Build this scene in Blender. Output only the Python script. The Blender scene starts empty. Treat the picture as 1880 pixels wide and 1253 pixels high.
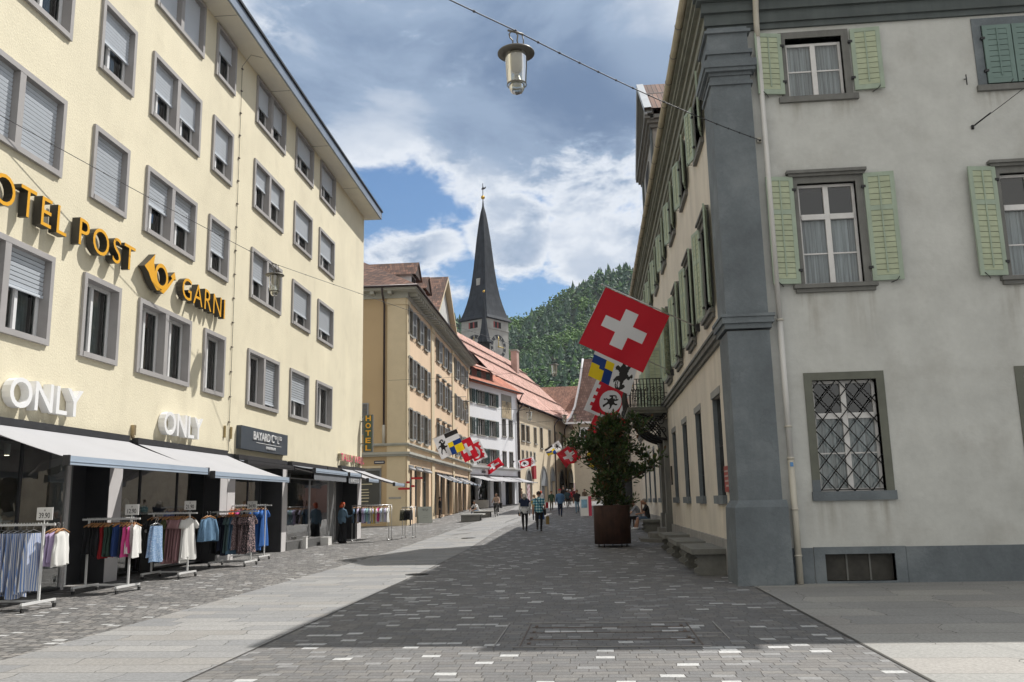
import bpy, math, random, numpy as np
from mathutils import Vector, Matrix, noise
PI = math.pi
S = bpy.context.scene
# ---------------------------------------------------------------- camera, sky, sun, exposure
cam = bpy.data.cameras.new("camera"); camo = bpy.data.objects.new("camera", cam)
S.collection.objects.link(camo); S.camera = camo
cam.sensor_width = 36.0; cam.lens = 36.0 * 1600 / 1880; cam.clip_start = 0.05; cam.clip_end = 6000
CAM_R = Matrix(((0.995556, 0.037381, 0.086430), (0.091777, -0.179692, -0.979432), (-0.021081, 0.983012, -0.182324)))
def _orth(m):
    z = Vector(m.col[2]).normalized(); y = Vector(m.col[1]); y = (y - z * y.dot(z)).normalized(); x = y.cross(z)
    return Matrix((x, y, z)).transposed()
camo.matrix_world = Matrix.Translation((0, 0, 1.6)) @ _orth(CAM_R).to_4x4()
vs = S.view_settings; S.display_settings.display_device = 'sRGB'
vs.view_transform = 'Standard'; vs.look = 'None'; vs.gamma = 1.0; vs.use_curve_mapping = False; vs.exposure = 0.15
SUN_D = Vector((-0.52, -0.52, -1.0)).normalized()
sun = bpy.data.lights.new("sun", 'SUN'); sun.energy = 5.0; sun.angle = math.radians(0.5); sun.color = (1.0, 0.965, 0.905)
suno = bpy.data.objects.new("sun", sun); S.collection.objects.link(suno)
suno.rotation_euler = SUN_D.to_track_quat('-Z', 'Y').to_euler()
BACK_FILL = (.78, .77, .74)
W = bpy.data.worlds.new("World"); S.world = W; W.use_nodes = True
def ray(x, y):   # direction through a point of the 1880x1253 frame, used only to aim clouds at directions of the sky
    return (_orth(CAM_R) @ Vector((x - 940, -(y - 626.5), -1600))).normalized()
def build_world():
    nt = W.node_tree; nt.nodes.clear(); N = nt.nodes.new; L = nt.links.new
    out = N('ShaderNodeOutputWorld'); bg = N('ShaderNodeBackground'); L(bg.outputs[0], out.inputs[0])
    sky = N('ShaderNodeTexSky'); sky.sky_type = 'NISHITA'; sky.sun_disc = False
    sky.sun_elevation = math.radians(53.7); sky.sun_rotation = math.radians(45); sky.air_density = 1.0; sky.dust_density = 0.6; sky.ozone_density = 1.6
    hs = N('ShaderNodeHueSaturation'); hs.inputs['Saturation'].default_value = 1.22; hs.inputs['Value'].default_value = 0.10
    L(sky.outputs[0], hs.inputs['Color'])
    tc = N('ShaderNodeTexCoord')
    nrm = N('ShaderNodeVectorMath'); nrm.operation = 'NORMALIZE'; L(tc.outputs['Generated'], nrm.inputs[0])
    # cloud plane projection: direction / (z + k)
    sep = N('ShaderNodeSeparateXYZ'); L(nrm.outputs[0], sep.inputs[0])
    def math_(op, a, b=None, clamp=False):
        m = N('ShaderNodeMath'); m.operation = op; m.use_clamp = clamp
        for i, v in enumerate((a, b)):
            if v is None: continue
            if isinstance(v, (int, float)): m.inputs[i].default_value = v
            else: L(v, m.inputs[i])
        return m.outputs[0]
    zz = math_('ADD', math_('MAXIMUM', sep.outputs[2], 0.0), 0.28)
    px, py = math_('DIVIDE', sep.outputs[0], zz), math_('DIVIDE', sep.outputs[1], zz)
    cb = N('ShaderNodeCombineXYZ'); L(px, cb.inputs[0]); L(py, cb.inputs[1]); L(sep.outputs[2], cb.inputs[2])
    def noi(scale, detail, rough, dist=0.0, off=(0, 0, 0), vec=None):
        mp = N('ShaderNodeMapping'); mp.inputs['Location'].default_value = off; L(vec or cb.outputs[0], mp.inputs[0])
        n = N('ShaderNodeTexNoise'); n.inputs['Scale'].default_value = scale; n.inputs['Detail'].default_value = detail
        n.inputs['Roughness'].default_value = rough; n.inputs['Distortion'].default_value = dist; L(mp.outputs[0], n.inputs['Vector'])
        return n.outputs[0]
    def blob(x, y, deg, soft):
        d = ray(x, y); dp = N('ShaderNodeVectorMath'); dp.operation = 'DOT_PRODUCT'; L(nrm.outputs[0], dp.inputs[0]); dp.inputs[1].default_value = d
        mr = N('ShaderNodeMapRange'); mr.interpolation_type = 'SMOOTHSTEP'
        mr.inputs['From Min'].default_value = math.cos(math.radians(deg + soft)); mr.inputs['From Max'].default_value = math.cos(math.radians(max(deg - soft, 0.05)))
        L(dp.outputs['Value'], mr.inputs[0]); return mr.outputs[0]
    def ramp(v, a, b):
        mr = N('ShaderNodeMapRange'); mr.interpolation_type = 'SMOOTHSTEP'; mr.inputs['From Min'].default_value = a; mr.inputs['From Max'].default_value = b
        L(v, mr.inputs[0]); return mr.outputs[0]
    sc3 = N('ShaderNodeVectorMath'); sc3.operation = 'MULTIPLY'; sc3.inputs[1].default_value = (1.0, 1.0, 1.9); L(nrm.outputs[0], sc3.inputs[0]); V = sc3.outputs[0]
    big = noi(3.4, 3, 0.5, 0.2, (3.1, 1.2, 0), V); fine = noi(7.5, 10, 0.60, 0.25, (0.4, 7.7, 0), V); wisp = noi(19, 8, 0.62, 0.3, (2, 2, 5), V)
    dens = math_('ADD', math_('ADD', math_('ADD', math_('MULTIPLY', big, 0.28), -0.07), math_('MULTIPLY', fine, 0.56)), math_('MULTIPLY', wisp, 0.34))
    mr = N('ShaderNodeMapRange'); mr.interpolation_type = 'SMOOTHSTEP'; mr.inputs['From Min'].default_value = 0.27; mr.inputs['From Max'].default_value = 0.44; L(sep.outputs[2], mr.inputs[0]); high = mr.outputs[0]
    clear = math_('MAXIMUM', blob(715, 385, 2.3, 1.7), math_('MULTIPLY', blob(970, 590, 2.2, 1.4), 0.95))
    clear = math_('MAXIMUM', clear, math_('MULTIPLY', blob(820, 590, 3.4, 1.8), 0.8)); clear = math_('MAXIMUM', clear, math_('MULTIPLY', blob(690, 470, 1.6, 1.4), 0.5))
    clear = math_('MAXIMUM', clear, math_('MULTIPLY', blob(1030, 570, 1.6, 1.0), 0.8)); clear = math_('MAXIMUM', clear, math_('MULTIPLY', blob(1150, 330, 2.2, 2.0), 0.12))
    heavy = math_('MAXIMUM', math_('MULTIPLY', high, 1.0), math_('MULTIPLY', blob(1120, 440, 3.6, 2.4), 0.9)); heavy = math_('MAXIMUM', heavy, math_('MULTIPLY', blob(790, 495, 2.2, 1.6), 0.62))
    heavy = math_('MAXIMUM', heavy, math_('MULTIPLY', blob(940, 430, 2.4, 1.4), 0.9)); heavy = math_('MAXIMUM', heavy, math_('MULTIPLY', blob(740, 465, 1.8, 1.7), 0.5))
    dens = math_('ADD', dens, math_('MULTIPLY', heavy, 0.24)); dens = math_('SUBTRACT', dens, math_('MULTIPLY', clear, 0.155))
    mask = ramp(dens, 0.49, 0.615)
    shade_n = noi(5.2, 8, 0.58, 0.3, (9, 3, 1), V)
    dark = math_('MAXIMUM', blob(1000, 215, 7.5, 5.5), math_('MULTIPLY', blob(760, 150, 8, 6), 0.62)); dark = math_('MAXIMUM', dark, math_('MULTIPLY', blob(1010, 400, 3.0, 2.6), 0.55))
    lightb = math_('MAXIMUM', blob(700, 330, 3.2, 3.2), blob(1080, 495, 3.2, 2.2)); lightb = math_('MAXIMUM', lightb, math_('MULTIPLY', blob(860, 395, 3.0, 2.0), .8)); lightb = math_('MAXIMUM', lightb, math_('MULTIPLY', blob(1215, 60, 2.5, 2.5), .7))
    nn = ramp(shade_n, 0.34, 0.66)
    edge = ramp(dens, 0.58, 0.72)      # thin rims stay bright
    dkt = math_('ADD', math_('MULTIPLY', dark, math_('ADD', 0.50, math_('MULTIPLY', nn, 0.45))), math_('MULTIPLY', math_('SUBTRACT', 1.0, dark), math_('MULTIPLY', nn, 0.55)), True)
    dkt = math_('MULTIPLY', dkt, math_('SUBTRACT', 1.0, math_('MULTIPLY', lightb, 0.62))); dkt = math_('MULTIPLY', dkt, edge)
    cr = N('ShaderNodeValToRGB'); e = cr.color_ramp.elements
    e[0].position = 0.0; e[0].color = (0.74, 0.78, 0.84, 1); e[1].position = 1.0; e[1].color = (0.125, 0.195, 0.325, 1)
    m = e.new(0.42); m.color = (0.30, 0.39, 0.53, 1)
    L(dkt, cr.inputs[0])
    # unseen bright cloud added behind the camera to lift the shaded walls
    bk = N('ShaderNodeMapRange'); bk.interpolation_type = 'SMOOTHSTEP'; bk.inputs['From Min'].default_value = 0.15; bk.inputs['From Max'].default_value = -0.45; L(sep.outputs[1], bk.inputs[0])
    wh = N('ShaderNodeMix'); wh.data_type = 'RGBA'; L(bk.outputs[0], wh.inputs[0]); L(cr.outputs[0], wh.inputs[6]); wh.inputs[7].default_value = (BACK_FILL[0], BACK_FILL[1], BACK_FILL[2], 1); cr = wh; cr_out = wh.outputs[2]
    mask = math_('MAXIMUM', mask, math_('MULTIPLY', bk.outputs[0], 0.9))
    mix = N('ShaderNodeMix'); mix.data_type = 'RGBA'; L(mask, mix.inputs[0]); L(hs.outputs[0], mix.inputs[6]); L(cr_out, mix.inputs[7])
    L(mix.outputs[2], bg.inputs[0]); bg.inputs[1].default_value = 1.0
build_world()
# ---------------------------------------------------------------- helpers
COL = S.collection
def tag(o, label=None, cat=None, group=None, kind=None):
    if label: o["label"] = label
    if cat: o["category"] = cat
    if group: o["group"] = group
    if kind: o["kind"] = kind
    return o
WM = {}      # world matrices of parents
def empty(name, label, cat, M, group=None):
    o = bpy.data.objects.new(name, None); COL.objects.link(o); o.empty_display_size = 0.2
    o.matrix_world = M; WM[o.name] = M.copy(); tag(o, label, cat, group); return o
def TR(x, y, z, rz=0.0): return Matrix.Translation((x, y, z)) @ Matrix.Rotation(rz, 4, 'Z')
class MB:
    """collects shapes; T maps the coordinates they are given in to world"""
    def __init__(s, T=None): s.v = []; s.f = []; s.mi = []; s.T = T or Matrix.Identity(4); s.m = 0; s.sm = []
    def add(s, vs, fs, m=None, smooth=False):
        b = len(s.v); s.v += [Vector(v) for v in vs]; m = s.m if m is None else m
        for f in fs: s.f.append([i + b for i in f]); s.mi.append(m); s.sm.append(smooth)
    def box(s, x0, x1, y0, y1, z0, z1, m=None, M=None):
        vs = [(x, y, z) for z in (z0, z1) for y in (y0, y1) for x in (x0, x1)]
        if M is not None: vs = [M @ Vector(v) for v in vs]
        s.add(vs, [(0, 2, 3, 1), (4, 5, 7, 6), (0, 1, 5, 4), (2, 6, 7, 3), (0, 4, 6, 2), (1, 3, 7, 5)], m)
    def quad(s, a, b, c, d, m=None): s.add([a, b, c, d], [(0, 1, 2, 3)], m)
    def poly(s, pts, m=None): s.add(pts, [tuple(range(len(pts)))], m)
    def prism(s, pts, h, M=None, m=None):
        """pts in xy plane extruded 0..h in z, then M"""
        n = len(pts); M = M or Matrix.Identity(4)
        vs = [M @ Vector((p[0], p[1], 0)) for p in pts] + [M @ Vector((p[0], p[1], h)) for p in pts]
        s.add(vs, [tuple(range(n))[::-1], tuple(range(n, 2 * n))] + [(i, (i + 1) % n, n + (i + 1) % n, n + i) for i in range(n)], m)
    def tube(s, pts, r, n=8, m=None, cap=True, smooth=True, ry=None):
        pts = [Vector(p) for p in pts]; k = len(pts); rs = r if isinstance(r, (list, tuple)) else [r] * k
        rings = []; up = Vector((0.123, 0.31, 0.95)).normalized(); prev = None
        for i, p in enumerate(pts):
            t = (pts[min(i + 1, k - 1)] - pts[max(i - 1, 0)]).normalized()
            if prev is None:
                a = t.cross(up if abs(t.dot(up)) < 0.95 else Vector((1, 0, 0))).normalized()
            else:
                a = (prev - t * prev.dot(t)).normalized()
            prev = a; b = t.cross(a)
            rr = rs[i]; rings.append([p + (a * math.cos(q) + b * math.sin(q)) * rr for q in [2 * PI * j / n for j in range(n)]])
        vs = [v for R_ in rings for v in R_]; fs = []
        for i in range(k - 1):
            for j in range(n): fs.append((i * n + j, i * n + (j + 1) % n, (i + 1) * n + (j + 1) % n, (i + 1) * n + j))
        if cap: fs += [tuple(range(n))[::-1], tuple(range((k - 1) * n, k * n))]
        s.add(vs, fs, m, smooth)
    def lathe(s, prof, c=(0, 0, 0), n=20, m=None, smooth=True, cap=True):
        """prof: list of (r, z)"""
        c = Vector(c); vs = [c + Vector((r * math.cos(2 * PI * j / n), r * math.sin(2 * PI * j / n), z)) for r, z in prof for j in range(n)]
        fs = [(i * n + j, i * n + (j + 1) % n, (i + 1) * n + (j + 1) % n, (i + 1) * n + j) for i in range(len(prof) - 1) for j in range(n)]
        if cap: fs += [tuple(range(n))[::-1], tuple(range((len(prof) - 1) * n, len(prof) * n))]
        s.add(vs, fs, m, smooth)
    def ell(s, c, r, n=14, k=9, m=None, M=None):
        c = Vector(c); vs = []; fs = []
        for i in range(k + 1):
            a = PI * i / k
            for j in range(n):
                b = 2 * PI * j / n; v = Vector((r[0] * math.sin(a) * math.cos(b), r[1] * math.sin(a) * math.sin(b), r[2] * math.cos(a)))
                vs.append(c + (M @ v if M is not None else v))
        for i in range(k):
            for j in range(n): fs.append((i * n + j, (i + 1) * n + j, (i + 1) * n + (j + 1) % n, i * n + (j + 1) % n))
        s.add(vs, fs, m, True)
    def build(s, name, mats, parent=None, loc=None, label=None, cat=None, group=None, kind=None):
        if not isinstance(mats, (list, tuple)): mats = [mats]
        me = bpy.data.meshes.new(name)
        if parent is not None: Minv = WM[parent.name].inverted() @ s.T
        elif loc is not None: Minv = Matrix.Translation(-Vector(loc)) @ s.T
        else: Minv = s.T
        if s.T.determinant() < 0: s.f = [list(f)[::-1] for f in s.f]
        me.from_pydata([Minv @ v for v in s.v], [], s.f)
        for mt in mats: me.materials.append(mt)
        me.polygons.foreach_set("material_index", [min(i, len(mats) - 1) for i in s.mi])
        me.polygons.foreach_set("use_smooth", s.sm); me.update()
        o = bpy.data.objects.new(name, me); COL.objects.link(o)
        if parent is not None: o.parent = parent; WM[o.name] = WM[parent.name]
        elif loc is not None: o.location = loc; WM[o.name] = Matrix.Translation(loc)
        else: WM[o.name] = Matrix.Identity(4)
        return tag(o, label, cat, group, kind)
def kids(o): return [c for c in bpy.data.objects if c.parent == o]
CH = {}
def copy_tree(o, parent=None):
    c = o.copy(); COL.objects.link(c)
    if parent is not None: c.parent = parent
    for ch in CHILD.get(o.name, []): copy_tree(ch, c)
    return c
CHILD = {}
def index_children():
    CHILD.clear()
    for o in bpy.data.objects:
        if o.parent: CHILD.setdefault(o.parent.name, []).append(o)
def text_mesh(txt, size, depth, bevel=0.0, align='LEFT', spacing=1.0, bold=0.0, sx=1.0):
    cu = bpy.data.curves.new("lettering", 'FONT'); cu.body = txt; cu.size = size; cu.extrude = depth / 2; cu.bevel_depth = bevel
    cu.align_x = align; cu.space_character = spacing; cu.offset = bold; cu.resolution_u = 4
    o = bpy.data.objects.new("lettering", cu); COL.objects.link(o)
    me = bpy.data.meshes.new_from_object(o.evaluated_get(bpy.context.evaluated_depsgraph_get()))
    bpy.data.objects.remove(o); bpy.data.curves.remove(cu)
    vs = [Vector((v.co.x * sx, v.co.y, v.co.z)) for v in me.vertices]; fs = [tuple(p.vertices) for p in me.polygons]; nz = [p.normal.z for p in me.polygons]
    bpy.data.meshes.remove(me); return vs, fs, nz
def add_text(mb, txt, size, depth, M, mf=0, ms=1, **k):
    """M maps (x right, y up, z out) to the builder's space; front faces get material mf, sides ms"""
    vs, fs, nz = text_mesh(txt, size, depth, **k); b = len(mb.v); mb.v += [M @ v for v in vs]
    for f, z in zip(fs, nz): mb.f.append([i + b for i in f]); mb.mi.append(mf if z > 0.6 else ms); mb.sm.append(False)
def facing(px, py, pz, right, up=(0, 0, 1)):
    r = Vector(right).normalized(); u = Vector(up).normalized(); n = r.cross(u)
    M = Matrix((r, u, n)).transposed().to_4x4(); M.translation = (px, py, pz); return M
# ---------------------------------------------------------------- materials
MATS = {}
def mat(name, col, rough=0.8, metal=0.0, var=0.12, vscale=1.5, bump=0.0, bscale=30, streak=0.0, spec=0.5, fine=0.0, dirt=None, rain=0.0, coord='Object', sheen=0, alpha=None, trans=0):
    if name in MATS: return MATS[name]
    m = bpy.data.materials.new(name); m.use_nodes = True; nt = m.node_tree; N = nt.nodes.new; L = nt.links.new
    b = nt.nodes['Principled BSDF']; b.inputs['Roughness'].default_value = rough; b.inputs['Metallic'].default_value = metal
    b.inputs['Specular IOR Level'].default_value = spec
    tc = N('ShaderNodeTexCoord').outputs[coord]
    def noi(scale, det=4, rg=0.55, st=None):
        n = N('ShaderNodeTexNoise'); n.inputs['Scale'].default_value = scale; n.inputs['Detail'].default_value = det; n.inputs['Roughness'].default_value = rg
        if st:
            mp = N('ShaderNodeMapping'); mp.inputs['Scale'].default_value = st; L(tc, mp.inputs[0]); L(mp.outputs[0], n.inputs['Vector'])
        else: L(tc, n.inputs['Vector'])
        return n.outputs[0]
    cur = None
    def mul(a, fac, lo, hi):
        mr = N('ShaderNodeMapRange'); mr.inputs['From Min'].default_value = 0.3; mr.inputs['From Max'].default_value = 0.7
        mr.inputs['To Min'].default_value = lo; mr.inputs['To Max'].default_value = hi; L(fac, mr.inputs[0])
        vm = N('ShaderNodeVectorMath'); vm.operation = 'SCALE'
        if a is None: vm.inputs[0].default_value = col[:3]
        else: L(a, vm.inputs[0])
        L(mr.outputs[0], vm.inputs['Scale']); return vm.outputs[0]
    if var: cur = mul(cur, noi(vscale, 5, 0.6), 1 - var, 1 + var)
    if streak: cur = mul(cur, noi(1.0, 5, 0.6, (vscale * 3, vscale * 3, vscale * 0.35)), 1 - streak, 1 + streak * 0.6)
    if rain: cur = mul(cur, noi(1.0, 4, 0.7, (7, 7, .35)), 1 - rain, 1 + rain * .5)
    if fine: cur = mul(cur, noi(bscale * 1.3, 3, 0.6), 1 - fine, 1 + fine)
    if dirt:
        dcol, amt, dsc = dirt
        mx = N('ShaderNodeMix'); mx.data_type = 'RGBA'
        mr = N('ShaderNodeMapRange'); mr.inputs['From Min'].default_value = 0.52; mr.inputs['From Max'].default_value = 0.72; mr.inputs['To Max'].default_value = amt
        L(noi(dsc, 8, 0.65), mr.inputs[0]); L(mr.outputs[0], mx.inputs[0])
        if cur is None: mx.inputs[6].default_value = (*col[:3], 1)
        else: L(cur, mx.inputs[6])
        mx.inputs[7].default_value = (*dcol, 1); cur = mx.outputs[2]
    if cur is None: b.inputs['Base Color'].default_value = (*col[:3], 1)
    else: L(cur, b.inputs['Base Color'])
    if bump:
        bp = N('ShaderNodeBump'); bp.inputs['Strength'].default_value = bump; bp.inputs['Distance'].default_value = 0.02
        L(noi(bscale, 5, 0.65), bp.inputs['Height']); L(bp.outputs[0], b.inputs['Normal'])
    if trans: b.inputs['Transmission Weight'].default_value = trans
    MATS[name] = m; return m
def glass_mat(name, tint=(0.9, 0.95, 0.95), refl=1.0, rough=0.02, base=0.04):
    m = bpy.data.materials.new(name); m.use_nodes = True; nt = m.node_tree; nt.nodes.clear(); N = nt.nodes.new; L = nt.links.new
    out = N('ShaderNodeOutputMaterial'); mx = N('ShaderNodeMixShader'); tr = N('ShaderNodeBsdfTransparent'); gl = N('ShaderNodeBsdfGlossy')
    tr.inputs[0].default_value = (*tint, 1); gl.inputs['Roughness'].default_value = rough; gl.inputs[0].default_value = (refl, refl, refl, 1)
    fr = N('ShaderNodeFresnel'); fr.inputs[0].default_value = 1.5
    a = N('ShaderNodeMath'); a.operation = 'ADD'; a.use_clamp = True; a.inputs[1].default_value = base; L(fr.outputs[0], a.inputs[0])
    tcn = N('ShaderNodeTexCoord'); nz = N('ShaderNodeTexNoise'); nz.inputs['Scale'].default_value = 1.7; L(tcn.outputs['Object'], nz.inputs['Vector'])
    bp = N('ShaderNodeBump'); bp.inputs['Strength'].default_value = 0.06; bp.inputs['Distance'].default_value = 0.05; L(nz.outputs[0], bp.inputs['Height']); L(bp.outputs[0], gl.inputs['Normal'])
    L(a.outputs[0], mx.inputs[0]); L(tr.outputs[0], mx.inputs[1]); L(gl.outputs[0], mx.inputs[2]); L(mx.outputs[0], out.inputs[0]); return m
def tile_mat(name, c1, c2, c3, su=0.18, sv=0.33, bump=0.7, rough=0.85):
    """roof tiles, mapped with the mesh's uv (u along eave, v up slope, metres)"""
    m = bpy.data.materials.new(name); m.use_nodes = True; nt = m.node_tree; N = nt.nodes.new; L = nt.links.new
    b = nt.nodes['Principled BSDF']; b.inputs['Roughness'].default_value = rough
    uv = N('ShaderNodeUVMap'); br = N('ShaderNodeTexBrick'); L(uv.outputs[0], br.inputs['Vector'])
    br.inputs['Scale'].default_value = 1.0; br.inputs['Brick Width'].default_value = su; br.inputs['Row Height'].default_value = sv; br.inputs['Mortar Size'].default_value = 0.018
    br.inputs['Mortar Smooth'].default_value = 0.6; br.inputs['Color1'].default_value = (0, 0, 0, 1); br.inputs['Color2'].default_value = (1, 1, 1, 1); br.inputs['Mortar'].default_value = (0.0, 0.0, 0.0, 1)
    cr = N('ShaderNodeValToRGB'); e = cr.color_ramp.elements; e[0].color = (*c1, 1); e[1].color = (*c3, 1); x = e.new(0.5); x.color = (*c2, 1)
    L(br.outputs['Color'], cr.inputs[0])
    mx = N('ShaderNodeMix'); mx.data_type = 'RGBA'; mx.inputs[7].default_value = (*[c * 0.35 for c in c1], 1); L(cr.outputs[0], mx.inputs[6]); L(br.outputs['Fac'], mx.inputs[0])
    tc = N('ShaderNodeTexCoord'); nz = N('ShaderNodeTexNoise'); nz.inputs['Scale'].default_value = 0.5; nz.inputs['Detail'].default_value = 6; L(tc.outputs['Object'], nz.inputs['Vector'])
    mr = N('ShaderNodeMapRange'); mr.inputs['From Min'].default_value = 0.3; mr.inputs['From Max'].default_value = 0.7; mr.inputs['To Min'].default_value = 0.75; mr.inputs['To Max'].default_value = 1.2; L(nz.outputs[0], mr.inputs[0])
    vm = N('ShaderNodeVectorMath'); vm.operation = 'SCALE'; L(mx.outputs[2], vm.inputs[0]); L(mr.outputs[0], vm.inputs['Scale']); L(vm.outputs[0], b.inputs['Base Color'])
    bp = N('ShaderNodeBump'); bp.inputs['Strength'].default_value = bump; bp.inputs['Distance'].default_value = 0.05; bp.invert = True; L(br.outputs['Fac'], bp.inputs['Height']); L(bp.outputs[0], b.inputs['Normal'])
    return m
def set_uv(o, U, V, org=(0, 0, 0)):
    me = o.data; uvl = me.uv_layers.new(name="UVMap"); U, V, org = Vector(U), Vector(V), Vector(org)
    for lp in me.loops:
        co = me.vertices[lp.vertex_index].co - org; uvl.data[lp.index].uv = (co.dot(U), co.dot(V))
random.seed(7)
# ---------------------------------------------------------------- ground
CT = [(-50, 0), (22, 0), (30, .05), (34, .14), (38.6, .25), (46, .42), (55, .58), (64, .68), (73, .75), (80, .85), (86, .98), (93, 1.2), (98, 1.4), (103, 1.55), (115, 1.58), (4000, 1.58)]
LT = [(-50, 0), (43, .05), (50, .15), (57, .3), (65, .48), (73, .6), (80, .78), (86, .98), (93, 1.2), (98, 1.4), (103, 1.55), (115, 1.58), (4000, 1.58)]
def interp(t, y):
    for (a, b), (c, d) in zip(t, t[1:]):
        if y <= c: return b + (d - b) * (y - a) / (c - a)
    return t[-1][1]
def G(x, y):
    c, l = interp(CT, y), interp(LT, y); t = min(1, max(0, (x + 11) / 6)); return l + (c - l) * t
def sett_mat(name, bw, rh, ms, cols, white=0.035, bump=0.6, off=(0, 0), mortar=(0.085, 0.08, 0.074), patch=0.2, wob=.45):
    m = bpy.data.materials.new(name); m.use_nodes = True; nt = m.node_tree; N = nt.nodes.new; L = nt.links.new
    b = nt.nodes['Principled BSDF']; b.inputs['Roughness'].default_value = 0.72
    g = N('ShaderNodeNewGeometry'); mp = N('ShaderNodeMapping'); mp.inputs['Location'].default_value = (off[0], off[1], 0); L(g.outputs['Position'], mp.inputs[0])
    # hand-laid rows: wobble the lines a little, break the bond differently in every row
    wn = N('ShaderNodeTexNoise'); wn.inputs['Scale'].default_value = 1.9; wn.inputs['Detail'].default_value = 3; L(g.outputs['Position'], wn.inputs['Vector'])
    wv = N('ShaderNodeVectorMath'); wv.operation = 'MULTIPLY_ADD'; L(wn.outputs['Color'], wv.inputs[0]); wv.inputs[1].default_value = (bw * 0.35, rh * wob, 0); L(mp.outputs[0], wv.inputs[2])
    sp = N('ShaderNodeSeparateXYZ'); L(wv.outputs[0], sp.inputs[0])
    def M(op, a, b_=None, c=False):
        q = N('ShaderNodeMath'); q.operation = op; q.use_clamp = c
        for i, v in enumerate((a, b_)):
            if v is None: continue
            if isinstance(v, (int, float)): q.inputs[i].default_value = v
            else: L(v, q.inputs[i])
        return q.outputs[0]
    yr = M('DIVIDE', sp.outputs[1], rh); row = M('FLOOR', yr); w1 = N('ShaderNodeTexWhiteNoise'); w1.noise_dimensions = '1D'; L(row, w1.inputs['W'])
    xs = M('ADD', M('MULTIPLY', M('DIVIDE', sp.outputs[0], bw), M('ADD', .85, M('MULTIPLY', w1.outputs['Value'], .3))), M('MULTIPLY', w1.outputs['Value'], 37.7)); col = M('FLOOR', xs)
    cc = N('ShaderNodeCombineXYZ'); L(col, cc.inputs[0]); L(row, cc.inputs[1]); w2 = N('ShaderNodeTexWhiteNoise'); w2.noise_dimensions = '2D'; L(cc.outputs[0], w2.inputs['Vector'])
    fx, fy = M('FRACT', xs), M('FRACT', yr); ex = M('MULTIPLY', M('MINIMUM', fx, M('SUBTRACT', 1.0, fx)), bw); ey = M('MULTIPLY', M('MINIMUM', fy, M('SUBTRACT', 1.0, fy)), rh)
    jn = N('ShaderNodeTexNoise'); jn.inputs['Scale'].default_value = 30; jn.inputs['Detail'].default_value = 2; L(g.outputs['Position'], jn.inputs['Vector'])
    ed = M('ADD', M('MINIMUM', ex, ey), M('MULTIPLY', M('SUBTRACT', jn.outputs[0], .5), ms * 1.6))
    mo = N('ShaderNodeMapRange'); mo.interpolation_type = 'SMOOTHSTEP'; mo.inputs['From Min'].default_value = ms * 1.5; mo.inputs['From Max'].default_value = ms * .35; L(ed, mo.inputs[0])
    class _B: pass
    BF = mo.outputs[0]; BC = w2.outputs['Value']
    cr = N('ShaderNodeValToRGB'); cr.color_ramp.interpolation = 'CONSTANT'; e = cr.color_ramp.elements
    n = len(cols); e[0].position = 0; e[0].color = (*cols[0], 1); e[1].position = 1 - white; e[1].color = (0.45, 0.45, 0.445, 1) if white else (*cols[-1], 1)
    for i in range(1, n): x = e.new((1 - white) * i / n); x.color = (*cols[i], 1)
    L(BC, cr.inputs[0])
    def nz(sc, det, lo, hi, rg=0.6):
        q = N('ShaderNodeTexNoise'); q.inputs['Scale'].default_value = sc; q.inputs['Detail'].default_value = det; q.inputs['Roughness'].default_value = rg; L(g.outputs['Position'], q.inputs['Vector'])
        r = N('ShaderNodeMapRange'); r.inputs['From Min'].default_value = 0.3; r.inputs['From Max'].default_value = 0.7; r.inputs['To Min'].default_value = lo; r.inputs['To Max'].default_value = hi; L(q.outputs[0], r.inputs[0]); return r.outputs[0], q.outputs[0]
    v1, _ = nz(0.6, 9, 1 - patch, 1 + patch * .8, .7); v2, h2 = nz(26, 7, 0.68, 1.3, .75)
    a = N('ShaderNodeVectorMath'); a.operation = 'SCALE'; L(cr.outputs[0], a.inputs[0]); L(v1, a.inputs['Scale'])
    a2 = N('ShaderNodeVectorMath'); a2.operation = 'SCALE'; L(a.outputs[0], a2.inputs[0]); L(v2, a2.inputs['Scale'])
    mx = N('ShaderNodeMix'); mx.data_type = 'RGBA'; L(BF, mx.inputs[0]); L(a2.outputs[0], mx.inputs[6]); mx.inputs[7].default_value = (*mortar, 1); L(mx.outputs[2], b.inputs['Base Color'])
    mh = N('ShaderNodeMath'); mh.operation = 'MULTIPLY_ADD'; L(BF, mh.inputs[0]); mh.inputs[1].default_value = -1.0; mh.inputs[2].default_value = 1.0
    mh2 = N('ShaderNodeMath'); mh2.operation = 'MULTIPLY_ADD'; L(h2, mh2.inputs[0]); mh2.inputs[1].default_value = 0.55; L(mh.outputs[0], mh2.inputs[2])
    mh3 = N('ShaderNodeMath'); mh3.operation = 'MULTIPLY_ADD'; L(BC, mh3.inputs[0]); mh3.inputs[1].default_value = 0.35; L(mh2.outputs[0], mh3.inputs[2])
    bp = N('ShaderNodeBump'); bp.inputs['Strength'].default_value = bump; bp.inputs['Distance'].default_value = 0.02; L(mh3.outputs[0], bp.inputs['Height']); L(bp.outputs[0], b.inputs['Normal'])
    return m
M_sett = sett_mat("setts", 0.205, 0.142, 0.0055, [(0.133, 0.129, 0.127), (0.153, 0.148, 0.143), (0.125, 0.124, 0.124), (0.172, 0.164, 0.155), (0.142, 0.138, 0.138), (0.162, 0.155, 0.148), (0.129, 0.128, 0.128), (0.148, 0.145, 0.144), (0.138, 0.131, 0.125), (0.219, 0.217, 0.216)], 0.058, 0.6)
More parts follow.
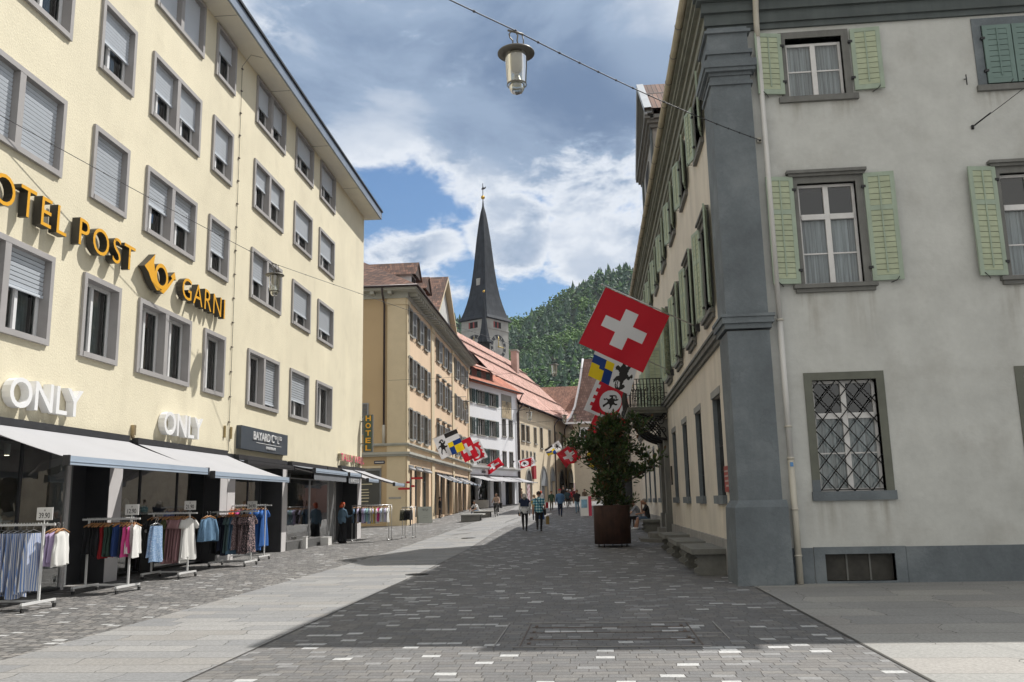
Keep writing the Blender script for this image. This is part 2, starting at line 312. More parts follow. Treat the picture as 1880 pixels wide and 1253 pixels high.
M_settL = sett_mat("setts_fine", 0.19, 0.13, 0.010, [(0.155, 0.150, 0.146), (0.22, 0.21, 0.20), (0.12, 0.117, 0.115), (0.25, 0.235, 0.22), (0.18, 0.175, 0.17), (0.20, 0.19, 0.18), (0.14, 0.136, 0.133)], 0.05, 1.0, (3.1, 0.4), mortar=(.05, .047, .043))
M_slab = sett_mat("stone_slabs", 0.95, 0.42, 0.0055, [(0.225, 0.225, 0.225), (0.262, 0.260, 0.255), (0.245, 0.236, 0.224), (0.200, 0.202, 0.206), (0.270, 0.266, 0.260), (0.25, 0.243, 0.234), (0.215, 0.216, 0.219), (0.235, 0.234, 0.233)], 0.0, 0.4, mortar=(0.06, 0.058, 0.055), patch=0.08, wob=.05)
M_slabR = sett_mat("large_slabs", 1.7, 0.8, 0.006, [(0.27, 0.265, 0.25), (0.30, 0.29, 0.27), (0.25, 0.245, 0.235), (0.285, 0.27, 0.25)], 0.0, 0.2, (0.6, 0.2), mortar=(0.09, 0.085, 0.078), patch=0.14, wob=.03)
def sheet(name, xl, xr, ys, dz, m, nx=10, kind='structure'):
    mb = MB(); vs = []; fs = []
    for y in ys:
        a, b = xl(y), xr(y)
        for i in range(nx + 1):
            x = a + (b - a) * i / nx; vs.append((x, y, G(x, y) + dz))
    for j in range(len(ys) - 1):
        for i in range(nx): k = j * (nx + 1) + i; fs.append((k, k + 1, k + nx + 2, k + nx + 1))
    mb.add(vs, fs); return mb.build(name, m, kind=kind)
YS = [-30, -10, 0, 6, 10, 14, 18, 22, 26, 30, 32, 34, 36, 38.6, 42, 46, 50, 55, 60, 64, 70, 76, 82, 86, 90, 93, 98, 103, 110, 125, 140, 180, 260]
# whole ground in one sheet, out to the horizon
gm = MB(); vs = []; fs = []
GX = [-3000, -600, -120, -40, -20, -14, -12, -11, -9, -7, -5, -2, 1, 4, 8, 14, 20, 60, 300, 3000]; GY = [-3000, -300] + YS + [400, 1000, 4000]
for y in GY:
    for x in GX: vs.append((x, y, G(x, y)))
n = len(GX)
for j in range(len(GY) - 1):
    for i in range(n - 1): k = j * n + i; fs.append((k, k + 1, k + n + 1, k + n))
gm.add(vs, fs); gm.build("ground", M_sett, kind='structure')
sl = lambda y: -6.55 - 0.019 * (y - 9.5)
sr = lambda y: (-3.92 - 0.019 * (y - 8.3)) if y < 44 else (-3.92 - 0.68 + (y - 44) * 0.03)
sheet("setts_pavement", lambda y: -11.6 - 0.019 * (y - 17), lambda y: sl(y), [y for y in YS if y <= 46], 0.004, M_settL)
sheet("stone_path", sl, sr, [y for y in YS if y <= 125], 0.004, M_slab, 6)
sheet("side_square", lambda y: 2.86 + 0.0 * y, lambda y: 26, [-30, -10, 0, 6, 10, 14, 17.2], 0.004, M_slabR)
jm = mat("joint", (0.06, 0.056, 0.05), 0.9); pj = mat("pale_kerb", (0.42, 0.41, 0.39), 0.8, var=0.25, vscale=6)
sheet("joint_line", lambda y: 2.84, lambda y: 2.875, [-10, 0, 6, 10, 14, 16.6], 0.008, jm, 1)
sheet("joint_line", lambda y: sr(y) - 0.006, lambda y: sr(y) + 0.006, [y for y in YS if 0 <= y <= 42], 0.008, jm, 1)
# paved manhole frame in the middle of the street, and two drain gratings
mz = empty("manhole_cover", "rectangular paved manhole cover with thin rusty rails in the shaded setts", "manhole cover", TR(0.13, 11.15, 0.008))
T0 = WM[mz.name]; rust = mat("rusty_iron", (0.15, 0.12, 0.105), 0.8, 0.3, var=0.4, vscale=12, bump=0.4)
pal = mat("pale_frame", (0.27, 0.26, 0.25), 0.8, var=0.2)
mb = MB(T0)
for sx in (-1.02, 1.02): mb.box(sx - 0.006, sx + 0.006, -0.95, 0.95, -0.004, 0.002)
for y in (-0.45, 0.1, 0.55): mb.box(-0.98, 0.98, y - 0.004, y + 0.004, -0.004, 0.004)
mb.build("frame", rust, mz)
mb = MB(T0)
for y in (-0.97, 0.97): mb.box(-1.1, 1.1, y - 0.01, y + 0.01, -0.004, 0.004)
mb.box(-1.32, -1.305, -0.95, 1.0, -0.004, 0.004); mb.box(1.36, 1.375, -0.5, 1.0, -0.004, 0.004); mb.box(1.03, 1.37, 0.0, 0.012, -0.004, 0.004); mb.box(1.03, 1.37, -0.3, -0.288, -0.004, 0.004)
for sx in (-0.93, 0.93):
    for y in (-.7, -.3, .2, .7): mb.box(sx - .02, sx + .02, y - .05, y + .05, -0.004, 0.005, 1)
mb.build("edging", [pal, rust], mz)
def drain(x, y, r, lab):
    mb = MB(); z = G(x, y) + 0.008; mb.lathe([(r, z - .004), (r, z + .006), (r * .85, z + .006), (r * .85, z + .002), (0.001, z + .002)], (x, y, 0), 24)
    for k in range(-3, 4): mb.box(x - r * .75, x + r * .75, y + k * r * .22 - .008, y + k * r * .22 + .008, z + .002, z + .007)
    mb.build("drain_cover", mat("cast_iron", (0.05, 0.05, 0.05), 0.6, 0.5), loc=(x, y, z), label=lab, cat="drain cover")
drain(-4.15, 20.6, 0.27, "round cast iron drain cover at the shadow edge beside the stone path")
drain(-5.2, 36.5, 0.3, "round cast iron cover lying in the sunlit stone path farther up the street")
# ---------------------------------------------------------------- shared materials
M_yel = mat("yellow_render", (0.745, 0.68, 0.51), 0.92, var=0.07, vscale=0.35, bump=0.55, bscale=22, streak=0.05, fine=0.05, dirt=((.55, .49, .36), .35, .9), rain=.015)
M_sur = mat("mauve_stone", (0.345, 0.33, 0.325), 0.75, var=0.08, vscale=2, bump=0.1)
M_white = mat("white_paint", (0.78, 0.78, 0.78), 0.45, var=0.03)
M_sash = mat("sash_paint", (0.72, 0.72, 0.72), 0.4, var=0.03)
M_blind = mat("blind_slats", (0.57, 0.61, 0.66), 0.5, var=0.04, spec=0.4)
M_slot = mat('blind_slot', (.15, .16, .18), .7, var=0)
M_room = mat('dim_room', (.07, .085, .085), .9, var=.4, vscale=2)
M_dark = mat("dark_interior", (0.018, 0.018, 0.018), 0.9, var=0)
M_curt = mat("net_curtain", (0.50, 0.52, 0.52), 0.9, var=0.15, vscale=3, streak=0.3)
M_curtd = mat("green_curtain", (0.10, 0.14, 0.13), 0.9, var=0.2, vscale=3, streak=0.4)
M_glass = glass_mat("window_glass", (0.8, 0.86, 0.85), 0.95, 0.02, 0.05)
M_shopg = glass_mat("shop_glass", (0.86, 0.93, 0.91), 0.9, 0.01, 0.2)
M_anth = mat("anthracite_panel", (0.035, 0.036, 0.04), 0.45, var=0.15, vscale=3)
M_grey = mat("grey_panel", (0.16, 0.165, 0.17), 0.5, var=0.06)
M_lgrey = mat("pale_pier", (0.60, 0.58, 0.58), 0.6, var=0.05, vscale=2)
M_fascia = mat("zinc_fascia", (0.26, 0.30, 0.36), 0.4, 0.4, var=0.15, vscale=1)
M_soff = mat("soffit_paint", (0.72, 0.68, 0.58), 0.9, var=0.04)
M_steel = mat("galvanised", (0.5, 0.5, 0.5), 0.35, 0.9, var=0.1)
M_black = mat("black_metal", (0.02, 0.02, 0.022), 0.5, 0.2, var=0.1)
def grid_wall(mb, x, us, zs, holes, depth, m=0, mr=None):
    """facade sheet at local x with rectangular holes (u0,u1,z0,z1) and reveals of the given depth"""
    U = sorted(set(list(us) + [h[0] for h in holes] + [h[1] for h in holes])); Z = sorted(set(list(zs) + [h[2] for h in holes] + [h[3] for h in holes]))
    for a, b in zip(U, U[1:]):
        run = None
        for c, d in zip(Z, Z[1:]):
            cu, cz = (a + b) / 2, (c + d) / 2
            if any(h[0] < cu < h[1] and h[2] < cz < h[3] for h in holes): continue
            mb.quad((x, a, c), (x, b, c), (x, b, d), (x, a, d), m)
    for u0, u1, z0, z1 in holes:
        q = m if mr is None else mr; d = x - depth
        mb.quad((d, u0, z0), (x, u0, z0), (x, u0, z1), (d, u0, z1), q); mb.quad((x, u1, z0), (d, u1, z0), (d, u1, z1), (x, u1, z1), q)
        mb.quad((d, u0, z0), (d, u1, z0), (x, u1, z0), (x, u0, z0), q); mb.quad((x, u0, z1), (x, u1, z1), (d, u1, z1), (d, u0, z1), q)
# ---------------------------------------------------------------- hotel on the left
HT = TR(-10.9246, 17.5477, 0, 0.0185)
hotel = empty("hotel_building", "pale yellow four storey hotel with grey framed windows above dark shopfronts", "building", HT)
ROWS = [(4.91, 6.76), (8.48, 10.21), (11.60, 13.35), (14.68, 16.39)]
COLS = [(-7.5, -5.9, 0), (-4.1, -1.13, 1), (-0.02, 1.54, 0), (2.43, 5.36, 1), (6.24, 7.77, 0), (9.65, 12.69, 1), (13.93, 16.24, 0), (17.27, 19.62, 0)]
BL = {1: [(0.0, .45), (1, 1), (0, 0), (.3, .3)], 2: [0, 1, .52, .5], 3: [(0, 0), (.5, .5), (.52, .56), (1, 1)], 4: [0, .56, .6, .38], 5: [(0, .9), (.56, .5), (.42, .47), (.52, .56)],
      6: [.62, .66, .6, .5], 7: [0, .68, .58, .52], 0: [.5, .5, .5, .5]}
holes = []; F = 0.115
wins = []
for ci, (u0, u1, dbl) in enumerate(COLS):
    for ri, (z0, z1) in enumerate(ROWS):
        holes.append((u0 + F * .6, u1 - F * .6, z0 + F * .6, z1 - F * .6)); wins.append((u0, u1, z0, z1, dbl, BL[ci][ri], ri))
mb = MB(HT)
grid_wall(mb, 0, [-16, 25.2], [3.27, 16.75], holes, 0.24)
mb.quad((0, 25.2, -.5), (-14, 25.2, -.5), (-14, 25.2, 16.75), (0, 25.2, 16.75)); mb.quad((-14, -16, -.5), (0, -16, -.5), (0, -16, 16.75), (-14, -16, 16.75))
mb.quad((-14, 25.2, -.5), (-14, -16, -.5), (-14, -16, 16.75), (-14, 25.2, 16.75)); mb.quad((-14, -16, 16.75), (0, -16, 16.75), (0, 25.2, 16.75), (-14, 25.2, 16.75))
mb.box(-3.6, -.002, -16, 25.2, 3.0, 3.27)
mb.build("wall", M_yel, hotel)
mb = MB(HT); mb.box(-14.5, 0.74, -16.5, 25.75, 16.45, 16.5, 0); mb.box(-14.5, 0.74, -16.5, 25.75, 16.504, 16.9, 0)
mb.box(0.74, 0.80, -16.5, 25.8, 16.47, 16.84, 1); mb.box(-14.5, 0.80, 25.75, 25.83, 16.47, 16.84, 1); mb.box(0.62, 0.86, -16.5, 25.86, 16.845, 16.93, 2)
mb.add([(0.8, -16.5, 16.93), (0.8, 25.8, 16.93), (-7, 22, 18.6), (-7, -16.5, 18.6), (-14.5, 25.8, 16.93), (-14.5, -16.5, 16.93)], [(0, 1, 2, 3), (1, 4, 2), (3, 2, 4, 5)], 2)
for u in range(-14, 26, 5): mb.box(0.02, 0.73, u - .006, u + .006, 16.444, 16.452, 2)
mb.build("roof", [M_soff, M_fascia, M_black], hotel)
rcur = random.Random(4)
def hotel_window(u0, u1, z0, z1, dbl, bl, ri):
    mb = MB(HT); P = 0.06
    mb.box(-.24, P, u0, u0 + F, z0, z1); mb.box(-.24, P, u1 - F, u1, z0, z1); mb.box(-.24, P, u0 + F, u1 - F, z1 - F, z1); mb.box(-.24, P + .015, u0 + F, u1 - F, z0, z0 + F)
    ops = [(u0 + F, u1 - F)]
    if dbl:
        c = (u0 + u1) / 2; mb.box(-.24, P - .004, c - .09, c + .09, z0 + F, z1 - F); ops = [(u0 + F, c - .09), (c + .09, u1 - F)]
    w = mb.build("window", M_sur, hotel)
    for i, (a, b) in enumerate(ops):
        f = bl[i] if isinstance(bl, tuple) else bl
        c0, c1 = z0 + F, z1 - F; h = c1 - c0
        if f < 0.97:
            mb = MB(HT); x0, x1 = -.23, -.16; s = .075
            mb.box(x0, x1, a, a + s, c0, c1); mb.box(x0, x1, b - s, b, c0, c1); mb.box(x0, x1, a + s, b - s, c0, c0 + s); mb.box(x0, x1, a + s, b - s, c1 - s, c1)
            mm = a + (b - a) * (.5 if (b - a) > 1.5 else .42)
            mb.box(x0, x1 + .015, mm - .045, mm + .045, c0 + s, c1 - s); mb.box(x1, x1 + .02, a + s, a + s + .04, c0 + s, c1 - s); mb.box(x1, x1 + .02, b - s - .04, b - s, c0 + s, c1 - s)
            mb.build("sash", M_sash, w)
            mb = MB(HT); mb.quad((-.195, a, c0), (-.195, b, c0), (-.195, b, c1), (-.195, a, c1)); mb.build("pane", M_glass, w)
            mb = MB(HT); n = 14
            for (p, q) in ((a, a + (b - a) * .33), (b - (b - a) * .30, b)):
                for k in range(n):
                    ya, yb = p + (q - p) * k / n, p + (q - p) * (k + 1) / n; xa, xb = -.42 + .03 * math.sin(k * 1.9), -.42 + .03 * math.sin((k + 1) * 1.9)
                    mb.quad((xa, ya, c0), (xb, yb, c0), (xb, yb, c1), (xa, ya, c1))
            mb.quad((-.55, a - .2, c0 - .2), (-.55, b + .2, c0 - .2), (-.55, b + .2, c1 + .2), (-.55, a - .2, c1 + .2), 2)
            mb.box(-1.0, -.95, a - .3, b + .3, c0 - .3, c1 + .3, 1)
            mb.box(-.94, -.36, a - .3, a - .27, c0 - .3, c1 + .3, 1); mb.box(-.94, -.36, b + .27, b + .3, c0 - .3, c1 + .3, 1); mb.box(-.94, -.36, a - .26, b + .26, c1 + .27, c1 + .3, 1); mb.box(-.94, -.36, a - .26, b + .26, c0 - .3, c0 - .27, 1)
            mb.build("curtain", [M_curt if rcur.random() < .55 else M_curtd, M_dark, M_room], w)
        if f > 0.02:
            zb = c1 - h * f; mb = MB(HT); ns = max(3, int(h * f / .085)); dz = (c1 - zb) / ns
            for k in range(ns):
                t = c1 - k * dz; mb.quad((-.095, a + .01, t - dz * .78), (-.095, b - .01, t - dz * .78), (-.080, b - .01, t), (-.080, a + .01, t)); mb.quad((-.11, a + .01, t - dz), (-.11, b - .01, t - dz), (-.095, b - .01, t - dz * .78), (-.095, a + .01, t - dz * .78), 1)
            mb.box(-.115, -.065, a + .01, b - .01, zb - .05, zb)
            mb.build("blind", [M_blind, M_slot], w)
    return w
for w_ in wins: hotel_window(*w_)
# lightning cable with clips
mb = MB(HT); mb.tube([(.03, 8.32, 3.3), (.03, 8.28, 16.0), (.3, 8.3, 16.4), (.85, 8.9, 16.5)], .008, 5)
z = 4.2
while z < 16: mb.box(0, .05, 8.27, 8.35, z, z + .035); z += .78
mb.build("lightning_cable", mat("cable", (.16, .14, .12), .6, .3), hotel)
for u in (8.0, 8.5):
  mb = MB(HT); mb.box(0, .05, u - .04, u + .04, 3.72, 4.08)
  mb.build("vent", mat("brass_vent", (.35, .27, .13), .5, .3), hotel)
mb = MB(HT); mb.box(0, .09, 2.42, 2.52, 3.38, 3.62); mb.lathe([(.035, 3.3), (.05, 3.38)], (.045, 2.47, 0), 8); mb.build("wall_light", mat("brass", (.4, .32, .2), .4, .6), hotel)
# shopfront: piers, recessed glazing, dark returns, room behind
def part(name, m, *boxes, T=None, par=None):
    mb = MB(T or HT)
    for b in boxes: mb.box(*b)
    return mb.build(name, m, par or hotel)
part("pier", M_lgrey, (-.55, 0.0, 1.62, 2.19, 0, 3.0)); part("pier", M_anth, (-.9, -.55, .9, 2.19, 0, 3.0))
part("pier_lining", M_anth, (-.6, -.003, 1.60, 1.62, 0, 3.0))
part("pier", M_lgrey, (-.06, .02, -.06, .04, 0, 3.0)); part("panel", M_grey, (-.5, -.45, .06, .9, 0, 3.0))
part("pier", M_lgrey, (-.55, 0.0, 7.9, 8.42, 0, 3.0), (-.55, 0.0, 8.45, 9.05, 0, 3.0)); part("pier_lining", M_anth, (-.9, -.003, 7.86, 7.9, 0, 3.0))
part("pier", M_lgrey, (-.55, 0.0, 13.5, 14.0, 0, 3.0)); part("pier_lining", M_anth, (-.9, .0, 13.42, 13.5, 0, 3.0)); part("panel", M_anth, (-.9, -.8, 12.6, 13.42, 0, 3.0))
part("pier", M_grey, (-.55, 0.0, 19.45, 20.3, 0, 3.0)); part("pier", M_lgrey, (-.8, 0.0, 24.45, 25.2, 0, 3.0)); part("pier_lining", M_anth, (-1.1, -.003, 24.36, 24.45, 0, 3.0)); part("panel", M_anth, (-.75, -.7, 22.3, 24.36, 0, 3.0))
part("panel", M_anth, (-.06, 0.0, -16, 25.2, 2.98, 3.27))
part("plinth", mat("plinth_granite", (.11, .11, .11), .5, var=.3, vscale=20), (-.45, .03, 14.0, 19.45, 0, .36))
def glazing(u0, u1, x, z0, z1, muls, fr=M_steel):
    mb = MB(HT); mb.quad((x, u0, z0), (x, u1, z0), (x, u1, z1), (x, u0, z1)); mb.build("shop_window", M_shopg, hotel)
    mb = MB(HT); w = .045
    for u in [u0 + w / 2] + list(muls) + [u1 - w / 2]: mb.box(x - .03, x + .03, u - w / 2, u + w / 2, z0 + w, z1 - w)
    mb.box(x - .03, x + .03, u0, u1, z0, z0 + w); mb.box(x - .03, x + .03, u0, u1, z1 - w, z1)
    mb.build("window_frame", fr, hotel)
glazing(-10, 0, -.02, 0.05, 2.98, [-7.0, -4.4, -2.9, -1.6], M_anth); glazing(2.19, 7.86, -.5, 0.1, 2.98, [4.0, 6.1], M_anth); glazing(9.05, 12.6, -.5, 0.05, 2.98, [10.2, 11.4], M_anth)
glazing(14.0, 19.45, -.02, .36, 2.7, [16.8], M_steel); glazing(20.3, 22.3, -.5, .03, 2.98, [21.2], M_steel)
mb = MB(HT)
for (a, b, c) in ((-16, 25.2, -5.5),):
    mb.quad((c, a, 0), (c, b, 0), (c, b, 3), (c, a, 3), 0)
for u in (-16, .95, 8.6, 13.75, 19.9, 24.9): mb.box(-5.5, -.9, u - .03, u + .03, 0.02, 2.999, 0)
mb.quad((-5.5, -16, 2.99), (-.06, -16, 2.99), (-.06, 25.1, 2.99), (-5.5, 25.1, 2.99), 1); mb.quad((-5.5, -16, .03), (-.5, -16, .03), (-.5, 25.1, .03), (-5.5, 25.1, .03), 2)
mb.build("shop_interior", [mat("shop_wall", (.30, .26, .21), .9, var=.4, vscale=1.5), mat("shop_ceiling", (.40, .40, .40), .9), mat("shop_floor", (.25, .22, .19), .6, var=.2)], hotel)
# ceiling spotlights seen through the glass, shelves of folded stock, dim rails
lamp = bpy.data.materials.new("spot_lamp"); lamp.use_nodes = True; lb = lamp.node_tree.nodes['Principled BSDF']; lb.inputs['Emission Color'].default_value = (1, .85, .6, 1); lb.inputs['Emission Strength'].default_value = 5
for (x, u) in ((-.9, -2.9), (-.8, -.9), (-1.6, -2.2), (-2.4, -1.0), (-1.4, 3.4), (-1.4, 5.0), (-1.6, 10.5), (-1.2, 15.4), (-1.2, 17.8), (-1.6, 6.8), (-2, 11.8)):
    mb = MB(HT); mb.lathe([(.05, 2.75), (.06, 2.86), (.06, 2.98)], (x, u, 0), 10, m=1); mb.lathe([(.045, 2.745), (.045, 2.751)], (x, u, 0), 10, m=0); mb.build("spotlight", [lamp, M_white], hotel)
rnd = random.Random(3)
PASTEL = [(.45, .5, .62), (.6, .55, .5), (.35, .2, .25), (.5, .35, .38), (.12, .14, .2), (.62, .6, .56), (.2, .3, .45), (.5, .15, .2)]
mb = MB(HT); mlist = [mat("stock_%d" % i, c, .9) for i, c in enumerate(PASTEL)]
for (x, u0, u1, z) in ((-2.6, -4, -.4, 1.45), (-3.4, -5, -.5, .75), (-1.5, 2.5, 3.6, 1.5), (-2.4, 5.0, 7.6, 1.4), (-2.2, 9.3, 12.2, 1.5), (-3.2, 9.3, 12.4, .8), (-1.6, 14.3, 16.4, 1.5), (-2.6, 14.3, 19.0, 1.5), (-1.8, 20.6, 22.2, 1.5)):
    u = u0
    while u < u1:
        w = rnd.uniform(.05, .1); h = rnd.uniform(.55, .9); mb.box(x - .22, x + .22, u, u + w * .8, z - h + .2, z + .15, rnd.randrange(8)); u += w
mb.build("clothing_stock", mlist, hotel)
# lettering and signs
gold = mat("gold_face", (0.80, 0.40, 0.02), 0.35, var=0.0); gside = mat("bronze_side", (0.055, 0.05, 0.04), 0.45, 0.3, var=.1)
def sign_letters(name, label, txt, u, z, h, depth, mats, width=None, x=.02, T=None, gap=0.0, right=(0, -1, 0), bold=0.0, **k):
    """letters on the hotel facade; text reads towards increasing u when seen from the street"""
    T = T or HT; loc = T @ Vector((x, u, z)); R0 = T.copy(); R0.translation = loc
    vs, fs, nz = text_mesh(txt, 1.0, 0.1, bold=bold, **k); xs = [v.x for v in vs]; ys = [v.y for v in vs]
    cap = max(ys) - min(ys); s = h / cap; sx = (width / (max(xs) - min(xs))) if width else s
    mb = MB(); mb.T = T
    M = Matrix.Identity(4)
    for v in vs: mb.v.append(Vector((x + (v.z + .05) / .1 * depth, u + (v.x - min(xs)) * sx, z + (v.y - min(ys)) * s)))
    for f, q in zip(fs, nz): mb.f.append(list(f)); mb.mi.append(0 if q > .6 else 1); mb.sm.append(False)
    return mb.build(name, mats, loc=loc, label=label, cat="sign")
# text x axis runs along +u: seen from the street (+x side, looking -x) +u is to the right
sign_letters("hotel_lettering", "gold channel letters HOTEL with dark sides high on the yellow wall", "HOTEL", -4.12, 7.20, .60, .18, [gold, gside], 3.03, x=.04, spacing=1.22, bold=-.004)
sign_letters("hotel_lettering", "gold channel letters POST with dark sides between two rows of windows", "POST", -.63, 7.20, .60, .18, [gold, gside], 2.38, x=.04, spacing=1.2, bold=-.004)
sign_letters("hotel_lettering", "gold channel letters GARNI with dark sides, rightmost word on the wall", "GARNI", 4.32, 7.20, .60, .18, [gold, gside], 2.88, x=.04, spacing=1.12, bold=-.004)
def horn():
    loc = HT @ Vector((.04, 3.2, 7.1)); mb = MB(HT)
    def ex(pts):
        n = len(pts); mb.add([(.22, p[0], p[1]) for p in pts], [tuple(range(n))], 0); mb.add([(.04, p[0], p[1]) for p in pts] + [(.22, p[0], p[1]) for p in pts], [(i, (i + 1) % n, n + (i + 1) % n, n + i) for i in range(n)], 1)
    ex([(2.22, 7.51), (2.47, 7.71), (2.73, 7.94), (2.69, 7.72), (2.76, 7.5), (2.83, 7.33), (2.96, 7.17), (3.12, 7.09), (2.91, 7.05), (2.62, 7.21), (2.44, 7.40)])
    c = (3.12, 7.46); n = 32; rx, ry = .36, .33
    for k in range(n):
        a0, a1 = 2 * PI * k / n, 2 * PI * (k + 1) / n; P = [(c[0] + rx * q * math.cos(a), c[1] + ry * q * math.sin(a)) for q, a in ((1, a0), (1, a1), (.70, a1), (.70, a0))]
        vs = [(.04, *p) for p in P] + [(.221, *p) for p in P]; mb.add(vs, [(4, 5, 6, 7)], 0); mb.add(vs, [(0, 1, 5, 4), (2, 3, 7, 6)], 1)
    ex([(3.06, 7.06), (3.26, 7.04), (3.48, 7.22), (3.84, 7.58), (3.92, 7.56), (3.82, 7.76), (3.62, 7.60), (3.70, 7.56), (3.38, 7.26)])
    mb.build("post_horn_emblem", [gold, gside], loc=loc, label="gold post horn emblem between the words POST and GARNI", cat="emblem")
horn()
M_lw = mat("white_letters", (.80, .80, .80), .4, var=0)
sign_letters("shop_lettering", "large white 3D letters ONLY above the nearest awning", "ONLY", -2.42, 3.55, .58, .17, [M_lw, M_lw], 2.42, bold=.008)
sign_letters("shop_lettering", "smaller white 3D letters ONLY above the second awning", "ONLY", 3.74, 3.50, .60, .17, [M_lw, M_lw], 2.32, bold=.008)
bs = empty("shop_sign", "dark grey rectangular sign with white lettering BAYARD CO LTD", "sign", HT @ Matrix.Translation((.02, 11.2, 3.45)))
mb = MB(HT); mb.box(.0, .16, 8.98, 13.45, 3.45, 4.18); mb.build("board", mat("slate_board", (.055, .068, .085), .45, var=.05), bs)
def wall_text(txt, u, z, h, w, x, m, par, T=HT, depth=.03, ms=None):
    vs, fs, nz = text_mesh(txt, 1.0, 0.1, bold=-.006); xs = [v.x for v in vs]; ys = [v.y for v in vs]; mb = MB(T)
    for v in vs: mb.v.append(Vector((x + (v.z + .05) / .1 * depth, u + (v.x - min(xs)) * w / (max(xs) - min(xs)), z + (v.y - min(ys)) * h / (max(ys) - min(ys)))))
    for f, q in zip(fs, nz): mb.f.append(list(f)); mb.mi.append(0 if q > .6 else 1); mb.sm.append(False)
    return mb.build("lettering", [m, ms or m], par)
wall_text("BAYARD C", 10.0, 3.80, .27, 1.95, .162, M_lw, bs); wall_text("O", 12.03, 3.93, .13, .14, .162, M_lw, bs); wall_text("L", 12.3, 3.80, .26, .15, .162, M_lw, bs); wall_text("TD", 12.46, 3.93, .13, .26, .162, M_lw, bs)
wall_text("PREMIUM", 11.2, 3.55, .09, .9, .162, M_lw, bs); mb = MB(HT); mb.box(.162, .17, 10.3, 12.75, 3.71, 3.725); mb.build("underline", M_lw, bs)
M_pk = mat("pink_letters", (.70, .05, .16), .5, var=0); M_cr = mat("cream_sides", (.6, .55, .4), .6, var=0)
sign_letters("shop_lettering", "pink 3D letters TALLY WEIJL near the end of the yellow facade", "TALLY WEiJL", 20.75, 3.52, .42, .14, [M_pk, M_cr], 4.3, bold=.008)
hs_ = empty("hotel_blade_sign", "narrow vertical sign reading HOTEL in yellow letters on the building corner", "sign", HT @ Matrix.Translation((.3, 25.0, 4.3)))
mb = MB(HT); mb.box(.15, .62, 24.9, 25.06, 4.2, 6.05); mb.build("sign_box", mat("sign_grey", (.13, .14, .14), .5, var=0), hs_)
mb = MB(HT)
for z in (4.6, 5.7): mb.box(0, .15, 24.96, 25.0, z, z + .04)
mb.build("bracket", M_black, hs_)
mb = MB(HT); gy = mat("yellow_letters", (.85, .42, .02), .5, var=0); lm = mat("letter_panel", (.07, .10, .06), .6, var=0)
for i, c in enumerate("HOTEL"):
    vs, fs, nz = text_mesh(c, 1, .1, bold=.02); xs = [v.x for v in vs]; ys = [v.y for v in vs]; b = len(mb.v)
    z0 = 5.74 - i * .365
    for v in vs: mb.v.append(Vector((.26 + (v.x - min(xs)) / (max(xs) - min(xs)) * .26, 24.89 - (v.z + .05) * .1, z0 + (v.y - min(ys)) / (max(ys) - min(ys)) * .26)))
    for f in fs: mb.f.append([q + b for q in f]); mb.mi.append(0); mb.sm.append(False)
mb.build("lettering", gy, hs_)
mb = MB(HT); mb.box(.2, .57, 24.895, 24.899, 4.24, 6.01); mb.build("letter_panel", lm, hs_)
# awnings
M_aw = mat("white_awning_cloth", (.37, .37, .385), .9, var=.05, vscale=.6, streak=.0); M_bar = mat("awning_bar", (.36, .43, .52), .45, 0, var=.05); M_awd = mat("grey_awning_cloth", (.16, .17, .19), .9, var=.08)
def awning(T, u0, u1, zt, proj, zf, label, cloth=None, bar=None, name="awning", barh=.13, valance=0, group=None, arms=True, x0=.08):
    c = T @ Vector((x0, (u0 + u1) / 2, zt)); e = empty(name, label, "awning", Matrix.Translation(c), group)
    cloth = cloth or M_aw; bar = bar or M_bar
    mb = MB(T); mb.box(.0, .16, u0 - .03, u1 + .03, zt - .02, zt + .12); mb.build("cassette", M_anth, e)
    mb = MB(T); n = 14; sag = .03
    for k in range(n):
        a, b = k / n, (k + 1) / n
        f = lambda t: (x0 + (proj - x0) * t, zt + (zf - zt) * t - sag * 4 * t * (1 - t))
        (xa, za), (xb, zb) = f(a), f(b)
        mb.add([(xa, u0, za), (xb, u0, zb), (xb, u1, zb), (xa, u1, za)], [(0, 1, 2, 3)], 0, True); mb.add([(xa, u0, za - .008), (xa, u1, za - .008), (xb, u1, zb - .008), (xb, u0, zb - .008)], [(0, 1, 2, 3)], 0, True)
    mb.build("cloth", cloth, e)
    mb = MB(T); mb.box(proj, proj + .09, u0 - .03, u1 + .03, zf - barh, zf + .02); mb.box(proj + .09, proj + .10, u0 - .03, u1 + .03, zf - barh * .62, zf - barh * .55); mb.box(proj - .01, proj + .11, u0 - .06, u0 - .03, zf - barh - .02, zf + .03, 1); mb.box(proj - .01, proj + .11, u1 + .03, u1 + .06, zf - barh - .02, zf + .03, 1)
    mb.build("front_bar", [bar, M_anth], e)
    if arms:
        mb = MB(T)
        for uu, s in ((u0 + .25, 1), (u1 - .25, -1)):
            mid = (x0 + proj * .5, uu + s * min(1.0, (u1 - u0) * .25), (zt + zf) / 2 - .16); mb.tube([(.12, uu, zt - .12), mid], .025, 6); mb.tube([mid, (proj, uu, zf - .06)], .022, 6)
        mb.build("arm", M_lgrey, e)
    if valance:
        mb = MB(T); mb.box(proj + .03, proj + .04, u0, u1, zf - barh - valance, zf - barh); mb.build("valance", M_awd, e)
    return e
awning(HT, -3.5, 2.08, 3.22, 2.0, 2.52, "large white awning nearest the camera below the big ONLY letters")
awning(HT, 2.55, 7.95, 3.20, 1.98, 2.46, "white awning below the smaller ONLY letters")
awning(HT, 8.9, 13.4, 3.14, .35, 3.05, "dark grey folded awning over the recessed entrance under the BAYARD sign", M_awd, M_anth, arms=False)
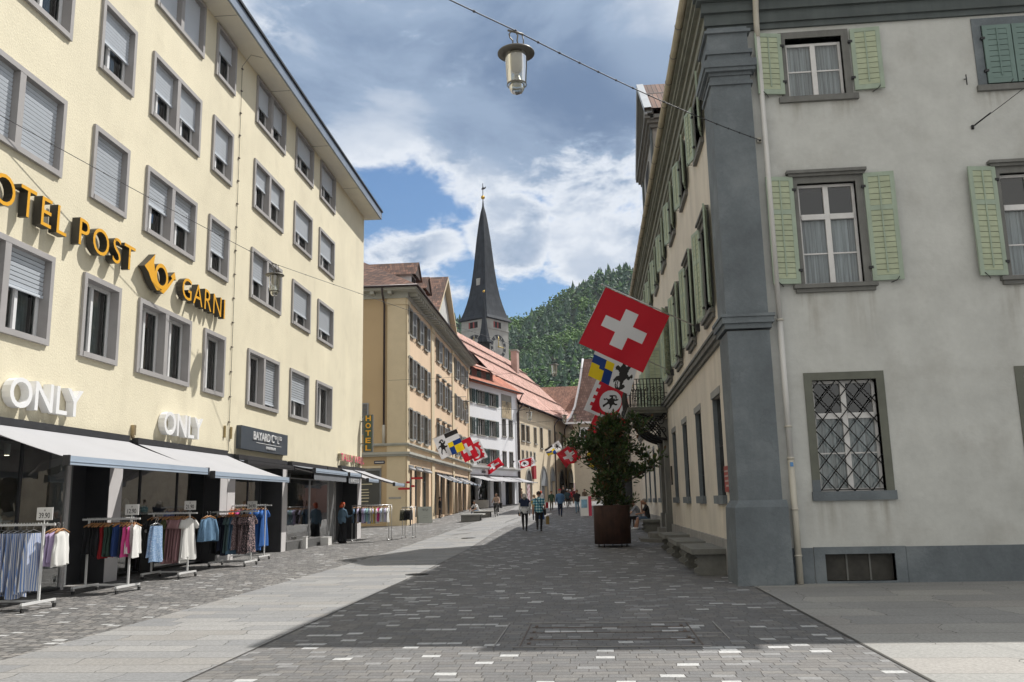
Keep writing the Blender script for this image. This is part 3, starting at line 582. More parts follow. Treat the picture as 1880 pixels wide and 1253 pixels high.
awning(HT, 14.05, 18.6, 3.16, .95, 2.98, "grey awning with rolled bar above the glass display windows", M_awd, M_bar, valance=.26)
bw2 = awning(HT, 18.8, 20.7, 3.16, 1.0, 2.98, "short grey awning with BAYARD CO LTD printed on its valance", M_awd, M_bar, valance=.3)
wall_text("BAYARD CO LTD", 19.1, 2.60, .16, 1.4, 1.045, M_lw, bw2, depth=.01)
awning(HT, 20.9, 22.9, 3.28, 1.3, 2.78, "short white awning behind the shop entrance, under the first pink letters")
awning(HT, 23.0, 25.25, 3.30, 2.05, 2.62, "white awning at the far corner of the hotel below the pink letters")
# ---------------------------------------------------------------- grey building on the right
M_gren = mat("grey_render", (.525, .53, .505), .92, var=.10, vscale=1.3, bump=.4, bscale=7, streak=.02, fine=.03, dirt=((.36, .35, .32), .55, .7))
M_cren = mat("cream_render", (.66, .60, .51), .92, var=.08, vscale=.6, bump=.3, bscale=9, streak=.10, dirt=((.42, .38, .33), .4, .7))
M_slate = mat("slate_blue_paint", (.135, .156, .171), .8, var=.22, vscale=1.1, bump=.5, bscale=14, dirt=((.20, .22, .23), .7, 1.1), fine=.06)
M_slg = mat("grey_stone_trim", (.165, .165, .155), .85, var=.15, vscale=3, bump=.25, streak=.12)
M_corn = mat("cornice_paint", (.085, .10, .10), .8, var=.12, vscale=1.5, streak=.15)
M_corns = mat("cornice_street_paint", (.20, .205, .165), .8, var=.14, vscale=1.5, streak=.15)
M_shut = mat("sage_shutter", (.325, .395, .31), .6, var=.10, vscale=3, streak=.10); M_shutl = mat("sage_louvre", (.39, .435, .30), .65, var=.12, vscale=4)
M_shutd = mat("dark_green_shutter", (.15, .22, .20), .6, var=.1)
M_wht = mat("old_white_paint", (.66, .65, .64), .5, var=.08, vscale=5)
M_pipe = mat("white_pipe", (.60, .59, .57), .45, var=.05); M_pipe2 = mat("beige_pipe", (.50, .47, .40), .5, var=.06)
M_gut = mat("tan_gutter", (.40, .35, .25), .55, var=.15, vscale=2)
M_iron = mat("wrought_iron", (.02, .019, .018), .6, .4, var=.2)
def curtain_mat(name, col, freq):
    m = bpy.data.materials.new(name); m.use_nodes = True; nt = m.node_tree; N = nt.nodes.new; L = nt.links.new; b = nt.nodes['Principled BSDF']; b.inputs['Roughness'].default_value = .95
    tc = N('ShaderNodeTexCoord'); mp = N('ShaderNodeMapping'); mp.inputs['Scale'].default_value = (freq, freq, .5); n = N('ShaderNodeTexNoise'); n.inputs['Scale'].default_value = 1; n.inputs['Detail'].default_value = 3
    L(tc.outputs['Object'], mp.inputs[0]); L(mp.outputs[0], n.inputs['Vector']); r = N('ShaderNodeValToRGB'); e = r.color_ramp.elements; e[0].position = .35; e[0].color = (*[c * .38 for c in col], 1); e[1].position = .65; e[1].color = (*col, 1)
    L(n.outputs[0], r.inputs[0]); L(r.outputs[0], b.inputs['Base Color']); return m
M_net = curtain_mat("lace_curtain", (.62, .64, .68), 24)
def add_stains(m, x_off, period, half, sills, col):
    nt = m.node_tree; N = nt.nodes.new; L = nt.links.new; b = nt.nodes['Principled BSDF']; src = b.inputs['Base Color'].links[0].from_socket
    tc = N('ShaderNodeTexCoord'); sp = N('ShaderNodeSeparateXYZ'); L(tc.outputs['Object'], sp.inputs[0])
    def M(op, a, b_=None, c=False):
        q = N('ShaderNodeMath'); q.operation = op; q.use_clamp = c
        for i, v in enumerate((a, b_)):
            if v is None: continue
            if isinstance(v, (int, float)): q.inputs[i].default_value = v
            else: L(v, q.inputs[i])
        return q.outputs[0]
    ph = M('ABSOLUTE', M('SUBTRACT', M('MODULO', M('ADD', sp.outputs[0], -x_off + period * 10.5), period), period / 2)); mx = M('SUBTRACT', 1.0, M('MULTIPLY', M('ABSOLUTE', M('SUBTRACT', ph, half * .6)), 1 / (half * .55)), True)
    tot = None
    for zs, ln in sills:
        t = M('DIVIDE', M('SUBTRACT', zs, sp.outputs[2]), ln); v = M('MULTIPLY', M('GREATER_THAN', t, 0.0), M('SUBTRACT', 1.0, t, True)); tot = v if tot is None else M('MAXIMUM', tot, v)
    n = N('ShaderNodeTexNoise'); mp = N('ShaderNodeMapping'); mp.inputs['Scale'].default_value = (7, 7, .7); L(tc.outputs['Object'], mp.inputs[0]); L(mp.outputs[0], n.inputs['Vector']); n.inputs['Scale'].default_value = 1; n.inputs['Detail'].default_value = 5
    r = N('ShaderNodeMapRange'); r.inputs['From Min'].default_value = .42; r.inputs['From Max'].default_value = .7; L(n.outputs[0], r.inputs[0])
    f = M('MULTIPLY', M('MULTIPLY', M('MULTIPLY', mx, tot), r.outputs[0]), .7, True)
    mxn = N('ShaderNodeMix'); mxn.data_type = 'RGBA'; L(f, mxn.inputs[0]); L(src, mxn.inputs[6]); mxn.inputs[7].default_value = (*col, 1); L(mxn.outputs[2], b.inputs['Base Color'])
add_stains(M_gren, 4.89 - 2.8, 3.905, .85, ((5.54, 1.3), (1.5, .85), (9.55, .5)), (.20, .165, .12))
def add_cracks(m, sc, col, amt):
    nt = m.node_tree; N = nt.nodes.new; L = nt.links.new; b = nt.nodes['Principled BSDF']; src = b.inputs['Base Color'].links[0].from_socket
    tc = N('ShaderNodeTexCoord'); wn = N('ShaderNodeTexNoise'); wn.inputs['Scale'].default_value = 3; wn.inputs['Detail'].default_value = 6; L(tc.outputs['Object'], wn.inputs['Vector'])
    ad = N('ShaderNodeVectorMath'); ad.operation = 'MULTIPLY_ADD'; L(wn.outputs['Color'], ad.inputs[0]); ad.inputs[1].default_value = (.5, .5, .5); L(tc.outputs['Object'], ad.inputs[2])
    v = N('ShaderNodeTexVoronoi'); v.feature = 'DISTANCE_TO_EDGE'; v.inputs['Scale'].default_value = sc; L(ad.outputs[0], v.inputs['Vector'])
    r = N('ShaderNodeMapRange'); r.inputs['From Min'].default_value = .012; r.inputs['From Max'].default_value = .0; L(v.outputs['Distance'], r.inputs[0])
    n2 = N('ShaderNodeTexNoise'); n2.inputs['Scale'].default_value = .9; n2.inputs['Detail'].default_value = 3; L(tc.outputs['Object'], n2.inputs['Vector']); r2 = N('ShaderNodeMapRange'); r2.inputs['From Min'].default_value = .52; r2.inputs['From Max'].default_value = .62; r2.inputs['To Max'].default_value = amt; L(n2.outputs[0], r2.inputs[0])
    mu = N('ShaderNodeMath'); mu.operation = 'MULTIPLY'; L(r.outputs[0], mu.inputs[0]); L(r2.outputs[0], mu.inputs[1]); mx = N('ShaderNodeMix'); mx.data_type = 'RGBA'; L(mu.outputs[0], mx.inputs[0]); L(src, mx.inputs[6]); mx.inputs[7].default_value = (*col, 1); L(mx.outputs[2], b.inputs['Base Color'])
add_cracks(M_slate, .9, (.07, .08, .09), .35)
RT = TR(2.8, 17.2, 0)
right = empty("corner_building", "tall old corner building with grey rendered front, slate blue corner pilaster and green shutters", "building", RT)
X0, Y0, Y1, X1 = 2.8, 17.2, 50.6, 26.0
I4 = Matrix.Identity(4)
# front maps: (w outward, u, z) -> world ; front: outward = -Y, u = X ; street: outward = -X, u = Y
FR = Matrix(((0, 1, 0, 0), (-1, 0, 0, Y0), (0, 0, 1, 0), (0, 0, 0, 1)))
ST = Matrix(((-1, 0, 0, X0), (0, 1, 0, 0), (0, 0, 1, 0), (0, 0, 0, 1)))
fc = [4.89, 8.80, 12.7, 16.6, 20.5]; sc_ = [19.68, 23.14, 26.6, 30.06, 33.5, 37.0, 40.45, 43.9, 47.35]
fh = []; shl = []
for c in fc: fh += [(c - .6, c + .6, 1.68, 3.8), (c - .57, c + .57, 5.70, 7.80), (c - .57, c + .57, 9.67, 10.98), (c - .63, c + .63, .04, .53)]
for i, c in enumerate(sc_):
    if i != 4: shl.append((c - .63, c + .63, 1.64, 3.83))
    else: shl.append((c - .8, c + .8, .65, 3.9))
    shl += [(c - .57, c + .57, 5.70 if i != 4 else 4.95, 7.80), (c - .57, c + .57, 9.67, 10.98)]
mb = MB(FR); grid_wall(mb, 0, [X0, X1], [-.1, 11.5], fh, .3); mb.build("front_wall", M_gren, right)
mb = MB(ST); grid_wall(mb, 0, [Y0, Y1], [-.1, 11.3], shl, .3)
mb.build("street_wall", M_cren, right)
mb = MB(); z = 11.5
mb.quad((X0, Y1, -.2), (X1, Y1, -.2), (X1, Y1, 12.2), (X0, Y1, 12.2)); mb.quad((X1, Y0, -.2), (X1, Y1, -.2), (X1, Y1, 12.2), (X1, Y0, 12.2)); mb.box(X0 + .35, X1 - .01, Y0 + .35, Y1 - .01, 11.3, 11.5)
mb.build("rear_wall", M_cren, right)
# cornice: stepped mouldings along front and street
prof = [(0.06, 11.22, 11.34), (.11, 11.342, 11.40), (.10, 11.402, 11.60), (.17, 11.602, 11.68), (.155, 11.682, 11.84), (.26, 11.842, 11.93), (.31, 11.932, 12.08), (.38, 12.082, 12.22), (.42, 12.222, 12.28)]
def lmould(name, m, pr, mS=None, xa=None, ya=None):
    """moulding that wraps the corner: strips along the front and the street"""
    mb = MB()
    for d, a, b in pr:
        mb.box(X0 - d, (xa or X1 + .3), Y0 - d, Y0 + .02, a, b, 0); mb.box(X0 - d, X0 + .02, Y0 + .02, (ya or Y1 + .2), a, b, 1)
    return mb.build(name, [m, mS or m], right)
lmould("cornice", M_corn, prof, M_corns)
# main roof, hipped
t_brown = tile_mat("brown_tiles", (.10, .055, .042), (.16, .085, .062), (.24, .13, .09))
mb = MB(); e = .45; zr = 12.29; mb.add([(X0 - e, Y0 - e, zr), (X1, Y0 - e, zr), (X1, Y1 + .3, zr), (X0 - e, Y1 + .3, zr), (X0 + 11.5, Y0 + 11.5, zr + 9), (X0 + 11.5, Y1 - 3, zr + 9)], [(0, 1, 4), (0, 4, 5, 3), (1, 2, 5, 4), (2, 3, 5), (0, 3, 2, 1)])
ro = mb.build("roof", t_brown, right); set_uv(ro, (0, 1, 0), (.7, 0, .7))
mb = MB(); mb.tube([(X0 - .46, Y0 - .5, 12.22), (X0 - .46, Y1 + .3, 12.22)], .085, 10); y = Y0
while y < Y1: mb.tube([(X0 - .46, y, 12.22), (X0 - .46, y + .03, 12.22)], .096, 10, m=1); y += 1.35
mb.tube([(X0 - .46, Y0 - .46, 12.22), (X1, Y0 - .46, 12.22)], .085, 10)
mb.build("gutter", [M_gut, M_slg], right)
# front dormer standing on the eave (its shadow falls on the square)
mb = MB(); mb.box(5.6, 8.3, Y0 - .40, Y0 + 2.5, 12.3, 12.95); mb.add([(5.4, Y0 - .5, 12.96), (8.5, Y0 - .5, 12.96), (8.5, Y0 + 3, 12.96), (5.4, Y0 + 3, 12.96), (6.6, Y0 + .2, 13.6), (7.3, Y0 + .2, 13.6), (7.3, Y0 + 3, 13.6), (6.6, Y0 + 3, 13.6)], [(0, 1, 5, 4), (1, 2, 6, 5), (3, 0, 4, 7), (4, 5, 6, 7), (3, 2, 1, 0)])
mb.build("front_dormer", t_brown, right)
# wall dormer with pediment over the balcony axis
DX = 2.85; DC = 35.9; DH = 3.55
mb = MB(); mb.box(DX, DX + 6, DC - 3.2, DC + 3.2, 12.29, 16.6, 0)
mb.add([(DX, DC - 3.2, 16.6), (DX, DC + 3.2, 16.6), (DX, DC, 19.0)], [(0, 1, 2)], 0)
mb.box(DX - .06, DX - .002, DC - 3.25, DC - 2.6, 12.4, 16.0, 1); mb.box(DX - .06, DX - .002, DC + 2.6, DC + 3.25, 12.4, 16.0, 1)
dm = mb.build("dormer", [mat("dormer_wall", (.33, .32, .30), .85, var=.1), M_corn], right)
mb = MB()
for d, a, b in ((.1, 16.0, 16.15), (.2, 16.152, 16.3), (.3, 16.302, 16.46)): mb.box(DX - d, DX + .1, DC - 3.25 - d, DC + 3.25 + d, a, b); mb.box(DX + .1, DX + 5, DC - 3.25 - d, DC - 3.2, a, b); mb.box(DX + .1, DX + 5, DC + 3.2, DC + 3.25 + d, a, b)
A = Vector((DX, DC, 19.35))
for s in (-1, 1):
    B = Vector((DX, DC + s * DH, 16.62))
    for d, o, h in ((.08, -.36, .12), (.17, -.23, .13), (.27, -.09, .17)):
        vs = []
        for p in (A, B):
            for x in (DX - d, DX + .05):
                for zz in (o, o + h): vs.append((x, p.y, p.z + zz))
        mb.add(vs, [(0, 1, 3, 2), (4, 6, 7, 5), (0, 2, 6, 4), (1, 5, 7, 3), (0, 4, 5, 1), (2, 3, 7, 6)])
mb.build("pediment", M_slg, dm)
mb = MB()
for s in (-1, 1):
    yb = DC + s * (DH + .1); mb.add([(DX - .30, DC, 19.46), (DX + 7, DC, 19.46), (DX + 7, yb, 16.66), (DX - .30, yb, 16.66)], [(0, 1, 2, 3)], 0)
    mb.add([(DX - .31, DC, 19.30), (DX - .31, DC, 19.50), (DX - .31, yb, 16.70), (DX - .31, yb, 16.48), (DX - .02, DC, 19.31), (DX - .02, DC, 19.51), (DX - .02, yb, 16.71), (DX - .02, yb, 16.49)], [(0, 1, 2, 3), (7, 6, 5, 4), (1, 5, 6, 2), (0, 3, 7, 4)], 1)
dr = mb.build("dormer_roof", [t_brown, mat("pale_verge", (.42, .45, .48), .6, var=.1)], dm); set_uv(dr, (1, 0, 0), (0, -.6, .6))
mb = MB(); mb.box(DX - .05, DX + .0, DC - .8, DC + .8, 13.2, 15.6, 0); mb.box(DX - .06, DX - .051, DC - .7, DC - .05, 13.3, 15.5, 1); mb.box(DX - .06, DX - .051, DC + .05, DC + .7, 13.3, 15.5, 1); mb.build("dormer_window", [M_slg, M_dark], dm)
# corner pilaster
mb = MB(); px0, px1, py0, py1 = 2.72, 3.53, 17.02, 18.1
def pbox(x0, x1, y0, y1, z0, z1, m=0):   # L-shaped cladding round the corner
    mb.box(x0, x1, y0, Y0 + .02, z0, z1, m); mb.box(x0, X0 + .02, Y0 + .02, y1, z0, z1, m)
pbox(px0, px1, py0, py1, 1.47, 4.80); pbox(px0, px1, py0, py1, 5.13, 10.15); pbox(px0, px1, py0, py1, 10.7, 11.24)
for d, a, b in ((.04, 9.95, 10.02), (.03, 10.152, 10.22), (.10, 10.222, 10.30), (.13, 10.302, 10.46), (.05, 10.462, 10.52), (.03, 10.522, 10.62), (.07, 10.622, 10.70), (.06, 11.10, 11.16)): pbox(px0 - d, px1 + d, py0 - d, py1 + d, a, b)
b0, b1 = (.02, .13); zz = 0
vs = []
for (d, zq) in ((.0, 1.55), (.09, 1.42), (.13, -.05)):
    vs += [(px0 - d, py1 + .02, zq), (px0 - d, py0 - d, zq), (px1 + .08, py0 - d, zq), (px1 + .08, Y0 + .02, zq)]
mb.add(vs, [(k * 4 + j, k * 4 + j + 1, (k + 1) * 4 + j + 1, (k + 1) * 4 + j) for k in range(2) for j in range(3)] + [(0, 3, 2, 1)])
mb.build("pilaster", M_slate, right)
# string course
mb = MB()
for d, a, b in ((.07, 4.80, 4.90), (.14, 4.902, 5.02), (.18, 5.022, 5.08)):
    mb.box(X0 - d + .0, X0 + .02, py1, Y1 + .05, a, b, 1); mb.box(px0 - d * .7, px1 + d * .6, py0 - d * .7, Y0 + .02, a + .04, b + .04, 0); mb.box(px0 - d * .7, X0 + .02, Y0 + .02, py1 + .08, a + .04, b + .04, 0)
mb.build("string_course", [M_slate, M_slg], right)
# plinths
prev = 3.62
for c in fc + [X1 + .84]: mb = MB(); mb.box(prev, c - .84, Y0 - .02, Y0 + .01, -.1, .65); prev = c + .84; mb.build("front_plinth", M_slate, right)
mb = MB(); mb.box(X0 - .06, X0 + .01, 18.1, 32.4, -.1, .74); mb.box(X0 - .06, X0 + .01, 34.7, Y1, -.1, .9); mb.build("street_plinth", mat("pale_plinth", (.30, .29, .275), .85, var=.12, vscale=2, streak=.2), right)
def frame4(mb, T_w, u0, u1, z0, z1, wd, o, lint=None, m=0):
    """surround of width wd outside the opening, standing o proud"""
    l = lint or wd
    mb.box(-.3, o, u0 - wd, u0, z0, z1 + l, m); mb.box(-.3, o, u1, u1 + wd, z0, z1 + l, m); mb.box(-.3, o, u0, u1, z1, z1 + l, m)
def sash(T, par, u0, u1, z0, z1, trans=None, bars=(), dep=-.2, curtain=True, net_lo=None, darktop=False):
    mb = MB(T); s = .055; a, b = dep - .03, dep + .02; c = (u0 + u1) / 2
    mb.box(a, b, u0, u0 + s, z0, z1); mb.box(a, b, u1 - s, u1, z0, z1); mb.box(a, b, u0 + s, u1 - s, z0, z0 + s); mb.box(a, b, u0 + s, u1 - s, z1 - s, z1)
    mb.box(a, b + .02, c - .05, c + .05, z0 + s, z1 - s)
    if trans: mb.box(a, b + .035, u0 + s, c - .05, trans - .06, trans + .05); mb.box(a, b + .035, c + .05, u1 - s, trans - .06, trans + .05)
    for zb in bars: mb.box(a, b - .01, u0 + s, c - .05, zb - .014, zb + .014); mb.box(a, b - .01, c + .05, u1 - s, zb - .014, zb + .014)
    mb.build("sash", M_wht, par)
    mb = MB(T); mb.quad((dep - .01, u0, z0), (dep - .01, u1, z0), (dep - .01, u1, z1), (dep - .01, u0, z1)); mb.build("pane", M_glass, par)
    mb = MB(T); zt = z1 if not net_lo else net_lo
    if curtain:
        n = 26
        for k in range(n):
            ya, yb = u0 + (u1 - u0) * k / n, u0 + (u1 - u0) * (k + 1) / n; xa, xb = dep - .10 + .022 * math.sin(k * 2.1), dep - .10 + .022 * math.sin((k + 1) * 2.1)
            mb.quad((xa, ya, z0), (xb, yb, z0), (xb, yb, zt), (xa, ya, zt), 0)
    mb.box(dep - .9, dep - .85, u0 - .3, u1 + .3, z0 - .2, z1 + .2, 1)
    for q in (u0 - .3, u1 + .27): mb.box(dep - .849, -.302, q, q + .03, z0 - .2, z1 + .2, 1)
    mb.box(dep - .849, -.302, u0 - .26, u1 + .26, z1 + .17, z1 + .2, 1); mb.box(dep - .849, -.302, u0 - .26, u1 + .26, z0 - .2, z0 - .17, 1)
    mb.build("curtain", [M_net, M_dark], par)
def shutter(T, u_h, z0, z1, side, ang, w=.56, mid=None, par=None, m=None, ml=None):
    """hinged at u_h; side -1 opens towards -u, ang = opening from the wall in degrees"""
    a = math.radians(ang); du, dx = side * math.cos(a), math.sin(a)
    M = Matrix(((0, dx, 0, .045), (0, du, 0, u_h), (0, 0, 1, 0), (0, 0, 0, 1)))   # local y = width
    M = Matrix(((abs(du) * 1.0, dx, 0, .05), (-side * dx, du, 0, u_h), (0, 0, 1, 0), (0, 0, 0, 1)))
    TT = T @ M; mb = MB(TT); s = .085; t = .02
    mb.box(-t, t, 0, s, z0, z1); mb.box(-t, t, w - s, w, z0, z1); mb.box(-t, t, s, w - s, z0, z0 + s * 1.2); mb.box(-t, t, s, w - s, z1 - s, z1)
    fields = [(z0 + s * 1.2, z1 - s)]
    if mid: mb.box(-t, t, s, w - s, mid - .05, mid + .05); fields = [(z0 + s * 1.2, mid - .05), (mid + .05, z1 - s)]
    for a_, b_ in fields:
        n = max(3, round((b_ - a_) / .115)); h = (b_ - a_) / n
        for k in range(n):
            q = a_ + k * h; mb.add([(-t * .9, s, q + .006), (-t * .9, w - s, q + .006), (t * .55, w - s, q + h - .004), (t * .55, s, q + h - .004), (t * .75, s, q + .006), (t * .75, w - s, q + .006)], [(0, 1, 2, 3), (4, 5, 2, 3), (0, 4, 5, 1), ], 1)
    mb.box(t * .7, t * 1.5, w / 2 - .014, w / 2 + .014, z0 + .16, z1 - .06); mb.box(-t * 1.5, -t * .7, w / 2 - .014, w / 2 + .014, z0 + .16, z1 - .06)
    sh = mb.build("shutter", [m or M_shut, ml or M_shutl], par or right)
    mb = MB(TT)
    for zh in (z0 + .25, z1 - .3): mb.box(-.03, .03, -.05, .03, zh, zh + .05)
    mb.tube([(-.05, w * .6, z0 - .04), (.05, w * .75, z0 - .02), (.02, w * .85, z0 + .06)], .008, 5)
    mb.build("hinge", M_black, sh); return sh
# front windows
for i, c in enumerate(fc):
    mb = MB(FR); frame4(mb, None, c - .6, c + .6, 1.68, 3.8, .15, .025); w = mb.build("window", mat("olive_stone", (.135, .14, .115), .85, var=.15, vscale=2, bump=.15), right)
    mb = MB(FR); mb.box(-.29, .07, c - .77, c + .77, 1.51, 1.68); mb.box(-.2, .03, c - .752, c - .602, 1.682, 1.9); mb.build("sill", M_slate, w)
    sash(FR, w, c - .6, c + .6, 1.68, 3.8, 3.12, (2.40,), -.16, net_lo=3.1)
    mb = MB(FR); n = 6; g = .17; W_, H_ = 1.2, 2.12
    for k in range(-12, 14):    # diagonal lattice clipped to the opening
        for s in (1, -1):
            o = k * .32; pts = []
            for t in [j * .02 for j in range(0, 107)]:
                u = o + s * t * .82
                if 0 <= u <= W_: pts.append((u, t))
            if len(pts) > 2: mb.tube([(-.06 + .006 * s, c - .6 + pts[0][0], 1.68 + pts[0][1]), (-.06 + .006 * s, c - .6 + pts[-1][0], 1.68 + pts[-1][1])], .0115, 5)
    mb.box(-.075, -.05, c - .6, c + .6, 1.70, 1.72); mb.build("grille", M_iron, w)
    # second floor
    mb = MB(FR); frame4(mb, None, c - .57, c + .57, 5.70, 7.80, .13, .03); w = mb.build("window", M_slg, right)
    mb = MB(FR); mb.box(0, .09, c - .74, c + .74, 7.932, 7.99); mb.box(0, .14, c - .78, c + .78, 7.99, 8.05); mb.build("hood", M_slg, w)
    mb = MB(FR); mb.box(-.29, .12, c - .80, c + .80, 5.62, 5.70); mb.box(0, .07, c - .76, c + .76, 5.54, 5.618); mb.build("sill", M_slg, w)
    sash(FR, w, c - .57, c + .57, 5.70, 7.80, 7.12, (6.36,), -.12, net_lo=7.1)
    shutter(FR, c - .66, 5.72, 7.94, -1, 8, .55, 7.2); shutter(FR, c + .72, 5.72, 7.94, 1, 5, .58, 7.2)
    # third floor
    mb = MB(FR); frame4(mb, None, c - .57, c + .57, 9.67, 10.98, .17 if i else .14, .025); w = mb.build("window", M_slate if i == 1 else M_slg, right)
    mb = MB(FR); mb.box(-.29, .08, c - .78, c + .80, 9.55, 9.67); mb.build("sill", M_slg, w)
    if i != 1:
        sash(FR, w, c - .57, c + .57, 9.67, 10.90, None, (10.28,), -.12); shutter(FR, c - .66, 9.73, 11.08, -1, 10, .56); shutter(FR, c + .74, 9.73, 11.08, 1, 4, .58)
    else:
        mb = MB(FR); mb.box(-.3, -.28, c - .6, c + .6, 9.6, 11); mb.build("backing", M_dark, w)
        shutter(FR, c - .56, 9.70, 10.96, 1, 1, .55, None, None, M_shutd, M_shutd); shutter(FR, c + .56, 9.70, 10.96, -1, 1, .55, None, None, M_shutd, M_shutd)
    # cellar window
    mb = MB(FR); mb.box(-.29, .03, c - .83, c - .63, -.02, .66); mb.box(-.29, .03, c + .63, c + .83, -.02, .66); mb.box(-.29, .03, c - .63, c + .63, .53, .66); mb.box(-.29, .03, c - .63, c + .63, -.02, .04); w = mb.build("cellar_window", M_slate, right)
    mb = MB(FR); mb.box(-.16, -.14, c - .63, c + .63, .04, .53, 0)
    for u in (c - .21, c + .21): mb.box(-.139, -.12, u - .015, u + .015, .04, .53, 1)
    mb.build("grille", [mat("cellar_mesh", (.045, .042, .035), .7, var=.3, vscale=6), M_slg], w)
# street windows
for i, c in enumerate(sc_):
    if i != 4:
        mb = MB(ST); mb.box(-.02, .02, c - .70, c + .72, 3.83, 3.99, 2); mb.box(-.29, -.0, c - .63, c - .60, 1.66, 3.83, 1); mb.box(-.29, 0, c + .60, c + .63, 1.66, 3.83, 1); w = mb.build("window", [M_slg, M_slate, mat("pale_lintel", (.27, .27, .26), .85, var=.1)], right)
        mb = MB(ST); mb.box(-.29, .09, c - .72, c + .74, 1.48, 1.66); mb.build("sill", M_slate, w)
        mb = MB(ST); mb.box(-.175, -.16, c - .6, c + .6, 1.66, 3.83); mb.build("pane", mat("dark_pane", (.012, .014, .016), .08, spec=.6, var=0), w)
        mb = MB(ST)
        for k in range(7): mb.tube([(-.1, c - .54 + k * .18, 1.66), (-.1, c - .54 + k * .18, 3.83)], .009, 5)
        for zz in (2.2, 2.75, 3.3): mb.tube([(-.1, c - .6, zz), (-.1, c + .6, zz)], .009, 5)
        mb.build("grille", M_iron, w)
    lo = 5.70 if i != 4 else 4.95
    mb = MB(ST); frame4(mb, None, c - .57, c + .57, lo, 7.80, .13, .035); mb.box(0, .13, c - .76, c + .76, 7.99, 8.05); mb.box(0, .09, c - .72, c + .72, 7.93, 7.99); w = mb.build("window", M_slg, right)
    if i != 4:
        mb = MB(ST); mb.box(-.29, .13, c - .78, c + .78, 5.60, 5.70); mb.box(0, .07, c - .74, c + .74, 5.50, 5.60); mb.build("sill", M_slg, w)
    sash(ST, w, c - .57, c + .57, lo, 7.80, 7.12, (6.36,), -.2)
    a1, a2 = {0: (14, 12), 1: (10, 10), 2: (12, 12), 3: (26, 14), 4: (88, 75), 5: (20, 60)}.get(i, (12, 16))
    shutter(ST, c - .66, lo + .03, 7.94, -1, a1, .55, 7.2); shutter(ST, c + .66, lo + .03, 7.94, 1, a2, .55, 7.2)
    mb = MB(ST); frame4(mb, None, c - .57, c + .57, 9.67, 10.98, .13, .03); mb.box(-.29, .09, c - .75, c + .75, 9.55, 9.67); w = mb.build("window", M_slg, right)
    sash(ST, w, c - .57, c + .57, 9.67, 10.98, None, (10.28,), -.2)
    shutter(ST, c - .66, 9.73, 11.06, -1, 12, .55); shutter(ST, c + .66, 9.73, 11.06, 1, 12, .55)
# portal and steps
mb = MB(ST); c = 33.5
mb.box(0, .18, c - 1.25, c - .85, .3, 4.1); mb.box(0, .24, c - 1.3, c - .8, .3, 1.1); mb.box(0, .22, c - 1.3, c - .8, 3.75, 4.1); mb.box(0, .18, c + .85, c + 1.25, .3, 4.1); mb.box(0, .24, c + .8, c + 1.3, .3, 1.1); mb.box(0, .22, c + .8, c + 1.3, 3.75, 4.1); mb.box(0, .2, c - 1.25, c + 1.25, 4.1, 4.5)
po = mb.build("portal", mat("portal_stone", (.20, .20, .185), .85, var=.12, streak=.15), right); mb = MB(ST); mb.box(-.25, -.2, c - .8, c + .8, .6, 3.9); mb.box(-.2, -.17, c - .02, c + .02, .6, 3.9); mb.build("door", mat("oak_door", (.06, .04, .03), .6, var=.2), po)
stt = mat("step_stone", (.17, .165, .15), .85, var=.15, vscale=3, bump=.3)
mb = MB()
for (d, h, hw) in ((1.15, .22, 2.0), (.8, .40, 1.5), (.45, .58, 1.15)):
    n = 10; pts = [(0, -hw)] + [(-d * min(1, math.sin(PI * k / n) * 1.35), -hw + 2 * hw * k / n) for k in range(1, n)] + [(0, hw)]
    mb.prism([(X0 + p[0], c + p[1]) for p in pts], h, Matrix.Translation((0, 0, .0)))
stp = mb.build("entrance_steps", stt, right)
# cornice downpipe on the front
mb = MB()
mb.tube([(3.72, Y0 - .5, 12.3), (3.72, Y0 - .42, 12.0), (3.74, Y0 - .2, 11.55), (3.75, Y0 - .12, 11.3), (3.75, Y0 - .12, 11.0)], .06, 12, m=1)
mb.tube([(3.75, Y0 - .12, 11.1), (3.75, Y0 - .12, 5.0)], .052, 12, m=0); mb.tube([(3.75, Y0 - .12, 5.02), (3.75, Y0 - .12, 2.3)], .056, 12, m=0); mb.tube([(3.75, Y0 - .12, 2.32), (3.75, Y0 - .12, 0.01)], .062, 12, m=1)
for z in (4.98, 2.9, 2.3, 1.35, .50): mb.tube([(3.75, Y0 - .12, z), (3.75, Y0 - .12, z + .035)], .072, 12, m=1); mb.box(3.735, 3.765, Y0 - .06, Y0, z, z + .03, 1)
mb.box(3.72, 3.78, Y0 - .186, Y0 - .176, 2.16, 2.24, 2)
mb.build("downpipe", [M_pipe, M_pipe2, mat("blue_sticker", (.1, .25, .5), .5, var=0)], right)
mb = MB(); mb.box(3.60, 3.68, Y0 - .07, Y0, 8.72, 8.82, 0); mb.tube([(3.64, Y0 - .07, 8.75), (3.64, Y0 - .16, 8.72)], .02, 6, m=1); mb.build("wire_anchor", [M_pipe2, M_black], right)
# plaques
rs = empty("wall_plaque", "red enamel plaque with pale lettering beside the corner pilaster", "sign", TR(X0, 18.9, 2.0)); mb = MB(ST); mb.box(0, .05, 18.25, 18.85, 1.72, 2.25); mb.build("board", mat("red_enamel", (.32, .02, .02), .4, var=.1), rs)
mb = MB(ST)
for z in (2.13, 2.03, 1.93, 1.83): mb.box(.051, .054, 18.32, 18.32 + .45 * (1 if z > 1.9 else .7), z, z + .035)
mb.build("lettering", mat("faded_white", (.5, .4, .38), .5, var=0), rs)
mb = MB(ST); mb.box(0, .05, 31.4, 31.9, 2.1, 2.75); mb.build("bronze_plaque", mat("bronze", (.05, .045, .035), .4, .5), loc=ST @ Vector((0, 31.6, 2.1)), label="dark bronze plaque on the cream wall next to the portal", cat="plaque")
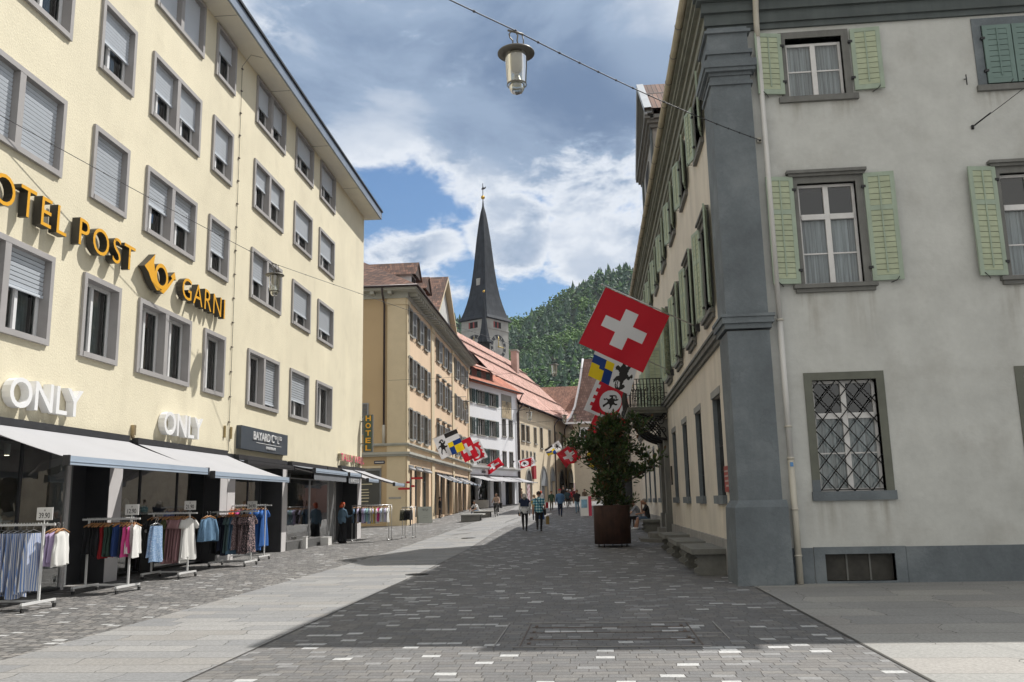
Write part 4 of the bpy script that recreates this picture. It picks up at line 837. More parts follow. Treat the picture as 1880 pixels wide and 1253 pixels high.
# balcony
bal = right
mb = MB(ST); mb.box(0, 1.2, 31.95, 35.15, 4.70, 4.80); mb.box(0, 1.44, 31.9, 35.2, 4.802, 4.92); bs_ = mb.build("balcony", mat("balcony_stone", (.15, .15, .13), .85, var=.2, vscale=3), right)
mb = MB(ST)
def baluster(u, x, nx, nu):
    pts = []
    for k in range(9):
        t = k / 8; bul = .16 * math.sin(PI * min(1, (1 - t) * 1.5)) if t > .2 else .16 * math.sin(PI * .2 + t); bul = .17 * math.sin(PI * (1 - t) ** .7 * .9)
        pts.append((x + nx * bul, u + nu * bul, 4.93 + t * 1.02))
    mb.tube(pts, .019, 5)
k = 0; u = 31.95
while u < 35.2: baluster(u, 1.34, 1, 0); u += .11
x = .12
while x < 1.34:
    baluster(31.95, x, 0, -1); baluster(35.15, x, 0, 1); x += .12
for z, o in ((5.95, .02), (5.75, .06), (4.98, .14), (5.4, .17)): mb.tube([(0, 31.95 - o, z), (1.34 + o, 31.95 - o, z), (1.34 + o, 35.15 + o, z), (0, 35.15 + o, z)], .016 if z > 5.9 else .010, 6)
rr = random.Random(5)
def scroll(cx, cu, cz, r, onfront):
    pts = []
    for q in range(14):
        a = q * .62; rad = r * (1 - q / 16); du, dz = rad * math.cos(a), rad * math.sin(a); pts.append((cx, cu + du, cz + dz) if onfront else (cx + du, cu, cz + dz))
    mb.tube(pts, .014, 4)
for u in [32.1 + .3 * q for q in range(11)]: scroll(1.49, u, 5.2, .14, True); scroll(1.49, u + .12, 5.55, .12, True)
for x in [.15 + .25 * q for q in range(5)]: scroll(x, 31.8, 5.2, .13, False); scroll(x + .1, 31.82, 5.55, .11, False)
mb.build("railing", M_iron, bs_)
mb = MB(ST)
for u in (31.95, 33.55, 35.15): mb.ell((1.34, u, 6.02), (.05, .05, .055), 8, 6)
mb.ell((1.25, 31.9, 5.72), (.05, .05, .05), 8, 6); mb.build("finial", mat("gilded", (.55, .36, .08), .35, .6, var=0), bs_)
for u in (32.15, 33.1, 33.95, 34.9):
    mb = MB(ST); n = 12; pts = [(.06 + 1.05 * math.sin(PI / 2 * k / n) ** 1.2, u, 3.75 + .92 * (1 - math.cos(PI / 2 * k / n))) for k in range(n + 1)]; mb.tube(pts, .05, 6)
    pts2 = [(.06 + 1.0 * k / n, u, 4.68 - .9 * (1 - k / n) ** 2.2) for k in range(n + 1)]; mb.tube(pts2, .025, 6)
    for (cx, cz, r) in ((.28, 4.42, .2), (.62, 4.52, .13), (.18, 4.08, .13), (.88, 4.6, .09), (.45, 4.25, .12), (.1, 4.6, .1)):
        mb.tube([(cx + r * (1 - q / 18) * math.cos(q * .6), u, cz + r * (1 - q / 18) * math.sin(q * .6)) for q in range(16)], .018, 5)
    mb.build("bracket", M_iron, bs_)
# stone benches along the street wall
def bench(y0, lab, grp="stone benches against the cream wall"):
    g = G(2.5, y0); B = TR(2.3, y0, g); e = empty("stone_bench", lab, "bench", B, grp); ms = mat("bench_stone", (.17, .17, .155), .9, var=.18, vscale=4, bump=.4, bscale=20, dirt=((.09, .09, .08), .6, 3))
    mb = MB(B); mb.box(-.28, .46, 0, 2.5, .44, .55); mb.build("seat", ms, e)
    for yy in (.10, 2.20):
        mb = MB(B); pts = [(-.10, 0), (-.22, .06), (-.23, .13), (-.15, .17), (-.14, .21), (-.20, .25), (-.20, .31), (-.14, .35), (-.22, .44), (.44, .44), (.44, 0)]
        M = Matrix(((1, 0, 0, 0), (0, 0, -1, yy + .16), (0, 1, 0, 0), (0, 0, 0, 1))); mb.prism(pts, .16, M); mb.build("leg", ms, e)
for y, l in ((19.2, "weathered stone bench nearest the corner pilaster"), (22.6, "weathered stone bench, middle of the three before the steps"), (26.3, "weathered stone bench just before the entrance steps"), (37.6, "stone bench beyond the entrance with people sitting on it")):
    bench(y, l)
# wire anchor at right edge
mb = MB(); mb.tube([(7.84, Y0 - .03, 8.80), (7.9, Y0 - .1, 8.84), (8.2, Y0 - .6, 9.0), (10.8, Y0 - 5.2, 10.45)], .007, 5); mb.tube([(7.86, Y0 - .06, 8.82), (8.05, Y0 - .38, 8.93)], .016, 6); mb.lathe([(.028, 8.76), (.028, 8.84)], (7.84, Y0 - .02, 0), 8)
mb.build("span_wire", M_black, loc=(7.84, Y0, 8.8), label="black span wire bolted to the grey wall beside the upper right window", cat="wire")
mb = MB(); mb.tube([(7.8, Y0, 9.85), (7.8, Y0 - .1, 9.8)], .01, 5); mb.tube([(7.8, Y0 - .1, 9.68), (7.8, Y0 - .1, 9.9)], .012, 5); mb.build("shutter_catch", M_black, right)
# ---------------------------------------------------------------- ochre house up the street on the left
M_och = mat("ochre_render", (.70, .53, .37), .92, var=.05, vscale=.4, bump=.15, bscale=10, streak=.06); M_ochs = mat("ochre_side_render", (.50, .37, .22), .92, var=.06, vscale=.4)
M_pil = mat("cream_pilaster", (.62, .52, .36), .9, var=.05); M_cgr = mat("cornice_grey_green", (.40, .40, .36), .85, var=.08); M_sgy = mat("grey_shutter", (.30, .32, .335), .6, var=.08); M_sgyl = mat("grey_louvre", (.20, .21, .22), .7)
t_red = tile_mat("red_tiles", (.17, .075, .05), (.26, .12, .08), (.34, .17, .11)); t_old = tile_mat("old_tiles", (.085, .05, .04), (.16, .085, .06), (.27, .14, .095))
t_pink = tile_mat("pink_tiles", (.36, .19, .15), (.48, .275, .225), (.56, .35, .29), .26, .38, .5); t_org = tile_mat("orange_tiles", (.34, .10, .055), (.42, .14, .08), (.48, .18, .10), .2, .35, .5)
M_grn = mat("bottle_green_shutter", (.025, .062, .055), .6, var=.1); M_grnl = mat("bottle_green_louvre", (.02, .05, .045), .7)
M_wr = mat("white_render", (.80, .81, .83), .9, var=.04, vscale=.4, streak=.03); M_cream2 = mat("cream_render_far", (.60, .51, .37), .92, var=.08, vscale=.25, bump=.1, streak=.08)
M_sand = mat("sandstone", (.27, .26, .23), .85, var=.1); M_darkp = mat("far_pane", (.03, .035, .04), .15, var=.2, vscale=1.0)
def simple_shutter(T, par, u0, u1, z0, z1, x, m, ml, ang=0, side=1):
    """small louvred shutter standing at an angle from the wall, hinged at u0 (side 1) or u1 (side -1)"""
    a = math.radians(ang); w = u1 - u0; h = u0 if side > 0 else u1
    M = Matrix(((math.cos(a), math.sin(a), 0, x), (-side * math.sin(a), side * math.cos(a), 0, h), (0, 0, 1, 0), (0, 0, 0, 1))); TT = T @ M
    mb = MB(TT); t = .02; s = .07
    mb.box(-t, t, 0, s, z0, z1); mb.box(-t, t, w - s, w, z0, z1)
    for zz in (z0, (z0 + z1) / 2 - s / 2, z1 - s): mb.box(-t, t, s, w - s, zz, zz + s)
    n = max(4, int((z1 - z0) / .11)); h_ = (z1 - z0 - 2 * s) / n
    for k in range(n): q = z0 + s + k * h_; mb.add([(-t, s, q), (-t, w - s, q), (t, w - s, q + h_ * .8), (t, s, q + h_ * .8)], [(0, 1, 2, 3)], 1)
    return mb.build("shutter", [m, ml], par)
YT = TR(-12.12, 56.55, 0, .0104)
och = empty("ochre_house", "ochre three storey house with grey louvred shutters and bracketed cornice", "building", YT)
mb = MB(YT); holes = []; cu = {0: [1.55, 4.35, 7.3], 1: [12.9, 15.7, 18.4], 2: [22.9, 26.0, 29.2]}
rowsY = [(5.95, 7.95), (9.55, 11.5), (13.05, 14.85)]
wl = []
for s in cu:
    for c in cu[s]:
        for r, (a, b) in enumerate(rowsY): holes.append((c - .55, c + .55, a, b)); wl.append((s, c, r, a, b))
sh_o = [(.55, 2.1), (3.1, 5.0), (5.9, 8.6), (11.3, 13.3), (14.1, 16.2), (17.3, 20.2), (21.7, 23.3), (24.2, 26.2), (27.2, 29.6)]
for a, b in sh_o: holes.append((a, b, .75, 4.1))
grid_wall(mb, 0, [0, 32.2], [-.5, 16.2], holes, .35)
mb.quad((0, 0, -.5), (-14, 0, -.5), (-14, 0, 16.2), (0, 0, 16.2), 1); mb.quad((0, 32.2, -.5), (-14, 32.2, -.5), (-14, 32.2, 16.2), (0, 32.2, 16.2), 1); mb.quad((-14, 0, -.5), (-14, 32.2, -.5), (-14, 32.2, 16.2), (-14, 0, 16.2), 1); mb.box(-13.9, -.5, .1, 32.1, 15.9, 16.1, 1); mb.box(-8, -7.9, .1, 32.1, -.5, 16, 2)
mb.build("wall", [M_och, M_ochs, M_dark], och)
for a, b in ((9.55, 10.75), (20.45, 21.4), (31.3, 32.2)): mb = MB(YT); mb.box(0, .09, a, b, -.4, 15.35); mb.box(0, .15, a - .06, b + .06, 14.9, 15.25); mb.build("pilaster", M_pil, och)
mb = MB(YT); mb.box(0, .09, 0, .85, -.4, 15.35); mb.box(0, .15, -.06, .91, 14.9, 15.25)
mb.box(-1.25, 0, -.09, 0, -.4, 15.35); mb.box(-1.3, .0, -.15, -.09, 14.9, 15.25)
mb.build("pilaster", M_pil, och)
mb = MB(YT)
for d, a, b in ((.12, 4.75, 4.86), (.22, 4.862, 5.02), (.08, 5.43, 5.5), (.14, 5.502, 5.6)): mb.box(0, d + .09, -d - .09, 32.3, a, b); mb.box(-14, -.002, -d - .09, 0, a, b)
for d, a, b in ((.12, 15.36, 15.5), (.78, 15.78, 15.86), (.86, 15.862, 15.98)): mb.box(0, d, -d, 32.4, a, b); mb.box(-14, -.002, -d, 0, a, b)
mb.box(0, .14, -.14, 32.4, 15.5, 15.78); mb.box(-14, -.002, -.14, 0, 15.5, 15.78)
u = .3
while u < 32: mb.box(.142, .68, u, u + .26, 15.56, 15.775); u += .78
x = -1.0
while x > -14: mb.box(x - .13, x + .13, -.68, -.142, 15.56, 15.775); x -= 1.2
mb.build("cornice", M_cgr, och)
mb = MB(YT); mb.tube([(.92, -.9, 16.0), (.92, 32.5, 16.0)], .09, 8); mb.tube([(-14, -.92, 16.0), (.92, -.92, 16.0)], .09, 8)
mb.tube([(-1.45, -.9, 15.9), (-1.45, -.75, 15.5), (-1.45, -.16, 14.9), (-1.45, -.14, 6.8)], .07, 8); mb.tube([(-1.45, -.14, 6.8), (-1.45, -.14, 5.6)], .1, 8, m=1)
mb.build("gutter", [mat("brown_gutter", (.05, .035, .035), .5, .3), M_pipe2], och)
mb = MB(YT); rz = 16.06; mb.add([(.9, -.9, rz), (.9, 32.6, rz), (-15, 32.6, rz), (-15, -.9, rz), (-7, 7.0, rz + 5.0), (-7, 26, rz + 5.0)], [(0, 1, 5, 4), (1, 2, 5), (2, 3, 4, 5), (3, 0, 4)])
ro = mb.build("roof", t_old, och); set_uv(ro, (0, 1, 0), (-.8, 0, .6))
for j, u in enumerate((3.8, 8.0)):
    mb = MB(YT); mb.box(-3, -.25, u - .9, u + .9, 16.3, 17.9, 0); mb.box(-.26, -.20, u - .6, u + .6, 16.7, 17.7, 2); A = 18.9; mb.add([(.2, u - 1.3, 17.7), (.2, u, A), (.2, u + 1.3, 17.7), (-5, u - 1.3, 17.7), (-5, u, A), (-5, u + 1.3, 17.7)], [(0, 1, 4, 3), (1, 2, 5, 4)], 1); mb.add([(.1, u - 1.1, 17.75), (.1, u + 1.1, 17.75), (.1, u, A - .1)], [(0, 1, 2)], 3)
    d = mb.build("dormer", [M_wr, t_old, M_darkp, mat("dark_wood", (.05, .03, .022), .7)], och); set_uv(d, (1, 0, 0), (0, .7, .7))
# big cross gable
mb = MB(YT); u0, u1 = 9.6, 21.3; A = 20.4; mb.add([(.1, u0 + .5, 16.1), (.1, u1 - .5, 16.1), (.1, (u0 + u1) / 2, A)], [(0, 1, 2)], 0); mb.add([(.55, u0 - .2, 16.0), (.55, (u0 + u1) / 2, A + .45), (.55, u1 + .2, 16.0), (-8, u0 - .2, 16.0), (-8, (u0 + u1) / 2, A + .45), (-8, u1 + .2, 16.0)], [(0, 1, 4, 3), (1, 2, 5, 4)], 1)
for s, uu in ((0, u0 - .2), (1, u1 + .2)): mb.add([(.56, uu, 16.0), (.56, (u0 + u1) / 2, A + .45), (.56, (u0 + u1) / 2, A + .15), (.56, uu, 15.7), (.1, uu, 16.0), (.1, (u0 + u1) / 2, A + .45), (.1, (u0 + u1) / 2, A + .15), (.1, uu, 15.7)], [(0, 1, 2, 3), (3, 2, 6, 7)], 2)
g = mb.build("gable", [M_gren, t_old, M_pil], och); set_uv(g, (1, 0, 0), (0, .6, .6))
for u in (25, 28.5): mb = MB(YT); mb.box(-3, -2.2, u, u + .7, 17, 20.2); mb.box(-3.1, -2.1, u - .1, u + .8, 20.2, 20.35); mb.build("chimney", t_old, och)
for s, c, r, a, b in wl:
    mb = MB(YT); frame4(mb, None, c - .55, c + .55, a, b, .12, .05); mb.box(-.2, .12, c - .75, c + .75, a - .12, a)
    if s == 1 and r < 2: mb.box(0, .2, c - .8, c + .8, b + .3, b + .42)
    w = mb.build("window", M_sand, och)
    mb = MB(YT); mb.box(-.3, -.25, c - .55, c + .55, a, b, 0); mb.box(-.25, -.22, c - .04, c + .04, a, b, 1)
    for q in (c - .53, c + .46): mb.box(-.25, -.22, q, q + .07, a, b, 1)
    mb.build("sash", [M_darkp, M_wht], w)
    an = 10 if s < 2 else 14
    simple_shutter(YT, och, c - .67 - .58, c - .67, a, b, .06, M_sgy, M_sgyl, an, -1); simple_shutter(YT, och, c + .67, c + .67 + .58, a, b, .06, M_sgy, M_sgyl, an, 1)
for i, (a, b) in enumerate(sh_o):
    mb = MB(YT); mb.box(-.34, -.30, a, b, .75, 4.1, 0); w = .06
    for q in (a, b - w): mb.box(-.30, -.24, q, q + w, .75, 4.1, 1)
    mb.box(-.30, -.24, a, b, 3.2, 3.27, 1); mb.build("shop_window", [mat("shop_dark_glass", (.035, .05, .048), .06, var=.3, vscale=.8), M_sgyl], och)
    if i < 3: mb = MB(YT); mb.tube([(.16, a - .1, 3.95), (.16, b + .1, 3.95)], .09, 8); mb.box(0, .12, a - .1, b + .1, 4.05, 4.2, 1); mb.build("rolled_awning", [M_aw, M_sgyl], och)
mb = MB(YT); mb.box(-4.2, -1.62, -.06, .1, 1.0, 4.0, 1); mb.box(-4.0, -1.72, -.07, -.06, 1.1, 3.85, 0); mb.box(-4.2, -1.6, -.1, -.06, 4.0, 4.15, 2); mb.build("side_window", [M_darkp, M_sgyl, M_pil], och)
for k, (z, w) in enumerate(((2.95, 1.0), (2.6, .5), (2.42, .6), (2.24, .55), (2.06, .6), (1.85, .5), (1.6, .62))): mb = MB(YT); mb.box(-3.0 - w / 2, -3.0 + w / 2 + .3, -.078, -.072, z, z + .06); mb.build("window_lettering", mat("cream_lettering", (.55, .5, .35), .5, var=0), och)
simple_shutter(TR(-12.12, 56.55, 0, .0104 - PI / 2), och, -3.2, -2.5, 6.2, 8.3, .06, M_sgy, M_sgyl, 0, 1)
mb = MB(YT); mb.box(-2.1, -1.4, -.05, -.01, 4.28, 4.48, 0); mb.box(-2.04, -1.46, -.055, -.05, 4.36, 4.40, 1); mb.build("street_name_plate", [mat("navy_enamel", (.02, .03, .07), .4, var=0), M_lw], loc=YT @ Vector((-1.75, -.05, 4.3)), label="dark blue street name plate on the shaded ochre side wall", cat="sign")
mb = MB(YT); mb.box(-1.1, -.3, -.12, -.09, 2.0, 2.12); mb.build("side_lettering", mat("steel_letters", (.3, .3, .3), .4, .6), och)
for k, (a, b) in enumerate(((11.2, 13.4), (14.0, 16.3), (17.2, 20.3), (21.6, 23.4), (24.1, 26.3), (27.1, 29.7))):
    awning(YT, a, b, 3.95, 1.35, 3.35, ["first", "second", "third", "fourth", "fifth", "last"][k] + ["", ", darker"][k % 2] + " awning beyond the first middle pilaster of the ochre house", [M_aw, M_awd][min(1, k % 2)], M_bar, barh=.08, arms=False, group="awnings along the ochre house")
# ---------------------------------------------------------------- white house
WT = TR(-12.46, 88.78, 0, math.radians(-17.49))
wh = empty("white_house", "white house with dark green shutters, painted sundial and white awnings", "building", WT)
mb = MB(WT); holes = []; W1 = []
for (c, r) in [(c, r) for c in (.35, 3.0, 5.95) for r in ((5.72, 7.25), (8.72, 10.35), (12.0, 13.35))]: W1.append((c, *r, 1))
for c in (9.12, 11.05):
    for r in ((5.55, 7.2), (8.95, 10.85)): W1.append((c, *r, 0))
for c, a, b, s in W1: holes.append((c - (.32 if c < 1 else .85 if s else .5), c + (.35 if c < 1 else .85 if s else .5), a, b))
shW = [(.0, 2.0), (2.9, 5.1), (6.0, 8.1), (9.2, 11.9)]
for a, b in shW: holes.append((a, b, 1.0, 4.2))
grid_wall(mb, 0, [0, 13.2], [0, 14.2], holes, .3); mb.quad((0, 13.2, 0), (-10, 13.2, 0), (-10, 13.2, 14.2), (0, 13.2, 14.2)); mb.quad((0, 0, 0), (-10, 0, 0), (-10, 0, 14.2), (0, 0, 14.2)); mb.quad((-10, 0, 0), (-10, 13.2, 0), (-10, 13.2, 14.2), (-10, 0, 14.2)); mb.box(-9.9, -.4, .1, 13.1, 13.9, 14.1)
mb.box(-6, -5.9, .1, 13.1, 0, 14, 1); mb.build("wall", [M_wr, M_dark], wh)
for c, a, b, s in W1:
    hw = .32 if c < 1 else .85 if s else .5
    mb = MB(WT); frame4(mb, None, c - hw, c + hw, a, b, .1, .03); mb.box(-.2, .1, c - hw - .15, c + hw + .15, a - .12, a); w = mb.build("window", M_sand, wh)
    mb = MB(WT); mb.box(-.29, -.25, c - hw, c + hw, a, b, 0)
    n = 3 if hw > .6 else 2
    for k in range(n + 1): q = c - hw + 2 * hw * k / n; mb.box(-.25, -.2, q - .04, q + .04, a, b, 1)
    mb.build("sash", [M_darkp, M_wht], w)
    if s:
        if c > 1: simple_shutter(WT, wh, c - hw - .62, c - hw - .08, a - .05, b + .05, .05, M_grn, M_grnl, 8, -1)
        simple_shutter(WT, wh, c + hw + .08, c + hw + .62, a - .05, b + .05, .05, M_grn, M_grnl, 8, 1)
mb = MB(WT); mb.box(.0, .03, 8.45, 11.4, 10.95, 13.65, 0); mb.box(.03, .034, 8.6, 11.25, 11.0, 12.9, 1)
for k in range(7): a = PI * (k + .5) / 7; mb.tube([(.05, 9.9, 12.9), (.05, 9.9 + 1.2 * math.cos(a), 12.9 - 1.4 * math.sin(a))], .02, 4, m=2)
mb.build("sundial", [mat("sundial_grey", (.26, .25, .22), .9), mat("sundial_ochre", (.42, .34, .22), .9, var=.35, vscale=1.2), M_sand], wh)
mb = MB(WT); mb.box(0, .35, 0, 13.3, 5.28, 5.42); mb.box(0, .2, 0, 13.25, 5.12, 5.28); mb.build("cornice", mat("light_stone", (.48, .48, .46), .85, var=.08), wh)
mb = MB(WT)
for i, (a, b) in enumerate(shW): mb.box(-.8, -.75, a, b, 1.0, 4.2, 0); mb.box(-.75, -.72, a + (b - a) * .5 - .04, a + (b - a) * .5 + .04, 1, 4.2, 1)
mb.build("shop_window", [M_darkp, M_sgyl], wh)
wall_text("aldo", 2.9, 4.72, .38, 1.0, .03, M_anth, wh, WT)
mb = MB(WT); mb.add([(.55, -.3, 14.2), (.55, 13.6, 14.2), (-5, 13.6, 18.2), (-5, -.3, 18.2)], [(0, 1, 2, 3)]); mb.box(-5, .5, -.3, 13.6, 14.1, 14.2); r = mb.build("roof", t_org, wh); set_uv(r, (0, 1, 0), (-.8, 0, .58))
mb = MB(WT); mb.tube([(.6, -.3, 14.18), (.6, 13.7, 14.18)], .09, 8); mb.tube([(.6, 13.5, 14.15), (.3, 13.4, 13.5), (.12, 13.3, 13.0), (.12, 13.3, 1.2)], .07, 8); mb.build("gutter", mat("brown_gutter", (.05, .035, .035)), wh)
mb = MB(WT); mb.box(-3, -.6, .4, 7.6, 14.8, 15.9, 0); 
for c in (1.5, 3.9, 6.3): mb.box(-.6, -.56, c - .5, c + .5, 14.9, 15.8, 1)
mb.add([(.0, -.2, 15.95), (.0, 8.5, 15.95), (-4.5, 8.5, 17.9), (-4.5, -.2, 17.9)], [(0, 1, 2, 3)], 2); mb.add([(.0, -.2, 15.85), (.0, 8.5, 15.85), (-4.5, 8.5, 17.8), (-4.5, -.2, 17.8)], [(0, 1, 2, 3)], 0); d = mb.build("dormer", [mat("red_wood", (.16, .06, .045), .8), M_darkp, t_pink], wh); set_uv(d, (0, 1, 0), (-.8, 0, .58))
for i, (a, b, l) in enumerate(((-.2, 3.1, "white awning on the white house, next to the ochre house"), (3.4, 8.2, "white awning in the middle of the white house"), (8.6, 12.9, "white awning at the far end of the white house"))): awning(WT, a, b, 4.4, 2.3, 3.8, l, M_aw, M_aw, barh=.06, arms=False)
# ---------------------------------------------------------------- cream house with arches and a huge pink roof
KT = TR(-8.49, 101.37, 0, math.radians(-10.45))
kr = empty("arched_house", "long cream house with pointed arches and a huge pale red tiled roof", "building", KT)
mb = MB(KT); holes = []; KW = [(2.25, .75, 8.8, 10.7), (4.55, .75, 8.8, 10.7), (8.2, .6, 8.8, 10.75), (11.4, .65, 8.4, 11.0), (16.1, .65, 8.5, 11.05), (19.95, .6, 8.5, 11.0), (23.8, .7, 8.4, 11), (29.3, .9, 8.5, 10.3), (32.6, .9, 8.5, 10.25), (2.0, .38, 6.7, 7.6), (4.0, .32, 6.7, 7.6), (5.8, .3, 6.7, 7.6), (7.6, .3, 6.7, 7.6)]
ARC = [(4.4, 1.25, 5.4), (12.2, 1.75, 5.9), (17.2, 1.25, 5.95), (22.7, 1.5, 5.85), (28.9, 1.4, 6.1)]
grid_wall(mb, 0, [0, 36.5], [0, 13], [(c - w, c + w, a, b) for c, w, a, b in KW] + [(c - w, c + w, 0.1, h - w * 1.3) for c, w, h in ARC], .4)
mb.quad((0, 36.5, 0), (-17, 36.5, 0), (-17, 36.5, 13), (0, 36.5, 13)); mb.quad((0, 0, 0), (-17, 0, 0), (-17, 0, 13), (0, 0, 13)); mb.quad((-17, -18, 0), (-17, 36.5, 0), (-17, 36.5, 13), (-17, -18, 13)); mb.box(-16.9, -.5, .1, 36.4, 12.6, 12.8)
mb.build("wall", M_cream2, kr)
for c, w, a, b in KW:
    mb = MB(KT); frame4(mb, None, c - w, c + w, a, b, .12, .05); mb.box(-.3, .15, c - w - .15, c + w + .15, a - .15, a); q = mb.build("window", M_sand, kr)
    mb = MB(KT); mb.box(-.36, -.3, c - w, c + w, a, b, 0)
    if w > .5: mb.box(-.3, -.26, c - .05, c + .05, a, b, 1); mb.box(-.3, -.26, c - w, c + w, a + (b - a) * .62, a + (b - a) * .62 + .06, 1)
    mb.build("sash", [M_darkp, M_wht], q)
for i, (c, w, h) in enumerate(ARC):
    mb = MB(KT); n = 10; L_ = [(-w + (w) * (1 - math.cos(PI / 2 * k / n)) * 1.0, h - w * 1.3 + w * 1.3 * math.sin(PI / 2 * k / n)) for k in range(n + 1)]
    inn = [(c + a, z) for a, z in L_] + [(c - a, z) for a, z in L_[::-1][1:]]
    out = [(c + a * 1.18, z + (.22 if k else 0)) for k, (a, z) in enumerate(L_)] + [(c - a * 1.18, z + (.22 if k < n else 0)) for k, (a, z) in enumerate(L_[::-1][1:], 1)]
    z0 = h - w * 1.3
    # dark infill in front of the sheet, and the stone surround
    mb.add([(.012, *p) for p in inn], [tuple(range(len(inn)))], 1); mb.box(-.38, -.35, c - w, c + w, .1, z0, 1)
    inn2 = [(c - w, .3)] + inn + [(c + w, .3)]; out2 = [(c - w - .25, .3)] + out + [(c + w + .25, .3)]
    for k in range(len(inn2) - 1): mb.add([(.02, *inn2[k]), (.02, *inn2[k + 1]), (.02, *out2[k + 1]), (.02, *out2[k]), (.1, *inn2[k]), (.1, *inn2[k + 1]), (.1, *out2[k + 1]), (.1, *out2[k])], [(4, 5, 6, 7), (0, 1, 5, 4), (3, 2, 6, 7)], 0)
    mb.build("arch", [M_sand, [M_dark, mat("grey_gate", (.20, .21, .22), .7), mat("grey_gate", (.2, .21, .22)), M_dark, M_anth][i]], kr)
mb = MB(KT); mb.box(.0, .3, 5.9, 7.2, 4.4, 6.0); mb.build("banner", mat("crimson_banner", (.28, .01, .02), .7), loc=KT @ Vector((.15, 6.5, 4.4)), label="dark red vertical banner between the first two arches of the cream house", cat="banner")
def chevron_door(u0, u1, z0, z1):
    m = bpy.data.materials.get("chevron") or bpy.data.materials.new("chevron"); m.use_nodes = True; nt = m.node_tree; b = nt.nodes['Principled BSDF']; g = nt.nodes.new('ShaderNodeTexCoord'); mp = nt.nodes.new('ShaderNodeMapping'); w = nt.nodes.new('ShaderNodeTexWave'); r = nt.nodes.new('ShaderNodeValToRGB'); w.bands_direction = 'DIAGONAL'; w.inputs['Scale'].default_value = 1.0
    nt.links.new(g.outputs['Object'], mp.inputs[0]); mp.inputs['Rotation'].default_value = (0, 0, 0); nt.links.new(mp.outputs[0], w.inputs[0]); nt.links.new(w.outputs[0], r.inputs[0]); r.color_ramp.interpolation = 'CONSTANT'; e = r.color_ramp.elements; e[0].color = (.6, .58, .58, 1); e[1].position = .5; e[1].color = (.25, .03, .06, 1); nt.links.new(r.outputs[0], b.inputs[0])
    mb = MB(KT); mb.box(.05, .12, u0, u1, z0, z1); return mb.build("striped_shutter", m, kr)
chevron_door(3.3, 4.5, 1.2, 3.7); chevron_door(30.6, 31.5, 2.0, 4.3); chevron_door(32.4, 33.3, 2.0, 4.3)
mb = MB(KT); mb.tube([(.7, -.3, 12.95), (.7, 37, 12.95)], .1, 8)
for u in (.1, 19.4, 25.9): mb.tube([(.7, u, 12.9), (.3, u - .4, 12.3), (.1, u - .5, 11.8), (.1, u - .5, 1.5)], .09, 8)
mb.build("gutter", mat("brown_gutter", (.05, .035, .035)), kr)
mb = MB(KT); E_ = 13.0; R_ = 22.9
mb.add([(.6, -.4, E_), (.6, 37, E_), (-8.7, 29.5, R_), (-8.7, -16, R_), (-5.1, -16, 19.1), (-5.1, -.4, 19.1), (-18, 37, E_), (-18, -16, E_)], [(0, 1, 2, 3, 4, 5), (1, 6, 2), (6, 7, 3, 2)])
ro = mb.build("roof", t_pink, kr); set_uv(ro, (0, 1, 0), (-.68, 0, .73))
mb = MB(KT)
for t in (.33, .62, .8): mb.tube([(.6 - 9.3 * t + .05, (-.4 if t < .6 else -14), E_ + 9.9 * t + .12), (.6 - 9.3 * t + .05, 37 - 7.5 * t, E_ + 9.9 * t + .12)], .09, 5)
mb.build("snow_guard", mat("roof_brown", (.12, .06, .045), .8), ro)
mb = MB(KT); mb.add([(-.2, 18, 13.9), (-.2, 25, 14.1), (-3.2, 25, 16.2), (-3.2, 18, 16.6)], [(0, 1, 2, 3)], 0); mb.add([(-.2, 18, 13.9), (-.2, 25, 14.1), (-.2, 25, 13.5), (-.2, 18, 13.7)], [(0, 1, 2, 3)], 1); mb.add([(-.2, 25, 14.1), (-3.2, 25, 16.2), (-2.8, 25, 14.5), (-.2, 25, 13)], [(0, 1, 2, 3)], 1); d = mb.build("dormer", [t_red, mat("red_wood", (.16, .06, .045), .8)], kr); set_uv(d, (0, 1, 0), (-.68, 0, .73))
mb = MB(KT); mb.box(-6.8, -5.9, 22.0, 23.2, 18, 23.2); mb.box(-6.9, -5.8, 21.9, 23.3, 23.2, 23.45, 1); mb.build("chimney", [mat("pink_chimney", (.45, .30, .26), .9), M_sand], kr)
# ---------------------------------------------------------------- church tower
CTm = TR(-20.2, 168.5, 0, math.radians(-33))
ch = empty("church_tower", "grey stone church tower with clock faces and a tall slender slate spire", "church", CTm); M_tow = mat("tower_render", (.37, .37, .35), .9, var=.12, vscale=.3, streak=.15, dirt=((.18, .18, .17), .5, .3)); M_sla = mat("spire_slate", (.034, .039, .047), .8, spec=.2, var=.25, vscale=.8, streak=.3, bump=.4, bscale=4)
h = 3.3; mb = MB(CTm); mb.box(-h, h, -h, h, 0, 36.9); mb.box(-h - .12, h + .12, -h - .12, h + .12, 34.9, 35.1); mb.box(-h - .1, h + .1, -h - .1, h + .1, 24, 24.4); mb.build("tower", M_tow, ch)
prof_ = [(37.0, 3.85), (37.7, 3.35), (38.9, 2.95), (40.5, 2.55), (42.2, 2.2), (44.8, 1.82), (48, 1.5), (51, 1.26), (54, 1.02), (57.5, .66), (59.5, .42), (61.0, .14), (62.4, .06)]
mb = MB(CTm); vs = []; 
for z, r in prof_:
    c = r * (.0 if z < 38.5 else .12)
    vs += [(-r, -r, z), (r, -r, z), (r, r, z), (-r, r, z)]
fs = [(k * 4 + j, k * 4 + (j + 1) % 4, k * 4 + 4 + (j + 1) % 4, k * 4 + 4 + j) for k in range(len(prof_) - 1) for j in range(4)] + [(0, 3, 2, 1)]
mb.add(vs, fs); mb.tube([(0, 0, 62), (0, 0, 66)], .07, 6); sp = mb.build("spire", M_sla, ch)
